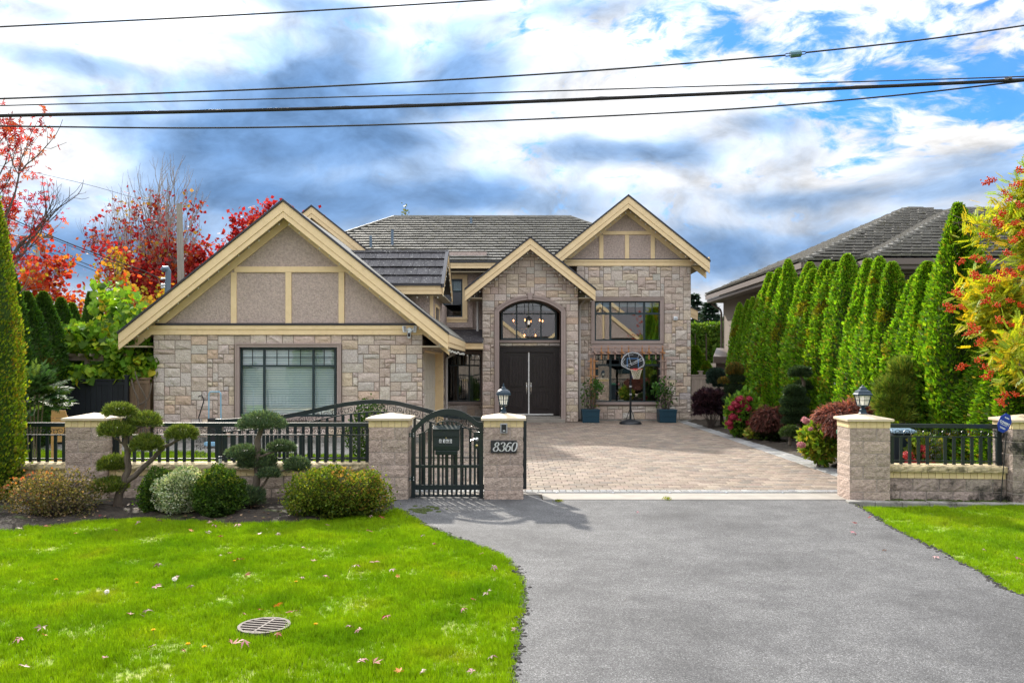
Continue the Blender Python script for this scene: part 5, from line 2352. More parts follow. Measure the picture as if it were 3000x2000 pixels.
ribbon_arch(sl, 'top_rail', crv, -.075, 0, -.03, .03)
ribbon_arch(sl, 'rail', crv, -.225, -.205, -.018, .018)
x0s, x1s = crv[0][0], crv[-1][0]
m = MB()
m.box(x0s, x1s, -.03, .03, .05, .13)
m.build('bottom_rail', 'black_iron', sl)
m = MB()
m.box(x0s, x1s, -.017, .017, .58, .60)
m.build('rail', 'black_iron', sl)
n = int((x1s - x0s) / .137)
for k in range(1, n):
    x = x0s + k * .137
    baluster(sl, x, .13, zt_at(x) - .22, .045)
ns = 19
for k in range(ns):
    x = x0s + (k + .5) * (x1s - x0s) / ns
    sl_ = math.atan2(zt_at(x + .1) - zt_at(x - .1), .2)
    put('scroll', SCROLL, sl, (x, 0, zt_at(x) - .14), rot=(0, -sl_, 0), sc=(1.02, 1, 1.05))
for x in (x0s + .05, x1s - .045):
    m = MB()
    m.box(x - .055, x + .055, -.04, .04, .05, zt_at(x) + .01)
    m.build('post', 'black_iron', sl, bevel=.006)
for x in (x0s + .6, x1s - .6):
    m = MB()
    m.tube([(x, -.03, .045), (x, .03, .045)], .045, 12)
    m.build('wheel', 'iron_dark', sl)

# ---- arched walk gate ---------------------------------------------------------------
YK = 13.34
kx = lambda x: (x - CX) * YK / F
kz = lambda y: H - (y - HY) * YK / F
pg = lthing('walk_gate', 'arched black iron walk gate carrying the mailbox between two pillars', 'gate', (0, YK, 0))
gx0, gx1 = kx(945), kx(1109)
arcp = smooth_line([(kx(a), kz(b)) for a, b in ((945, 986), (958, 973), (975, 957), (1000, 943.5), (1028, 938), (1056, 942), (1080, 954), (1096, 967), (1109, 968))], 4)
ribbon_arch(pg, 'arch_rail', arcp, -.10, 0, -.03, .03)
inner = smooth_line([(kx(a), kz(b)) for a, b in ((957, 998), (975, 990), (1000, 972), (1024, 965.5), (1048, 968), (1072, 981), (1097, 998))], 4)
ribbon_arch(pg, 'arch_rail', inner, -.018, 0, -.015, .015)
za_ = lambda x: float(np.interp(x, [c[0] for c in inner], [c[1] for c in inner]))
for a, b in ((945, 954), (1101, 1110)):
    m = MB()
    m.box(kx(a), kx(b), -.04, .04, .03, kz(972 if a > 1000 else 986))
    m.build('stile', 'black_iron', pg)
for y0, y1, d, nm in ((1067, 1073.5, .02, 'rail'), (1113, 1124, .022, 'kick_rail'), (1137, 1140, .02, 'bottom_rail')):
    m = MB()
    m.box(kx(954.2), kx(1100.8), -d, d, kz(y1), kz(y0))
    m.build(nm, 'black_iron', pg)
n = 14
for k in range(1, n):
    x = kx(954) + (kx(1101) - kx(954)) * k / n
    if k in (11, 12):
        baluster(pg, x, kz(1137), kz(1067), .033, .022, .0)
        continue
    baluster(pg, x, kz(1137), za_(x) - .01, .035 if k % 2 else .03, .022, .0)
for a, b, c, d, r, s in ((963, 981, 0, 0, -.9, .62), (985, 965, 0, 0, -.55, .75), (1007, 955, 0, 0, -.25, .78), (1031, 952, 0, 0, .1, .78), (1056, 957, 0, 0, .45, .78),
                         (1077, 970, 0, 0, .8, .75), (1092, 985, 0, 0, .95, .55), (1078, 1002, 0, 0, 0, .52), (1078, 1022, 0, 0, 0, .52), (1078, 1040, 0, 0, 0, .52), (1078, 1057, 0, 0, 0, .52)):
    put('scroll', SCROLL, pg, (kx(a), -.004, kz(b)), rot=(0, r, 0), sc=(s, 1, s * 1.1))
lk = MB()
lk.box(kx(1088), kx(1101), -.035, .035, kz(1030), kz(992))
lko = lk.build('lock_plate', 'black_iron', pg)
hd = MB()
hd.lathe((0, 0, 0), [(.028, 0), (.03, .008), (.018, .014), (.014, .045), (0, .05)], 14)
hm_ = hd.mesh('handle_rose', 'chrome')
put('handle', hm_, lko, (kx(1095.5), -.036, kz(1008)), rot=(R(90), 0, 0))
hd = MB()
hd.tube([(kx(1095.5), -.082, kz(1008)), (kx(1090), -.088, kz(1007)), (kx(1081), -.085, kz(1010.5))], [.012, .011, .008], 8)
hd.build('lever', 'chrome', lko)
hd = MB()
hd.lathe((0, 0, 0), [(.024, 0), (.026, .01), (.020, .02), (0, .024)], 14)
put('deadbolt', hd.mesh('deadbolt', 'brass'), lko, (kx(1095.5), -.036, kz(1022)), rot=(R(90), 0, 0))
for y in (998, 1098):
    m = MB()
    m.box(kx(940), kx(954), -.05, -.041, kz(y + 5), kz(y - 5))
    ho = m.build('hinge', 'black_iron', pg)
    for i in range(2):
        for j in range(3):
            b_ = MB()
            b_.lathe((0, 0, 0), [(.008, 0), (.007, .006), (0, .009)], 7)
            put('bolt', b_.mesh('bolt', 'chrome'), ho, (kx(943 + i * 8), -.05, kz(y - 3.6 + j * 3.6)), rot=(R(90), 0, 0))

# mailbox hung on the gate
mb_y = YK - .03
mx0, mx1, mz0, mz1 = kx(997.5), kx(1056), kz(1035), kz(977)
mbx = lthing('mailbox', 'dark green metal mailbox with white number tiles hanging on the walk gate', 'mailbox', (0, mb_y, 0))
m = MB()
m.prism([(mx0, 0, mz0 + .02), (mx0, 0, mz1), (mx0, -.10, mz1 - .055), (mx0, -.125, mz0 + .09), (mx0, -.125, mz0 + .02)], (mx1 - mx0, 0, 0))
m.build('box', 'box_green', mbx, bevel=.006)
m = MB()
m.prism([(mx0 - .012, .0, mz1 + .012), (mx0 - .012, -.118, mz1 - .046), (mx0 - .012, -.118, mz1 - .066), (mx0 - .012, -.1, mz1 - .055), (mx0 - .012, 0, mz1)], (mx1 - mx0 + .024, 0, 0))
m.build('lid', 'box_green', mbx, bevel=.003)
m = MB()
m.box(mx0 + .03, mx1 - .03, -.13, 0, mz0 - .05, mz0 + .018)
m.build('newspaper_holder', 'box_green', mbx, bevel=.01)
m = MB()
m.box(mx0 - .004, mx1 + .004, -.134, -.1255, kz(1000.5), kz(999))
m.build('flap_edge', 'box_green', mbx)
m = MB()
m.lathe((0, 0, 0), [(.008, 0), (.008, .006), (0, .008)], 10)
put('keyhole', m.mesh('keyhole', 'brass'), mbx, (kx(1026.5), -.126, kz(1003.5)), rot=(R(90), 0, 0))
for ch, xx in zip('8360', (1013.2, 1022, 1029.3, 1037)):
    t = MB()
    t.box(kx(xx - 2.4), kx(xx + 2.4), -.1300, -.1255, kz(1014.8), kz(1006.4))
    to = t.build('number_tile', 'white_print', mbx)
    s = MB()
    stroke_text(s, ch, (kx(xx) - .0125, -.1305, kz(1014.0)), .046, .5, .6, 0, .17, .8, .0015)
    s.build('digit', 'dark_plastic', to)

# plaque, keypad on the number pillar
pq = lthing('number_plaque', 'dark stone plaque with silver italic 8360 on the pillar by the gate', 'house number', (0, YP, 0))
qx = lambda x: (x - CX) * YP / F
qz = lambda y: H - (y - HY) * YP / F
m = MB()
m.box(qx(1127), qx(1187), -.028, -.004, qz(1039.5), qz(1010.8))
m.build('plate', 'plaque', pq, bevel=.002)
m = MB()
stroke_text(m, '8360', (qx(1131), -.0285, qz(1035)), .138, .70, .70, .24, .17, .22, .004)
m.build('digits', 'silver', pq)
kp = lthing('entry_keypad', 'small grey gate intercom on the pillar above the number plaque', 'intercom', (0, YP, 0))
m = MB()
m.box(qx(1149), qx(1165.5), -.045, -.004, qz(994), qz(971.5))
m.build('body', 'grey_plastic', kp, bevel=.006)
m = MB()
m.box(qx(1151.8), qx(1163), -.05, -.0455, qz(991.5), qz(974))
m.build('front_plate', 'dark_plastic', kp, bevel=.003)
m = MB()
m.box(qx(1155), qx(1160.5), -.052, -.0505, qz(988.7), qz(987.2))
m.build('indicator', 'white_print', kp)


# ---- lamps on the pillars -------------------------------------------------------------
def lantern(label, loc, n, rz, k=1.0):
    l = lthing('pillar_lamp', label, 'lantern', loc, None, rz)
    q = math.sqrt(2) if n == 4 else 1.06
    ro = R(0)
    m = MB()
    m.lathe((0, 0, 0), [(.055 * q, 0), (.055 * q, .012), (.042 * q, .03), (.040 * q, .075), (.024 * q, .09), (.022 * q, .105), (.04 * q, .118), (.062 * q, .135)], n if n == 4 else 12)
    m.build('base', 'lamp_metal', l)
    z0, z1, r0, r1 = .14, .31, .066 * q, .098 * q
    fr = MB()
    for i in range(n):
        a = 2 * math.pi * (i + .5) / n
        fr.tube([(r0 * math.cos(a), r0 * math.sin(a), z0), (r1 * math.cos(a), r1 * math.sin(a), z1)], .0095, 5)
        a2 = 2 * math.pi * (i + 1.5) / n
        for t in (0, .5, 1):
            rr_ = r0 + (r1 - r0) * t
            z = z0 + (z1 - z0) * t
            fr.tube([(rr_ * math.cos(a), rr_ * math.sin(a), z), (rr_ * math.cos(a2), rr_ * math.sin(a2), z)], .0085 if t != .5 else .004, 4)
        m0 = [(math.cos(a) + math.cos(a2)) / 2, (math.sin(a) + math.sin(a2)) / 2]
        fr.tube([(m0[0] * r0, m0[1] * r0, z0), (m0[0] * r1, m0[1] * r1, z1)], .004, 4)
    fr.lathe((0, 0, 0), [(.062 * q, .135), (r0, z0)], n)
    fr.build('cage', 'lamp_metal', l)
    for i in range(n):
        a, a2 = 2 * math.pi * (i + .5) / n, 2 * math.pi * (i + 1.5) / n
        g = MB()
        e = .97
        g.poly([(r0 * e * math.cos(a), r0 * e * math.sin(a), z0), (r0 * e * math.cos(a2), r0 * e * math.sin(a2), z0),
                (r1 * e * math.cos(a2), r1 * e * math.sin(a2), z1), (r1 * e * math.cos(a), r1 * e * math.sin(a), z1)])
        g.build('pane', 'glass_lamp', l)
    b = MB()
    b.lathe((0, 0, 0), [(.016, .14), (.016, .18), (.028, .2), (.034, .235), (.024, .27), (0, .285)], 12)
    b.build('bulb', 'bulb', l, smooth=True)
    t = MB()
    if n == 4:
        prof = [(r1 * 1.20, z1 - .005), (r1 * 1.22, z1 + .012), (r1 * 1.05, z1 + .03), (r1 * .92, z1 + .065), (r1 * .55, z1 + .085), (r1 * .50, z1 + .10), (r1 * .46, z1 + .115),
                (r1 * .22, z1 + .135), (.014, z1 + .145), (.016, z1 + .155), (0, z1 + .168)]
        t.lathe((0, 0, 0), prof, 4)
    else:
        prof = [(r1 * 1.16, z1 - .008), (r1 * 1.2, z1 + .008), (r1 * 1.12, z1 + .03), (r1 * .95, z1 + .06), (r1 * .62, z1 + .082), (r1 * .40, z1 + .09), (r1 * .42, z1 + .10),
                (r1 * .25, z1 + .12), (.016, z1 + .128), (.022, z1 + .145), (.010, z1 + .158), (.016, z1 + .17), (0, z1 + .185)]
        t.lathe((0, 0, 0), prof, 16)
    t.build('roof', 'lamp_metal', l, smooth=(n != 4))
    return l


def lamp_glass():
    m = bpy.data.materials.new('glass_lamp')
    MATS['glass_lamp'] = m
    m.use_nodes = True
    N, L = m.node_tree.nodes, m.node_tree.links
    b = N['Principled BSDF']
    b.inputs['Base Color'].default_value = (.8, .82, .78, 1)
    b.inputs['Roughness'].default_value = .25
    t = N.new('ShaderNodeBsdfTranslucent')
    t.inputs[0].default_value = (.85, .86, .8, 1)
    tp = N.new('ShaderNodeBsdfTransparent')
    m1, m2 = N.new('ShaderNodeMixShader'), N.new('ShaderNodeMixShader')
    L.new(b.outputs[0], m1.inputs[1])
    L.new(t.outputs[0], m1.inputs[2])
    m1.inputs[0].default_value = .5
    L.new(m1.outputs[0], m2.inputs[1])
    L.new(tp.outputs[0], m2.inputs[2])
    m2.inputs[0].default_value = .35
    L.new(m2.outputs[0], N['Material Output'].inputs[0])


lamp_glass()
lantern('dark blue lantern with a round domed roof on the house number pillar', (px_(1156.5, 13.5), YP + .305, 1.388), 6, 0)
lantern('dark blue square lantern on the pillar right of the driveway', (PDx - .005, PDy, 1.388), 4, R(-4))

# ---- blue alarm company sign on a stake ------------------------------------------------
sg_ = lthing('alarm_sign', 'blue octagonal alarm sign on a thin stake leaning at the right wall', 'sign', (PEx - .50, 12.72, 0))
m = MB()
m.tube([(-.06, .03, .0), (.02, .0, 1.12)], .008, 6)
m.build('stake', 'iron_dark', sg_)
C8 = Vector((-.02, -.012, 1.285))
ry = Matrix.Rotation(R(24), 3, 'Y') @ Matrix.Rotation(R(14), 3, 'Z')
m = MB()
pts = []
for k in range(8):
    a = 2 * math.pi * (k + .5) / 8
    pts.append(Vector((.125 * math.cos(a), -.004, .160 * math.sin(a))))
m.prism([C8 + ry @ p for p in pts], ry @ Vector((0, .006, 0)))
so_ = m.build('board', 'sign_blue', sg_)


def sign_text(s, size, x, z, bold=0.0):
    me = text_mesh(s, size, 'white_print', 0, .0006, bold)
    o = put('lettering', me, so_)
    o.matrix_local = Matrix.Translation(C8 + ry @ Vector((x, -.006, z))) @ ry.to_4x4() @ Matrix.Rotation(R(90), 4, 'X')


sign_text('COVERT', .052, 0, .0, .0012)
sign_text('ALARM', .028, 0, .085, .0006)
m = MB()
for z, w in ((-.032, .07), (-.075, .06), (-.088, .05)):
    p = [C8 + ry @ Vector((x, -.0052, zz_)) for x, zz_ in ((-w, z - .003), (w, z - .003), (w, z + .003), (-w, z + .003))]
    m.poly(p)
m.build('rule', 'white_print', so_)
# ------------------------------------------------------------------ the neighbour's house, fences, wires, yard things
nb = thing('neighbour_house', 'brown neighbouring house with grey hipped tile roofs rising over the cedar hedge', 'house', (16, 30, 0))
nrr = random.Random(9)


def hip_roof(X0, X1, Y0, Y1, Z, pitch, rows, tiles_on=('f', 'l')):
    d = min(X1 - X0, Y1 - Y0) / 2
    zt = Z + d * pitch
    if X1 - X0 > Y1 - Y0:
        a, b = Vector((X0 + d, (Y0 + Y1) / 2, zt)), Vector((X1 - d, (Y0 + Y1) / 2, zt))
    else:
        a, b = Vector(((X0 + X1) / 2, Y0 + d, zt)), Vector(((X0 + X1) / 2, Y1 - d, zt))
    c = [Vector((X0, Y0, Z)), Vector((X1, Y0, Z)), Vector((X1, Y1, Z)), Vector((X0, Y1, Z))]
    m = MB()
    if X1 - X0 > Y1 - Y0:
        fc = {'f': (c[0], c[1], b, a), 'r': (c[1], c[2], b, b), 'b': (c[2], c[3], a, b), 'l': (c[3], c[0], a, a)}
    else:
        fc = {'f': (c[0], c[1], a, a), 'r': (c[1], c[2], b, a), 'b': (c[2], c[3], b, b), 'l': (c[3], c[0], a, b)}
    for k, q in fc.items():
        m.poly(q if q[2] != q[3] else q[:3])
    r = m.build('roof', 'flashing', nb)
    t = MB()
    for k in tiles_on:
        for pts, fs in tile_slope(*fc[k], rows, .33, nrr, .15):
            s = nrr.uniform(1.5, 1.8)
            t.faces(pts, fs, (s, s, s * 1.04))
    ridge_caps(t, a, b, nrr, .22, .42)
    for i, e in ((0, a), (1, b if X1 - X0 > Y1 - Y0 else a), (3, a if X1 - X0 > Y1 - Y0 else b)):
        ridge_caps(t, c[i], e, nrr, .22, .42)
    tag(t.build('roof_tiles', 'roof_tile', r), kind='stuff')
    f = MB()
    for y0, y1, z0, z1, o in ((0, 0, -.20, .0, 0), (0, 0, -.34, -.2, .08)):
        f.box(X0 + o, X1 - o, Y0 + o - .03, Y0 + o + .03, Z + z0, Z + z1 - .004)
        f.box(X0 + o - .03, X0 + o + .03, Y0 + o + .03, Y1, Z + z0, Z + z1 - .004)
    f.box(X0 + .08, X1 - .08, Y0 + .11, Y1, Z - .36, Z - .34)
    f.build('fascia', 'brown_trim', nb)
    return r


hip_roof(9.75, 24, 27.5, 41.2, 5.62, .45, 20)
hip_roof(11.5, 27, 26.3, 38.3, 5.6, .45, 18)
m = MB()
m.box(10.45, 23, 28.3, 40.5, -.05, 5.27)
m.build('wall', 'tan_stucco', nb)
m = MB()
m.box(12.2, 26, 27.05, 28.2, -.05, 5.25)
bw_ = m.build('wall', 'pale_joint', nb)
q = MB()
for k in range(22):
    for j in range(48):
        x = 12.2 + j * .215 + (.107 if k % 2 else 0)
        if x < 21:
            c = nrr.uniform(.8, 1.2)
            q.box(x, x + .203, 27.035, 27.06, 3.4 + k * .082, 3.4 + k * .082 + .070, (c, c, c))
tag(q.build('brick', 'brown_brick', bw_), kind='stuff')
m = MB()
m.tube([(10.0, 41.0, 5.2), (10.35, 40.7, 4.9), (10.38, 40.6, 4.7), (10.38, 40.6, 2.4)], .05, 8)
m.build('downpipe', 'brown_trim', nb)
m = MB()
a = W(1996, 545, 30.0)
m.tube([a - Vector((0, 0, .6)), a], .06, 8)
m.build('vent_pipe', 'blue_pipe', nb)
pr_ = MB()
q0, q1 = W(1632, 819, 38), W(1674, 802, 38)
pr_.prism([(q0.x, 37.5, q0.z), (q1.x + 1, 37.5, q0.z), (q1.x + 1, 40.5, q0.z + .45), (q0.x + .9, 40.5, q0.z + .45)], (0, 0, -.08))
pr_.build('roof', 'brown_trim', nb)
pr_ = MB()
pr_.box(q0.x, q1.x + 1, 37.44, 37.5, q0.z - .3, q0.z - .01)
pr_.box(q0.x + .2, q1.x + 1, 37.8, 40, -.05, q0.z - .3)
pr_.build('wall', 'brown_trim', nb)

fh = thing('far_house', 'low grey roofed house far behind in the gap beside the right wing', 'house', W(1640, 812, 70))
m = MB()
a = W(1600, 815, 70)
m.prism([(a.x, 70, a.z - .6), (a.x + 16, 70, a.z - .6), (a.x + 16, 76, a.z + 1.2), (a.x, 76, a.z + 1.2)], (0, 0, -.15))
m.build('roof', 'far_roof', fh)
m = MB()
m.box(a.x + .4, a.x + 15.6, 70.4, 80, -.06, a.z - .5)
m.build('wall', 'tan_stucco', fh)

# ---- fences -------------------------------------------------------------------------
def board_fence(name, label, cat, x0, x1, Y, z1, bw, material, z0=.02, rail=True, group=None, capmat=None):
    f = thing(name, label, cat, ((x0 + x1) / 2, Y, 0), group)
    x = x0
    k = 0
    rr = random.Random(int(x0 * 100) % 1000)
    while x < x1 - .02:
        m = MB()
        m.box(x + .004, min(x + bw - .004, x1), Y + rr.uniform(0, .006), Y + .025, z0, z1)
        m.build('board', material, f)
        x += bw
    m = MB()
    m.box(x0 - .03, x1 + .03, Y - .03, Y + .06, z1, z1 + .045)
    m.build('cap_rail', capmat or material, f)
    m = MB()
    m.box(x0, x1, Y - .012, Y - .001, z1 - .12, z1 - .03)
    m.box(x0, x1, Y - .014, Y - .001, z0 + .02, z0 + .12)
    m.build('rail', capmat or material, f)
    return f


fx = lambda x, Y: (x - CX) * Y / F
FE = board_fence('board_fence', 'greyish board fence panel closing the gap right of the house', 'fence', fx(1587.5, 31.9), fx(1672, 31.9), 31.9, 1.74, .115, 'fence_wood')
m = MB()
m.box(fx(1605, 31.9), fx(1613, 31.9), 31.86, 31.98, 1.785, 1.9)
m.box(fx(1603, 31.9), fx(1615, 31.9), 31.84, 32.0, 1.9, 1.94)
m.build('post_cap', 'fence_wood', FE)
BG = board_fence('board_gate', 'black board gate standing under the leafy vine beside the garage', 'gate', fx(146, 22.6), fx(294, 22.6), 22.6, 1.74, .15, 'black_board')
m = MB()
m.box(fx(290, 22.6), fx(297, 22.6), 22.5, 22.6, 0, 1.86)
m.box(fx(288.5, 22.6), fx(298.5, 22.6), 22.48, 22.62, 1.86, 1.9)
m.box(fx(143, 22.6), fx(147, 22.6), 22.5, 22.6, 0, 1.80)
m.build('post', 'black_board', BG)
board_fence('board_fence', 'short brown board fence between the black gate and the garage corner', 'fence', fx(298, 22.65), -10.02, 22.65, 1.78, .14, 'brown_wood')
board_fence('board_fence', 'weathered fence stub left of the black board gate', 'fence', fx(131, 22.7), fx(145, 22.7), 22.7, 1.74, .09, 'fence_wood')

# ---- pergola under the vine ---------------------------------------------------------
pgl = thing('pergola', 'plain timber pergola carrying the grapevine behind the black gate', 'pergola', (-12, 24, 0))
for (x, Y) in ((150, 23.2), (200, 23.4), (272, 23.4), (340, 23.4), (160, 25.8), (290, 25.8)):
    m = MB()
    p = W(x, 800, Y)
    m.box(p.x - .05, p.x + .05, Y - .05, Y + .05, 0, 2.42)
    m.build('post', 'fence_wood', pgl)
for Y in (23.35, 25.8):
    m = MB()
    m.box(fx(140, Y), fx(352, Y) if Y < 24 else fx(345, Y), Y - .03, Y + .03, 2.3, 2.42)
    m.build('beam', 'fence_wood', pgl)
for k in range(9):
    x = fx(142, 23.3) + k * .32
    m = MB()
    m.box(x - .02, x + .02, 23.0, 26.2, 2.42, 2.50)
    m.build('rafter', 'fence_wood', pgl)
ms = thing('garden_shed', 'dark opening of a low shed behind the black gate', 'shed', (-11.2, 25.5, 0))
m = MB()
m.box(-12.4, -10.3, 25.9, 26.1, 0, 2.25)
m.build('back_wall', 'brown_wood', ms)

# ---- crate / compost box in the left yard -------------------------------------------
cr = thing('compost_box', 'orange plank compost box half hidden behind the left railing', 'box', (W(150, 1000, 17.5).x, 17.5, 0))
for k in range(7):
    m = MB()
    z0 = .02 + k * .172
    x0, x1 = fx(118, 17.5), fx(147, 17.5)
    m.hexa([(x0, 17.5, z0), (x1 + .06, 17.5, z0 - .0), (x1 + .02, 17.5, z0 + .16), (x0, 17.5, z0 + .16),
            (x0, 17.53, z0), (x1 + .06, 17.53, z0 - .0), (x1 + .02, 17.53, z0 + .16), (x0, 17.53, z0 + .16)])
    if k != 1 and k != 2:
        m.build('plank', 'crate_wood', cr)
for k in range(6):
    m = MB()
    z0 = .02 + k * .17
    m.box(fx(148, 17.5) + .03, fx(188, 17.5), 17.7, 17.73, z0, z0 + .155)
    if k not in (3, 5):
        m.build('plank', 'fence_wood', cr)
m = MB()
for x in (118, 147, 187):
    m.box(fx(x, 17.5) - .03, fx(x, 17.5) + .03, 17.535, 17.6, 0, 1.1 if x < 150 else .75)
m.build('post', 'crate_wood', cr)
m = MB()
m.box(fx(119, 17.5), fx(186, 17.5), 18.3, 18.34, 0, .7)
m.build('back_panel', 'black_board', cr)

# ---- overhead lines -----------------------------------------------------------------
def line(label, pts, Y, r, material='wire', n=5, dY=0.0, group='overhead wires along the street', cat='wire'):
    p = smooth_line([tuple(W(x, y, Y + dY * (x - CX) / 2352)) for x, y in pts], 8)
    m = MB()
    m.tube(p, r, n)
    o = m.build('overhead_wire' if material == 'wire' else 'overhead_cable', material, at=p[0])
    return tag(o, label, cat, group)


line('thin wire crossing the top left corner of the sky', [(-700, 98), (0, 62), (560, 34), (1125, 0), (2400, -82)], 11, .011)
line('overhead wire with the metal splice sleeve hung in it', [(-700, 250), (60, 225), (700, 201), (1300, 167), (1802, 127.5)], 11.5, .0125)
line('last stretch of overhead wire rising to the right from the splice sleeve', [(1852, 121), (2100, 94), (2352, 59), (3000, -40)], 11.5, .0125)
line('thin overhead wire running just above the thick cable', [(-700, 262), (0, 243), (900, 220), (1700, 196), (2352, 176), (3000, 150)], 12, .0095)
line('thick bundled cable, heaviest of the overhead lines', [(-700, 280), (0, 266), (600, 253), (1100, 238), (1700, 213), (2352, 183.5), (3000, 148)], 12, .026, 'cable', 8)
line('lowest overhead wire sagging beneath the thick cable', [(-700, 282), (0, 290), (500, 294), (1000, 283), (1600, 256), (2000, 225), (2352, 186.5), (3000, 110)], 12, .0125)
m = MB()
p = [tuple(W(x, y, 12.0) + Vector((0, -.027, .012 * math.sin(i * 1.9)))) for i, (x, y) in enumerate([(x, float(np.interp(x, [0, 600, 1100, 1700, 2352], [266, 253, 238, 213, 183.5])) - 1.0) for x in range(300, 2353, 45)])]
m.tube(p, .004, 3)
tag(m.build('lashing_wire', 'cable', at=p[0]), 'thin lashing wire wound along the thick overhead cable', 'wire')
sp = thing('splice_sleeve', 'blue grey metal splice sleeve hung in the upper wire', 'splice', W(1828, 124, 11.5))
m = MB()
a, b = W(1815, 125.5, 11.5), W(1840, 122.5, 11.5)
m.tube([a, a.lerp(b, .06), a.lerp(b, .94), b], [.042, .05, .05, .042], 10)
m.build('sleeve', 'splice_metal', sp)
m = MB()
for s in (-1, 1):
    m.tube([W(1801, 127.5, 11.5), W(1806, 126.6 + s * 3.2, 11.5), W(1815, 125.5 + s * 3.0, 11.5)], .007, 5)
    m.tube([W(1853, 121, 11.5), W(1848, 121.8 + s * 3.0, 11.5), W(1840, 122.5 + s * 3.2, 11.5)], .007, 5)
m.build('loop', 'wire', sp)
for k, (x, y, w) in enumerate(((2309, 180.5, 5), (2318, 178, 5))):
    m = MB()
    m.pbox(x, x + w + 2, y - 1.5, y + 2.5, 11.96, 12.03)
    tag(m.build('cable_clip', 'brown_trim', at=W(x, y, 12)), ['lower dark clip on the thick cable near the right edge', 'upper dark clip on the thick cable near the right edge'][k], 'clip', 'clips on the cable')
# service drop to the mast and the lines beyond
line('dark service cable dropping to the pipe mast on the garage roof', [(-60, 462), (100, 535), (240, 590), (330, 622), (383, 650)], 25, .017, 'cable', 6, group='service wires at the left', cat='cable')
line('thin slack service wire just under the dark service cable', [(-60, 470), (100, 540), (240, 596), (330, 632), (383, 660)], 25, .009, group='service wires at the left')
line('second street line slanting down past the far pole', [(-60, 520), (60, 548), (200, 607), (420, 690)], 42, .02, group='service wires at the left')
line('third thin line slanting below the second street line', [(-60, 532), (60, 560), (200, 615), (420, 700)], 42, .016, group='service wires at the left')
line('faint pale wire slanting across the clouds at the left', [(-60, 372), (40, 388), (200, 424), (300, 452), (412, 482)], 45, .012, group='service wires at the left')
pole = thing('utility_pole', 'grey wooden utility pole rising behind the garage roof', 'utility pole', (W(413, 600, 34).x, 34, 0))
m = MB()
a = W(412, 470, 34)
m.tube([(a.x + .12, 34, 0), (a.x + .06, 34, 6), (a.x, 34, a.z)], [.15, .135, .117], 12)
m.build('post', 'pole_wood', pole)
m = MB()
m.tube([(a.x, 34, a.z), (a.x, 34, a.z + .04)], [.12, .10], 12)
m.build('cap', 'brown_trim', pole)
p2 = thing('utility_pole', 'distant utility pole with a crossarm among the red maple leaves', 'utility pole', (W(86, 600, 75).x, 75, 0))
m = MB()
a = W(86, 545, 75)
m.tube([(a.x, 75, 0), (a.x, 75, a.z + .5)], [.2, .15], 8)
m.build('post', 'pole_wood', p2)
m = MB()
m.box(a.x - 1.5, a.x + 1.5, 74.8, 74.95, a.z - .1, a.z + .12)
m.build('crossarm', 'brown_wood', p2)

# ---- basketball hoop ----------------------------------------------------------------
YH = 30.0
hp = thing('basketball_hoop', 'portable black basketball hoop standing before the lower right window', 'basketball hoop', (fx(1448.5, YH), YH, 0))
hx, hz = (lambda x: (x - CX) * YH / F), (lambda y: H - (y - HY) * YH / F)
m = MB()
m.lathe((hx(1448), YH, 0), [(.40, 0), (.41, .05), (.36, .10), (.16, .16), (.06, .19)], 20, sx=1.0)
m.build('base', 'hoop_black', hp, smooth=True)
m = MB()
m.tube([(hx(1448), YH, .15), (hx(1448.5), YH, 1.9)], .04, 10)
m.tube([(hx(1448.5), YH, 1.88), (hx(1449.5), YH, hz(838))], .032, 10)
m.tube([(hx(1448), YH, .62), (hx(1437), YH - .1, .16)], .012, 6)
m.tube([(hx(1448), YH, .62), (hx(1457), YH - .1, .16)], .012, 6)
m.build('pole', 'hoop_black', hp)
for z in (hz(905), hz(887)):
    m = MB()
    m.tube([(hx(1448.3), YH, z - .03), (hx(1448.3), YH, z + .03)], .05, 10)
    m.build('collar', 'grey_plastic', hp)
bx0, by0 = 1453.5, 826
out = []
for x, y in ((1425.0, 834), (1427, 841), (1434, 844), (1441, 848), (1449, 851), (1458, 851), (1467, 848), (1474, 844), (1480, 841), (1482, 834), (1480, 824), (1475, 816),
             (1466, 809.5), (1453.5, 807), (1441, 809.5), (1432, 816), (1427, 824)):
    out.append((x, y))
YBk = YH - .25
bp = [W(x, y, YBk) for x, y in out]
m = MB()
m.prism(bp, (0, .035, 0))
bd = m.build('backboard', 'hoop_black', hp, bevel=.004)


def flat_line(mb, pts, w, Y, dy=.003, closed=False):
    p = [Vector(q) for q in pts]
    if closed:
        p.append(p[0])
    for a, b in zip(p[:-1], p[1:]):
        d = (b - a)
        if d.length < 1e-6:
            continue
        d.normalize()
        n = Vector((-d.z, 0, d.x)) * w / 2
        a2, b2 = a - d * w * .3, b + d * w * .3
        mb.poly([(q.x, Y - dy, q.z) for q in (a2 - n, b2 - n, b2 + n, a2 + n)])


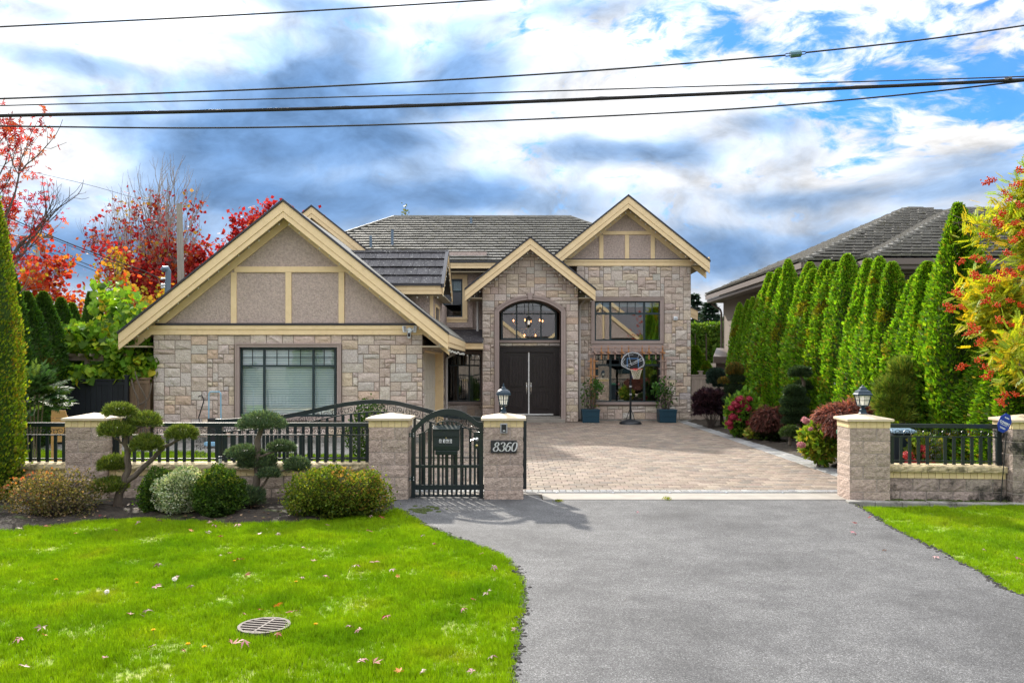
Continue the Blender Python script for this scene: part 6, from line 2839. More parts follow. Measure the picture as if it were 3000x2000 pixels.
cen = W(1453.5, 829, YBk)
ins = lambda k: [cen + (q - cen) * k for q in bp]
m = MB()
flat_line(m, ins(.93), .014, YBk, .003, True)
flat_line(m, ins(.86), .006, YBk, .0035, True)
P_ = lambda x, y: W(x, y, YBk)
flat_line(m, [P_(1436, 823), P_(1430, 831), P_(1433, 838), P_(1447, 841)], .008, YBk, .004)
flat_line(m, [P_(1443, 812), P_(1450, 838), P_(1478, 826), P_(1474, 822), P_(1455, 832)], .010, YBk, .0045)
flat_line(m, [P_(1436, 840), P_(1472, 825)], .008, YBk, .005)
flat_line(m, [P_(1444, 815), P_(1455, 814)], .006, YBk, .0052)
flat_line(m, [P_(1467, 815), P_(1464, 825)], .006, YBk, .0053)
m.build('marking', 'line_white', bd)
m = MB()
flat_line(m, [P_(1440.5, 842), P_(1440.5, 823), P_(1466, 823), P_(1466, 842)], .014, YBk, .006)
m.build('marking', 'line_blue', bd)
rim = MB()
rc = Vector((hx(1456.5), YBk - .27, hz(847)))
rp = [rc + Vector((.225 * math.cos(2 * math.pi * k / 24), .225 * math.sin(2 * math.pi * k / 24), 0)) for k in range(25)]
rim.tube(rp, .009, 6)
rim.box(rc.x - .07, rc.x + .07, YBk - .06, YBk - .004, rc.z - .06, rc.z + .02)
rim.build('rim', 'hoop_red', hp)
net = MB()
for k in range(12):
    for s in (-1, 1):
        pts = []
        for j in range(6):
            t = j / 5
            a = 2 * math.pi * (k + s * j * .5) / 12
            r = .222 - .115 * t ** .7
            pts.append(rc + Vector((r * math.cos(a), r * math.sin(a), -.36 * t)))
        net.tube(pts, .004, 3)
net.build('net', 'net_cord', hp)

# ---- planters with climbers, timber trellis over the window --------------------------
for k, (x0, x1, lab) in enumerate(((1337, 1378, 'teal square planter left of the hoop with a thin climbing rose'), (1514, 1555, 'teal square planter right of the hoop with a leafy climbing rose'))):
    Yp = 30.6
    p = thing('planter', lab, 'planter', (fx((x0 + x1) / 2, Yp), Yp, 0), 'teal planters under the wing window')
    X0, X1 = fx(x0, Yp), fx(x1, Yp)
    zt_ = .50
    m = MB()
    m.hexa([(X0 + .03, Yp, 0), (X1 - .03, Yp, 0), (X1, Yp - .02, zt_), (X0, Yp - .02, zt_), (X0 + .03, Yp + .58, 0), (X1 - .03, Yp + .58, 0), (X1, Yp + .6, zt_), (X0, Yp + .6, zt_)])
    m.build('box', 'teal_planter', p, bevel=.012)
    for z in (.25, .03):
        m = MB()
        m.box(X0 + .015, X1 - .015, Yp - .024, Yp - .004, z, z + .02)
        m.build('rib', 'teal_planter', p)
    m = MB()
    m.box(X0 - .012, X1 + .012, Yp - .035, Yp - .001, zt_ - .05, zt_)
    m.build('rim', 'teal_planter', p)
    m = MB()
    m.box(X0 + .03, X1 - .03, Yp + .03, Yp + .55, zt_ - .08, zt_ - .03)
    m.build('compost', 'soil', p)
tr_ = thing('trellis', 'orange timber trellis arch framing the lower right window', 'trellis', (fx(1441, 31.3), 31.3, 0))
YT = 31.35
for xx, y1, mm in ((1357.5, 822, 'orange_wood'), (1365, 822, 'orange_wood'), (1522, 822, 'pink_wood'), (1529, 822, 'pink_wood')):
    m = MB()
    m.pbox(xx - 2.2, xx + 2.2, y1, 962, YT, YT + .05)
    m.build('post', mm, tr_)
for k in range(7):
    for xa, xb, mm in ((1350, 1374, 'orange_wood'), (1513, 1538, 'pink_wood')):
        m = MB()
        y = 829 + k * 17
        m.pbox(xa, xb, y - .8, y + .9, YT - .03, YT - .002)
        m.build('slat', mm, tr_)
for k in range(11):
    xx = 1366 + k * 15.6
    m = MB()
    q = W(xx, 813 if k else 813, YT)
    t_ = W(xx, 793 - 0, YT)
    m.box(q.x - .028, q.x + .028, YT - .42, YT + .38, q.z + .02, q.z + .08)
    m.pbox(xx - 1.5, xx + 1.5, 794, 825, YT - .01, YT + .03)
    m.build('rafter', 'orange_wood' if k % 3 else 'pink_wood', tr_)
for y in (797, 812):
    m = MB()
    m.pbox(1351, 1536, y - 1.0, y + 1.0, YT - .042, YT - .011)
    m.build('beam', 'pink_wood', tr_)
for k in range(10):
    m = MB()
    x0 = 1366 + k * 15.6
    for s in (0, 1):
        m.bar(W(x0 + 2 + s * 11, 796, YT + .032), W(x0 + 13 - s * 11, 808, YT + .032), .012, .016)
    m.build('lattice', 'pink_wood', tr_)

# ---- entrance lantern and the chandelier in the hall --------------------------------
hl = thing('hanging_lantern', 'black hanging lantern on a chain under the entrance arch', 'lantern', W(1214.6, 735, 31.3))
m = MB()
c = W(1214.6, 748, 31.3)
m.tube([c + Vector((0, 0, .36)), (c.x, 31.3, 4.60)], .006, 5)
m.build('chain', 'iron_dark', hl)
m = MB()
m.lathe(c, [(.0, -.06), (.03, -.03), (.07, .0), (.085, .02)], 6)
m.lathe(c, [(.145, .25), (.13, .29), (.06, .33), (.02, .37), (0, .38)], 6)
for k in range(6):
    a = 2 * math.pi * (k + .5) / 6
    m.tube([c + Vector((.085 * math.cos(a), .085 * math.sin(a), .02)), c + Vector((.13 * math.cos(a), .13 * math.sin(a), .25))], .011, 5)
m.build('cage', 'iron_dark', hl)
m = MB()
m.lathe(c, [(.03, .05), (.04, .12), (.03, .2), (0, .22)], 10)
m.build('bulb', 'bulb', hl, smooth=True)
ch = thing('chandelier', 'lit crystal chandelier glowing in the hall behind the arched window', 'chandelier', W(1213, 745, 33.2))
c = W(1213, 742, 33.2)
m = MB()
m.tube([c + Vector((0, 0, -.45)), c + Vector((0, 0, 1.0))], .018, 6)
bulbs = []
for k in range(6):
    a = 2 * math.pi * k / 6 + .3
    e = Vector((.62 * math.cos(a), .62 * math.sin(a), 0))
    m.tube([c + Vector((0, 0, -.2)), c + e * .5 + Vector((0, 0, -.26)), c + e + Vector((0, 0, .0)), c + e + Vector((0, 0, .05))], .012, 5)
    bulbs.append(c + e + Vector((0, 0, .09)))
for k in range(3):
    a = 2 * math.pi * k / 3
    e = Vector((.3 * math.cos(a), .3 * math.sin(a), -.5))
    bulbs.append(c + e)
m.build('frame', 'brass', ch)
for b in bulbs:
    m = MB()
    m.lathe(b, [(.0, -.045), (.028, -.01), (.022, .025), (0, .06)], 8)
    m.build('bulb', 'warm_bulb', ch, smooth=True)
m = MB()
crr = random.Random(4)
for k in range(120):
    a, r = crr.uniform(0, 6.28), crr.uniform(.05, .6)
    q = c + Vector((r * math.cos(a), r * math.sin(a), -.1 - .6 * (1 - r / .7) - crr.uniform(0, .1)))
    m.lathe(q, [(0, -.03), (.014, 0), (0, .02)], 4)
tag(m.build('crystal', 'crystal', ch), kind='stuff')

# ---- security light on the garage beam ----------------------------------------------
YQ = YG - .07
sc_ = thing('security_light', 'white twin headed security light with camera on the garage beam', 'security light', W(942, 760, YQ))
c = W(942, 758.5, YQ)
m = MB()
m.lathe((0, 0, 0), [(.075, 0), (.08, .03), (.055, .09), (0, .10)], 12)
bo = put('body', m.mesh('body', 'white_plastic', smooth=False), sc_, c - ORG[sc_], rot=(R(90), 0, 0))
for s in (-1, 1):
    m = MB()
    h0 = c + Vector((s * .145, -.09, .03))
    m.tube([c + Vector((s * .05, -.05, .02)), h0], .018, 8)
    rot = Matrix.Rotation(R(s * -38), 3, 'Z') @ Matrix.Rotation(R(-14), 3, 'X')
    pts = [h0 + rot @ Vector((x, y, z)) for y in (-.02, .03) for x, z in ((-.05, -.09), (.05, -.09), (.05, .09), (-.05, .09))]
    m.hexa(pts)
    ho = m.build('lamp_head', 'white_plastic', sc_, bevel=.01)
    m = MB()
    m.poly([h0 + rot @ Vector((x, -.0215, z)) for x, z in ((-.038, -.075), (.038, -.075), (.038, .075), (-.038, .075))])
    m.build('led_panel', 'grey_plastic', ho)
m = MB()
m.lathe(c + Vector((-.02, -.06, -.155)), [(0, -.075), (.035, -.065), (.05, -.03), (.05, .09), (.03, .11)], 12)
ca_ = m.build('camera', 'white_plastic', sc_, smooth=True)
m = MB()
m.lathe(c + Vector((-.02, -.075, -.145)), [(0, -.06), (.03, -.05), (.042, -.02), (.042, .07), (.02, .085)], 12)
m.build('lens', 'dark_plastic', ca_, smooth=True)

# ---- strings of clear icicle bulbs along the eaves ----------------------------------
def bulb_string(label, pts, step, drop=.05):
    s = thing('string_lights', label, 'string lights', pts[0], 'strings of unlit bulbs along the eaves')
    m, w = MB(), MB()
    rr = random.Random(int(pts[0][0] * 100) % 999)
    for a, b in zip(pts[:-1], pts[1:]):
        a, b = Vector(a), Vector(b)
        n = max(1, int((b - a).length / step))
        w.tube([a, b], .004, 3)
        for k in range(n):
            p = a.lerp(b, (k + .5) / n)
            d = drop * rr.uniform(.6, 1.5)
            w.tube([p, p - Vector((0, 0, d))], .003, 3)
            m.lathe(p - Vector((0, 0, d)), [(.006, 0), (.017, -.015), (.014, -.04), (0, -.055)], 6)
    w.build('cord', 'wire', s)
    tag(m.build('bulbs', 'bulb_clear', s), kind='stuff')


bulb_string('unlit bulb string under the barge boards of the big garage gable', [(-10.7, 22.52, 2.72), (Xp, 22.52, 6.23), (-1.85, 22.52, 2.72)], .34)
bulb_string('unlit bulb string under the barge boards of the entrance gable', [(-1.7, 30.6, 4.56), (Xe, 30.6, 6.47), (3.05, 30.6, 4.56)], .24)
bulb_string('unlit bulb string under the barge boards of the right wing gable', [(1.4, 31.3, 5.7), (Xw, 31.3, 8.14), (7.5, 31.3, 5.7)], .24)
bulb_string('unlit bulb string under the eave of the dark tiled dormer', [(-4.5, 26.1, dZ0 - .3), (dX1, 26.1, dZ0 - .3), (dX1 + .02, 27.9, dZ1 - .32), (dX1 + .02, 29.8, dZ0 - .32)], .3, .07)
bulb_string('unlit bulb string hung along the side eave of the garage', [(-1.76, 22.6, 2.66), (-1.76, 30.4, 2.66), (-1.15, 30.45, 2.56)], .2, .07)

# ---- pressure washer beside the garage window ---------------------------------------
YX = 21.6
tc_ = thing('pressure_washer', 'blue handled pressure washer parked against the garage wall', 'pressure washer', (fx(495, YX), YX, 0))
X0, X1 = fx(479, YX), fx(508, YX)
m = MB()
m.tube([(X0, YX, .1), (X0 + .01, YX, 1.42), (X0 + .04, YX, 1.47), (X1 - .04, YX, 1.47), (X1 - .01, YX, 1.42), (X1, YX, .1)], .018, 6)
m.build('handle', 'tool_blue', tc_)
m = MB()
m.box(X0 + .02, X1 - .02, YX - .16, YX + .1, .15, .78)
m.build('body', 'tool_black', tc_, bevel=.03)
m = MB()
m.box(X0 - .03, X1 + .03, YX - .26, YX + .12, .06, .17)
m.build('tank', 'tool_blue', tc_, bevel=.02)
for s in (X0 - .05, X1 + .02):
    m = MB()
    m.tube([(s, YX + .12, .12), (s + .04, YX + .12, .12)], .12, 14)
    m.build('wheel', 'tool_black', tc_)
m = MB()
m.tube([(X0 + .1, YX - .1, .7), (X0 - .15, YX - .15, .5), (X0 - .22, YX - .1, .8), (X0 - .10, YX - .05, 1.25), (X0 - .16, YX - .05, 1.38), (X0 - .26, YX - .02, 1.34)], .016, 6)
m.build('hose', 'tool_black', tc_)

# ---- bins behind the right railing --------------------------------------------------
bn = thing('wheelie_bin', 'dark wheelie bin with a pale blue lid behind the right railing', 'bin', (fx(2068, 15.0), 15.0, 0))
X0, X1 = fx(2040, 15), fx(2090, 15)
m = MB()
m.hexa([(X0 + .05, 14.85, .02), (X1 - .05, 14.85, .02), (X1, 14.8, .95), (X0, 14.8, .95), (X0 + .05, 15.35, .02), (X1 - .05, 15.35, .02), (X1, 15.45, .95), (X0, 15.45, .95)])
m.build('body', 'bin_blue', bn, bevel=.02)
m = MB()
m.hexa([(X0 - .02, 14.74, .95), (X1 + .02, 14.74, .95), (X1 + .02, 14.76, 1.0), (X0 - .02, 14.76, 1.0), (X0 - .02, 15.47, .97), (X1 + .02, 15.47, .97), (X1 + .02, 15.4, 1.07), (X0 - .02, 15.4, 1.07)])
m.build('lid', 'bin_lid', bn, bevel=.015)
m = MB()
m.box(X0 + .12, X0 + .14, 14.79, 14.805, .55, .75)
m.build('marking', 'white_print', bn)
for s in (X0 + .06, X1 - .12):
    m = MB()
    m.tube([(s, 15.4, .1), (s + .05, 15.4, .1)], .1, 12)
    m.build('wheel', 'tool_black', bn)
gbn = thing('wheelie_bin', 'green bin peeping out behind the square lamp pillar', 'bin', (fx(1930, 14.6), 14.6, 0))
X0, X1 = fx(1944, 14.6), fx(1995, 14.6)
m = MB()
m.hexa([(X0 + .03, 14.5, .02), (X1, 14.5, .02), (X1, 14.46, .92), (X0, 14.46, .92), (X0 + .03, 14.9, .02), (X1, 14.9, .02), (X1, 15.0, .92), (X0, 15.0, .92)])
m.build('body', 'bin_blue', gbn, bevel=.02)
m = MB()
m.box(X0 - .02, X1 + .02, 14.42, 15.02, .92, 1.0)
m.build('lid', 'bin_green', gbn, bevel=.015)

# ---- storm drain in the lawn --------------------------------------------------------
dc = G(607, 1447)
dr_ = thing('storm_drain', 'round rusty storm drain grate set in the left lawn', 'drain grate', (dc.x, dc.y, 0))
rO = 59 * dc.y / F
m = MB()
for k in range(40):
    a, b = 2 * math.pi * k / 40, 2 * math.pi * (k + 1) / 40
    q = lambda t, r, z: (dc.x + r * math.cos(t), dc.y + r * math.sin(t), z)
    m.faces([q(a, rO, .047), q(b, rO, .047), q(b, rO * .885, .047), q(a, rO * .885, .047), q(b, rO * .885, .0), q(a, rO * .885, .0), q(a, rO, 0), q(b, rO, 0)],
            [(0, 1, 2, 3), (3, 2, 4, 5), (0, 6, 7, 1)])
m.build('rim', 'rusty_iron', dr_)
rot = R(-12)
for k in range(-3, 4):
    y = k * rO * .26
    hl_ = math.sqrt(max((rO * .9) ** 2 - y * y, 0))
    m = MB()
    a = Vector((-hl_, y, 0))
    b = Vector((hl_, y, 0))
    Rm = Matrix.Rotation(rot, 3, 'Z')
    a, b = Rm @ a, Rm @ b
    m.bar((dc.x + a.x, dc.y + a.y, .040), (dc.x + b.x, dc.y + b.y, .040), rO * .10, .012)
    m.build('bar', 'rusty_iron', dr_)
m = MB()
a, b = Matrix.Rotation(rot, 3, 'Z') @ Vector((0, -rO * .9, 0)), Matrix.Rotation(rot, 3, 'Z') @ Vector((0, rO * .9, 0))
m.bar((dc.x + a.x, dc.y + a.y, .041), (dc.x + b.x, dc.y + b.y, .041), rO * .09, .012)
m.build('crossbar', 'rusty_iron', dr_)
m = MB()
m.poly([(dc.x + rO * .95 * math.cos(2 * math.pi * k / 30), dc.y + rO * .95 * math.sin(2 * math.pi * k / 30), .031) for k in range(30)])
m.build('shaft_shade', 'hole', dr_)  # flat black disc below the bars, the drain's darkness put into its colour

# ---- garden spike light -------------------------------------------------------------
gl = G(505, 1118)
c = W(505.5, 1052, 13.0)
sl2 = thing('spike_light', 'small silver spike light in front of the long low wall', 'garden light', (c.x, 13.0, 0))
m = MB()
m.tube([(c.x, 13, 0), (c.x, 13, c.z - .1)], .008, 6)
m.build('spike', 'iron_dark', sl2)
m = MB()
m.tube([(c.x, 13, c.z - .1), (c.x, 13, c.z + .0)], .026, 10)
m.build('lamp', 'silver', sl2)
m = MB()
m.tube([(c.x, 13, c.z), (c.x, 13, c.z + .03)], .028, 10)
m.build('cap', 'lamp_metal', sl2)
# ------------------------------------------------------------------ trees and plants
CEDAR_COLS = [(.17, .36, .014), (.12, .28, .012), (.25, .40, .02), (.06, .15, .012), (.22, .22, .03)]
CEDAR_W = [5, 5, 2.2, 2.5, 1.2]


def cedar_mesh(seed, h, r, n=11000, size=.085, cols=CEDAR_COLS, w=CEDAR_W, taper=2.0, rib=.20):
    rng = np.random.default_rng(seed)
    t = rng.random(n) ** .88
    th = rng.uniform(0, 2 * np.pi, n)

    def prof(t):
        return np.minimum(1, .70 + t * 2.6) * np.minimum(1, (1 - t) / .50) ** .62 * (1 - .12 * t)

    def ribs(t, th):
        z = t * h
        s = np.zeros_like(t)
        rr = np.random.default_rng(seed + 99)
        for k in range(7):
            m = rr.integers(2, 9)
            s += np.sin(m * th + rr.uniform(-1.3, 1.3) * z + rr.uniform(0, 6.28)) * rr.uniform(.4, 1)
        b = np.sin(z * 7 + 3 * np.sin(2 * th)) * .25 + np.sin(z * 3.1 + th * 3 + seed) * .5
        return (s * .38 + b * .5)
    rb = ribs(t, th)
    rad = r * prof(t) * (1 + rib * rb * .6)
    dep = rng.random(n) ** 1.8
    rad = rad * (1 - .30 * dep) * np.where(rng.random(n) < .06, rng.uniform(1.0, 1.22, n), 1)
    out = np.stack([np.cos(th), np.sin(th), np.zeros(n)], 1)
    pos = out * rad[:, None]
    pos[:, 2] = .05 + t * (h - .1)
    up = np.array((0, 0, 1.0))
    tang = np.stack([-np.sin(th), np.cos(th), np.zeros(n)], 1)
    tip = nrmz(up * rng.uniform(.5, 1.2, (n, 1)) + out * rng.uniform(.25, 1.0, (n, 1)) + tang * rng.normal(0, .45, (n, 1)))
    nr = nrmz(tang * rng.normal(0, 1, (n, 1)) + out * rng.uniform(.1, 1, (n, 1)) + up * .2)
    sz = size * rng.uniform(.6, 1.3, n) * (1 - .25 * t)
    c = tones(rng, n, cols, w, .2)
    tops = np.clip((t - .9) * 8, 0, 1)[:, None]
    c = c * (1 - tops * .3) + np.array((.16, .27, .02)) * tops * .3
    br = lump(pos, 3.2, seed + .5) + rng.normal(0, .12, n) > .72
    c[br] = c[br] * np.array((1.0, .62, .9)) + np.array((.05, .02, .0))
    leaves = leaf_arrays(T_DIAMOND, pos, tip, nr, sz, c, sz * .55)
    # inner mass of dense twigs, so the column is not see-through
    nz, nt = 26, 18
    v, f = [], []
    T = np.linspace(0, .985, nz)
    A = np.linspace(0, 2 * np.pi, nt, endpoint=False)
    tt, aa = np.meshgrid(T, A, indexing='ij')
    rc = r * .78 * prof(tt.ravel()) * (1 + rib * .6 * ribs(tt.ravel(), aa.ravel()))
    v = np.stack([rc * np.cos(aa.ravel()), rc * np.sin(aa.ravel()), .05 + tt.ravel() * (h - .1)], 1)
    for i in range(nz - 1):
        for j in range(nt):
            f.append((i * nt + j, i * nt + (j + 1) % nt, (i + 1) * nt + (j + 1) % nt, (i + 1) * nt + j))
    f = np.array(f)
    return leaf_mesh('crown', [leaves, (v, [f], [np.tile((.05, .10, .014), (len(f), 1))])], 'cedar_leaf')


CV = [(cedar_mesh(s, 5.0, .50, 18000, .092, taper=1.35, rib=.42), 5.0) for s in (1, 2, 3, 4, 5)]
tk = MB()
tk.tube([(0, 0, -.05), (.02, 0, 1.5), (0, .02, 3.5)], [.07, .05, .02], 7)
TRUNK = tk.mesh('trunk', 'bark')
ORD = ['first', 'second', 'third', 'fourth', 'fifth', 'sixth', 'seventh', 'eighth', 'ninth', 'tenth', 'eleventh', 'twelfth', 'thirteenth',
       'fourteenth', 'fifteenth', 'sixteenth', 'seventeenth', 'eighteenth', 'nineteenth', 'twentieth', 'twenty first', 'twenty second']


def cedar(label, loc, h, wid, group, var, rz):
    t = thing('cedar_tree', label, 'cedar', loc, group)
    me, hh = CV[var]
    put('crown', me, t, (0, 0, 0), (crn.uniform(-.03, .03), crn.uniform(-.035, .035), rz), (wid * crn.uniform(.92, 1.1), wid, h / hh))
    put('trunk', TRUNK, t)
    return t


crn = random.Random(31)
tops_u = [(1698, 694), (1712, 688), (1729, 681), (1750, 665), (1776, 624), (1796, 613), (1818, 595), (1856, 602), (1877, 616), (1901, 595), (1919, 600), (1948, 580.5),
          (1986, 593.5), (2033, 587), (2059, 600), (2091, 626), (2137, 600), (2173, 587)]
for k, (x, y) in enumerate(tops_u):
    X = 8.62 + crn.uniform(-.1, .1)
    Y = X * F / (x - CX)
    h = H + (HY - y) * Y / F
    lab = '%s columnar cedar of the hedge, counting from its far end' % ORD[k]
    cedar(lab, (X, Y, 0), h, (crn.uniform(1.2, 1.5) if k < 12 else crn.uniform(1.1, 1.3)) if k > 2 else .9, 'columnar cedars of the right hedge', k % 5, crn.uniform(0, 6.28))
# the broad one at the near end, and the fillers beyond the frame
X = 8.75
cedar('broad tall cedar with a blunt top at the near end of the hedge', (X, X * F / (2222 - CX), 0), 5.3, 1.3, None, 1, 1.0)
for k, (x, y) in enumerate(((2290, 720), (2345, 700))):
    Y = 8.8 * F / (x - CX)
    cedar(['leafy cedar filling the hedge behind the berry tree', 'last cedar of the hedge cut by the right edge'][k], (8.8, Y, 0), 2.9, 1.25, None, 3, k)

# big cedar at the left edge of the frame
big = leaf_mesh('crown', [], 'cedar_leaf') if False else cedar_mesh(12, 5.5, .56, 26000, .062, [(.19, .29, .015), (.11, .19, .012), (.27, .31, .018), (.19, .18, .02), (.07, .12, .012)], [4, 4, 2.5, 1.6, 2.5], 2.6, .16)
t = thing('cedar_tree', 'tall bright cedar cut by the left edge in front of the railing', 'cedar', (-8.36, 12.95, 0))
put('crown', big, t, rot=(0, 0, 2.2))
put('trunk', TRUNK, t)
# cedar row along the left boundary
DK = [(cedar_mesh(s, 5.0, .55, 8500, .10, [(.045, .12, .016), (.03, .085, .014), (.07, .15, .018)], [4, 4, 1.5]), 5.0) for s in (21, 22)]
lt = [(18, 600, 20.6), (62, 668, 21.5), (100, 668, 22.6), (140, 682, 23.8), (165, 694, 25.0), (205, 668, 27.2), (232, 706, 28.0), (262, 702, 29.2), (283, 690, 30.2), (303, 700, 31.4), (322, 686, 32.6), (342, 690, 33.8)]
for k, (x, y, Y) in enumerate(lt):
    h = H + (HY - y) * Y / F
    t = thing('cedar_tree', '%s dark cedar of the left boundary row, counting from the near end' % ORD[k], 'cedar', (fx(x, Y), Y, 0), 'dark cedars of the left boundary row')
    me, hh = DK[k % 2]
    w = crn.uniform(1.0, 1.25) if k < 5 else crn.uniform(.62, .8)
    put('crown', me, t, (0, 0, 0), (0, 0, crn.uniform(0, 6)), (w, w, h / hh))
    put('trunk', TRUNK, t)


# ---- branching trees ----------------------------------------------------------------
def grow(mb, rr, p, d, L, r, lvl, maxl, tips, up=.12, kink=.2, kids=(2, 4), spread=(25, 50), shrink=.68, first=.35):
    segs = 5 if lvl < 2 else 4
    pts, rad = [Vector(p)], [r]
    d = Vector(d).normalized()
    for i in range(segs):
        d = (d + Vector((rr.gauss(0, kink), rr.gauss(0, kink), rr.gauss(0, kink) + up))).normalized()
        pts.append(pts[-1] + d * (L / segs))
        rad.append(r * (1 - .42 * (i + 1) / segs))
    mb.tube(pts, rad, 7 if lvl == 0 else (5 if lvl == 1 else 3), cap=False)
    if lvl >= maxl - 1:
        for q in pts[2:]:
            tips.append((q.copy(), d.copy(), lvl))
    if lvl < maxl:
        for k in range(rr.randint(*kids)):
            t = rr.uniform(first, 1.0)
            i = min(int(t * segs), segs - 1)
            q = pts[i].lerp(pts[i + 1], t * segs - i)
            ax = d.orthogonal().normalized()
            ax.rotate(Matrix.Rotation(rr.uniform(0, 6.28), 3, d))
            e = d.copy()
            e.rotate(Matrix.Rotation(R(rr.uniform(*spread)), 3, ax))
            grow(mb, rr, q, e, L * shrink * rr.uniform(.75, 1.15), rad[i] * .62, lvl + 1, maxl, tips, up, kink, kids, spread, shrink, .25)
        grow(mb, rr, pts[-1], d, L * shrink, rad[-1], lvl + 1, maxl, tips, up, kink, kids, spread, shrink, .25)


def leafed_tree(label, cat, loc, stems, seed, maxl, mask, per_tip, lsize, cols, w, tmpl=T_DIAMOND, wood='pale_bark', material='red_leaf', rad=.3, group=None, name='maple_tree', droop=.0, **kw):
    rr = random.Random(seed)
    rng = np.random.default_rng(seed)
    t = thing(name, label, cat, loc, group)
    mb = MB()
    tips = []
    for p, d, L, r in stems:
        grow(mb, rr, Vector(loc) + Vector(p), d, L, r, 0, maxl, tips, **kw)
    mb.build('branches', wood, t)
    P = [(q, d) for q, d, l in tips if rr.random() < mask(q)]
    if P:
        q = np.array([tuple(a) for a, b in P])
        n = len(q) * per_tip
        pos = np.repeat(q, per_tip, 0) + rng.normal(0, rad * .5, (n, 3))
        tip = nrmz(rng.normal(0, 1, (n, 3)) + np.array((0, 0, -droop)))
        nr = nrmz(rng.normal(0, 1, (n, 3)) + np.array((0, 0, .6)))
        sz = lsize * rng.uniform(.65, 1.25, n)
        c = np.repeat(tones(rng, len(q), cols, w, .05), per_tip, 0) * (1 + rng.normal(0, .16, (n, 1)))
        me = leaf_mesh('leaves', [leaf_arrays(tmpl, pos, tip, nr, sz, np.clip(c, .005, 1))], material)
        v = np.empty(len(me.vertices) * 3, np.float32)
        me.vertices.foreach_get('co', v)
        v = v.reshape(-1, 3) - np.array(loc, np.float32)
        me.vertices.foreach_set('co', v.ravel())
        put('leaves', me, t)
    return t


REDS = [(.27, .016, .018), (.34, .045, .038), (.34, .085, .022), (.18, .012, .015), (.40, .15, .03)]
u_of = lambda q: (CX + q.x * F / q.y, HY - (q.z - H) * F / q.y)
# bare-topped maple in the middle of the left sky
def m1(q):
    x, y = u_of(q)
    return (0 if y < 440 else .05 if y < 470 else .15 if y < 560 else .25) * (1.0 if mnoise.noise(q * .9) > -.15 else .15)


leafed_tree('half bare maple with red leaves below and naked twigs above, behind the garage', 'maple', (-18.6, 40, 0),
            [((0, 0, 0), (-.05, 0, 1), 5.6, .15), ((.5, .2, 0), (.12, .0, 1), 5.8, .14), ((-.35, .3, 0), (-.2, .05, 1), 5.2, .12), ((.8, 0, 0), (.3, 0, 1), 5.0, .12)], 3, 4, m1, 4, .18, REDS + [(.34, .26, .04)], [5, 5, 3, 2, 1, 2],
            up=.16, kink=.12, kids=(3, 4), spread=(18, 38), shrink=.60)
# dense crimson maple against the garage gable
def m2(q):
    x, y = u_of(q)
    return .95


leafed_tree('dense crimson maple rising behind the garage roof', 'maple', (-12.6, 38, 0),
            [((0, 0, 0), (.05, 0, 1), 4.6, .16), ((-.6, 0, 0), (-.28, 0, 1), 3.9, .12), ((-1.2, .3, 0), (-.42, .1, 1), 3.6, .12), ((.3, .3, 0), (.1, .2, 1), 4.2, .12)], 8, 4, m2, 13, .19, REDS, [6, 5, 2, 3, .6], up=.12, kink=.15, kids=(2, 3), spread=(20, 42), shrink=.60, rad=.5)
# orange maple low on the left
leafed_tree('low orange red maple behind the left cedar row', 'maple', (-16.9, 30, 0),
            [((0, 0, 0), (.05, 0, 1), 3.2, .12), ((-.4, 0, 0), (-.3, 0, 1), 2.8, .1), ((.4, 0, 0), (.45, 0, 1), 2.8, .1)], 15, 4, lambda q: .40, 4, .18, [(.42, .10, .022), (.38, .05, .025), (.30, .025, .02), (.42, .24, .03), (.30, .30, .03)], [5, 5, 4, 1.5, 1.5], tmpl=T_LEAF, up=.07, kink=.16, kids=(2, 3), spread=(25, 48), shrink=.6, rad=.4)
leafed_tree('olive and yellow young maple beside the boundary cedars', 'maple', (-15.6, 33.5, 0),
            [((0, 0, 0), (.05, 0, 1), 3.1, .1), ((.7, 0, 0), (.4, 0, 1), 2.6, .1), ((1.7, .2, 0), (.3, 0, 1), 2.6, .1)], 19, 4, lambda q: .42, 4, .18, [(.34, .32, .03), (.42, .26, .03), (.55, .10, .03), (.24, .28, .03)], [4, 3, 3, 2], tmpl=T_LEAF, up=.08, kink=.16, kids=(2, 3), spread=(25, 48), shrink=.6, rad=.35)
# red maple whose trunk stands left of the frame
def m4(q):
    x, y = u_of(q)
    if x > 102:
        return 0.0 if y < 480 else .05
    return .6 if (90 < y < 330 or 350 < y < 420) else .25 if y > 440 else .08


leafed_tree('red maple reaching in over the left edge of the sky', 'maple', (-13.9, 20, 0),
            [((0, 0, 0), (-.04, 0, 1), 4.6, .17), ((.1, .1, 1.5), (.16, 0, 1), 3.9, .11), ((.0, -.1, 1.2), (.42, .0, .9), 2.4, .08), ((0, .2, 3.0), (.22, 0, 1), 3.2, .09)], 27, 4, m4, 5, .13, REDS, [5, 6, 3, 3, 1], tmpl=T_MAPLE, wood='twig', up=.13, kink=.17, kids=(2, 3), spread=(22, 45), shrink=.62, rad=.26)


def m5(q):
    x, y = u_of(q)
    return .9


leafed_tree('slender bamboo tops showing over the ridge of the main roof', 'bamboo', (-4.8, 46, 0),
            [((0, 0, 0), (.02, 0, 1), 7.5, .06), ((1.05, 0, 0), (.03, 0, 1), 7.0, .06), ((.4, 0, 0), (-.05, 0, 1), 6.6, .06)], 33, 2, m5, 6, .16, [(.10, .13, .04), (.14, .15, .06)], None, up=.1, kink=.06, kids=(3, 4), spread=(15, 40), shrink=.34, rad=.3, name='bamboo', material='leaf', wood='twig')

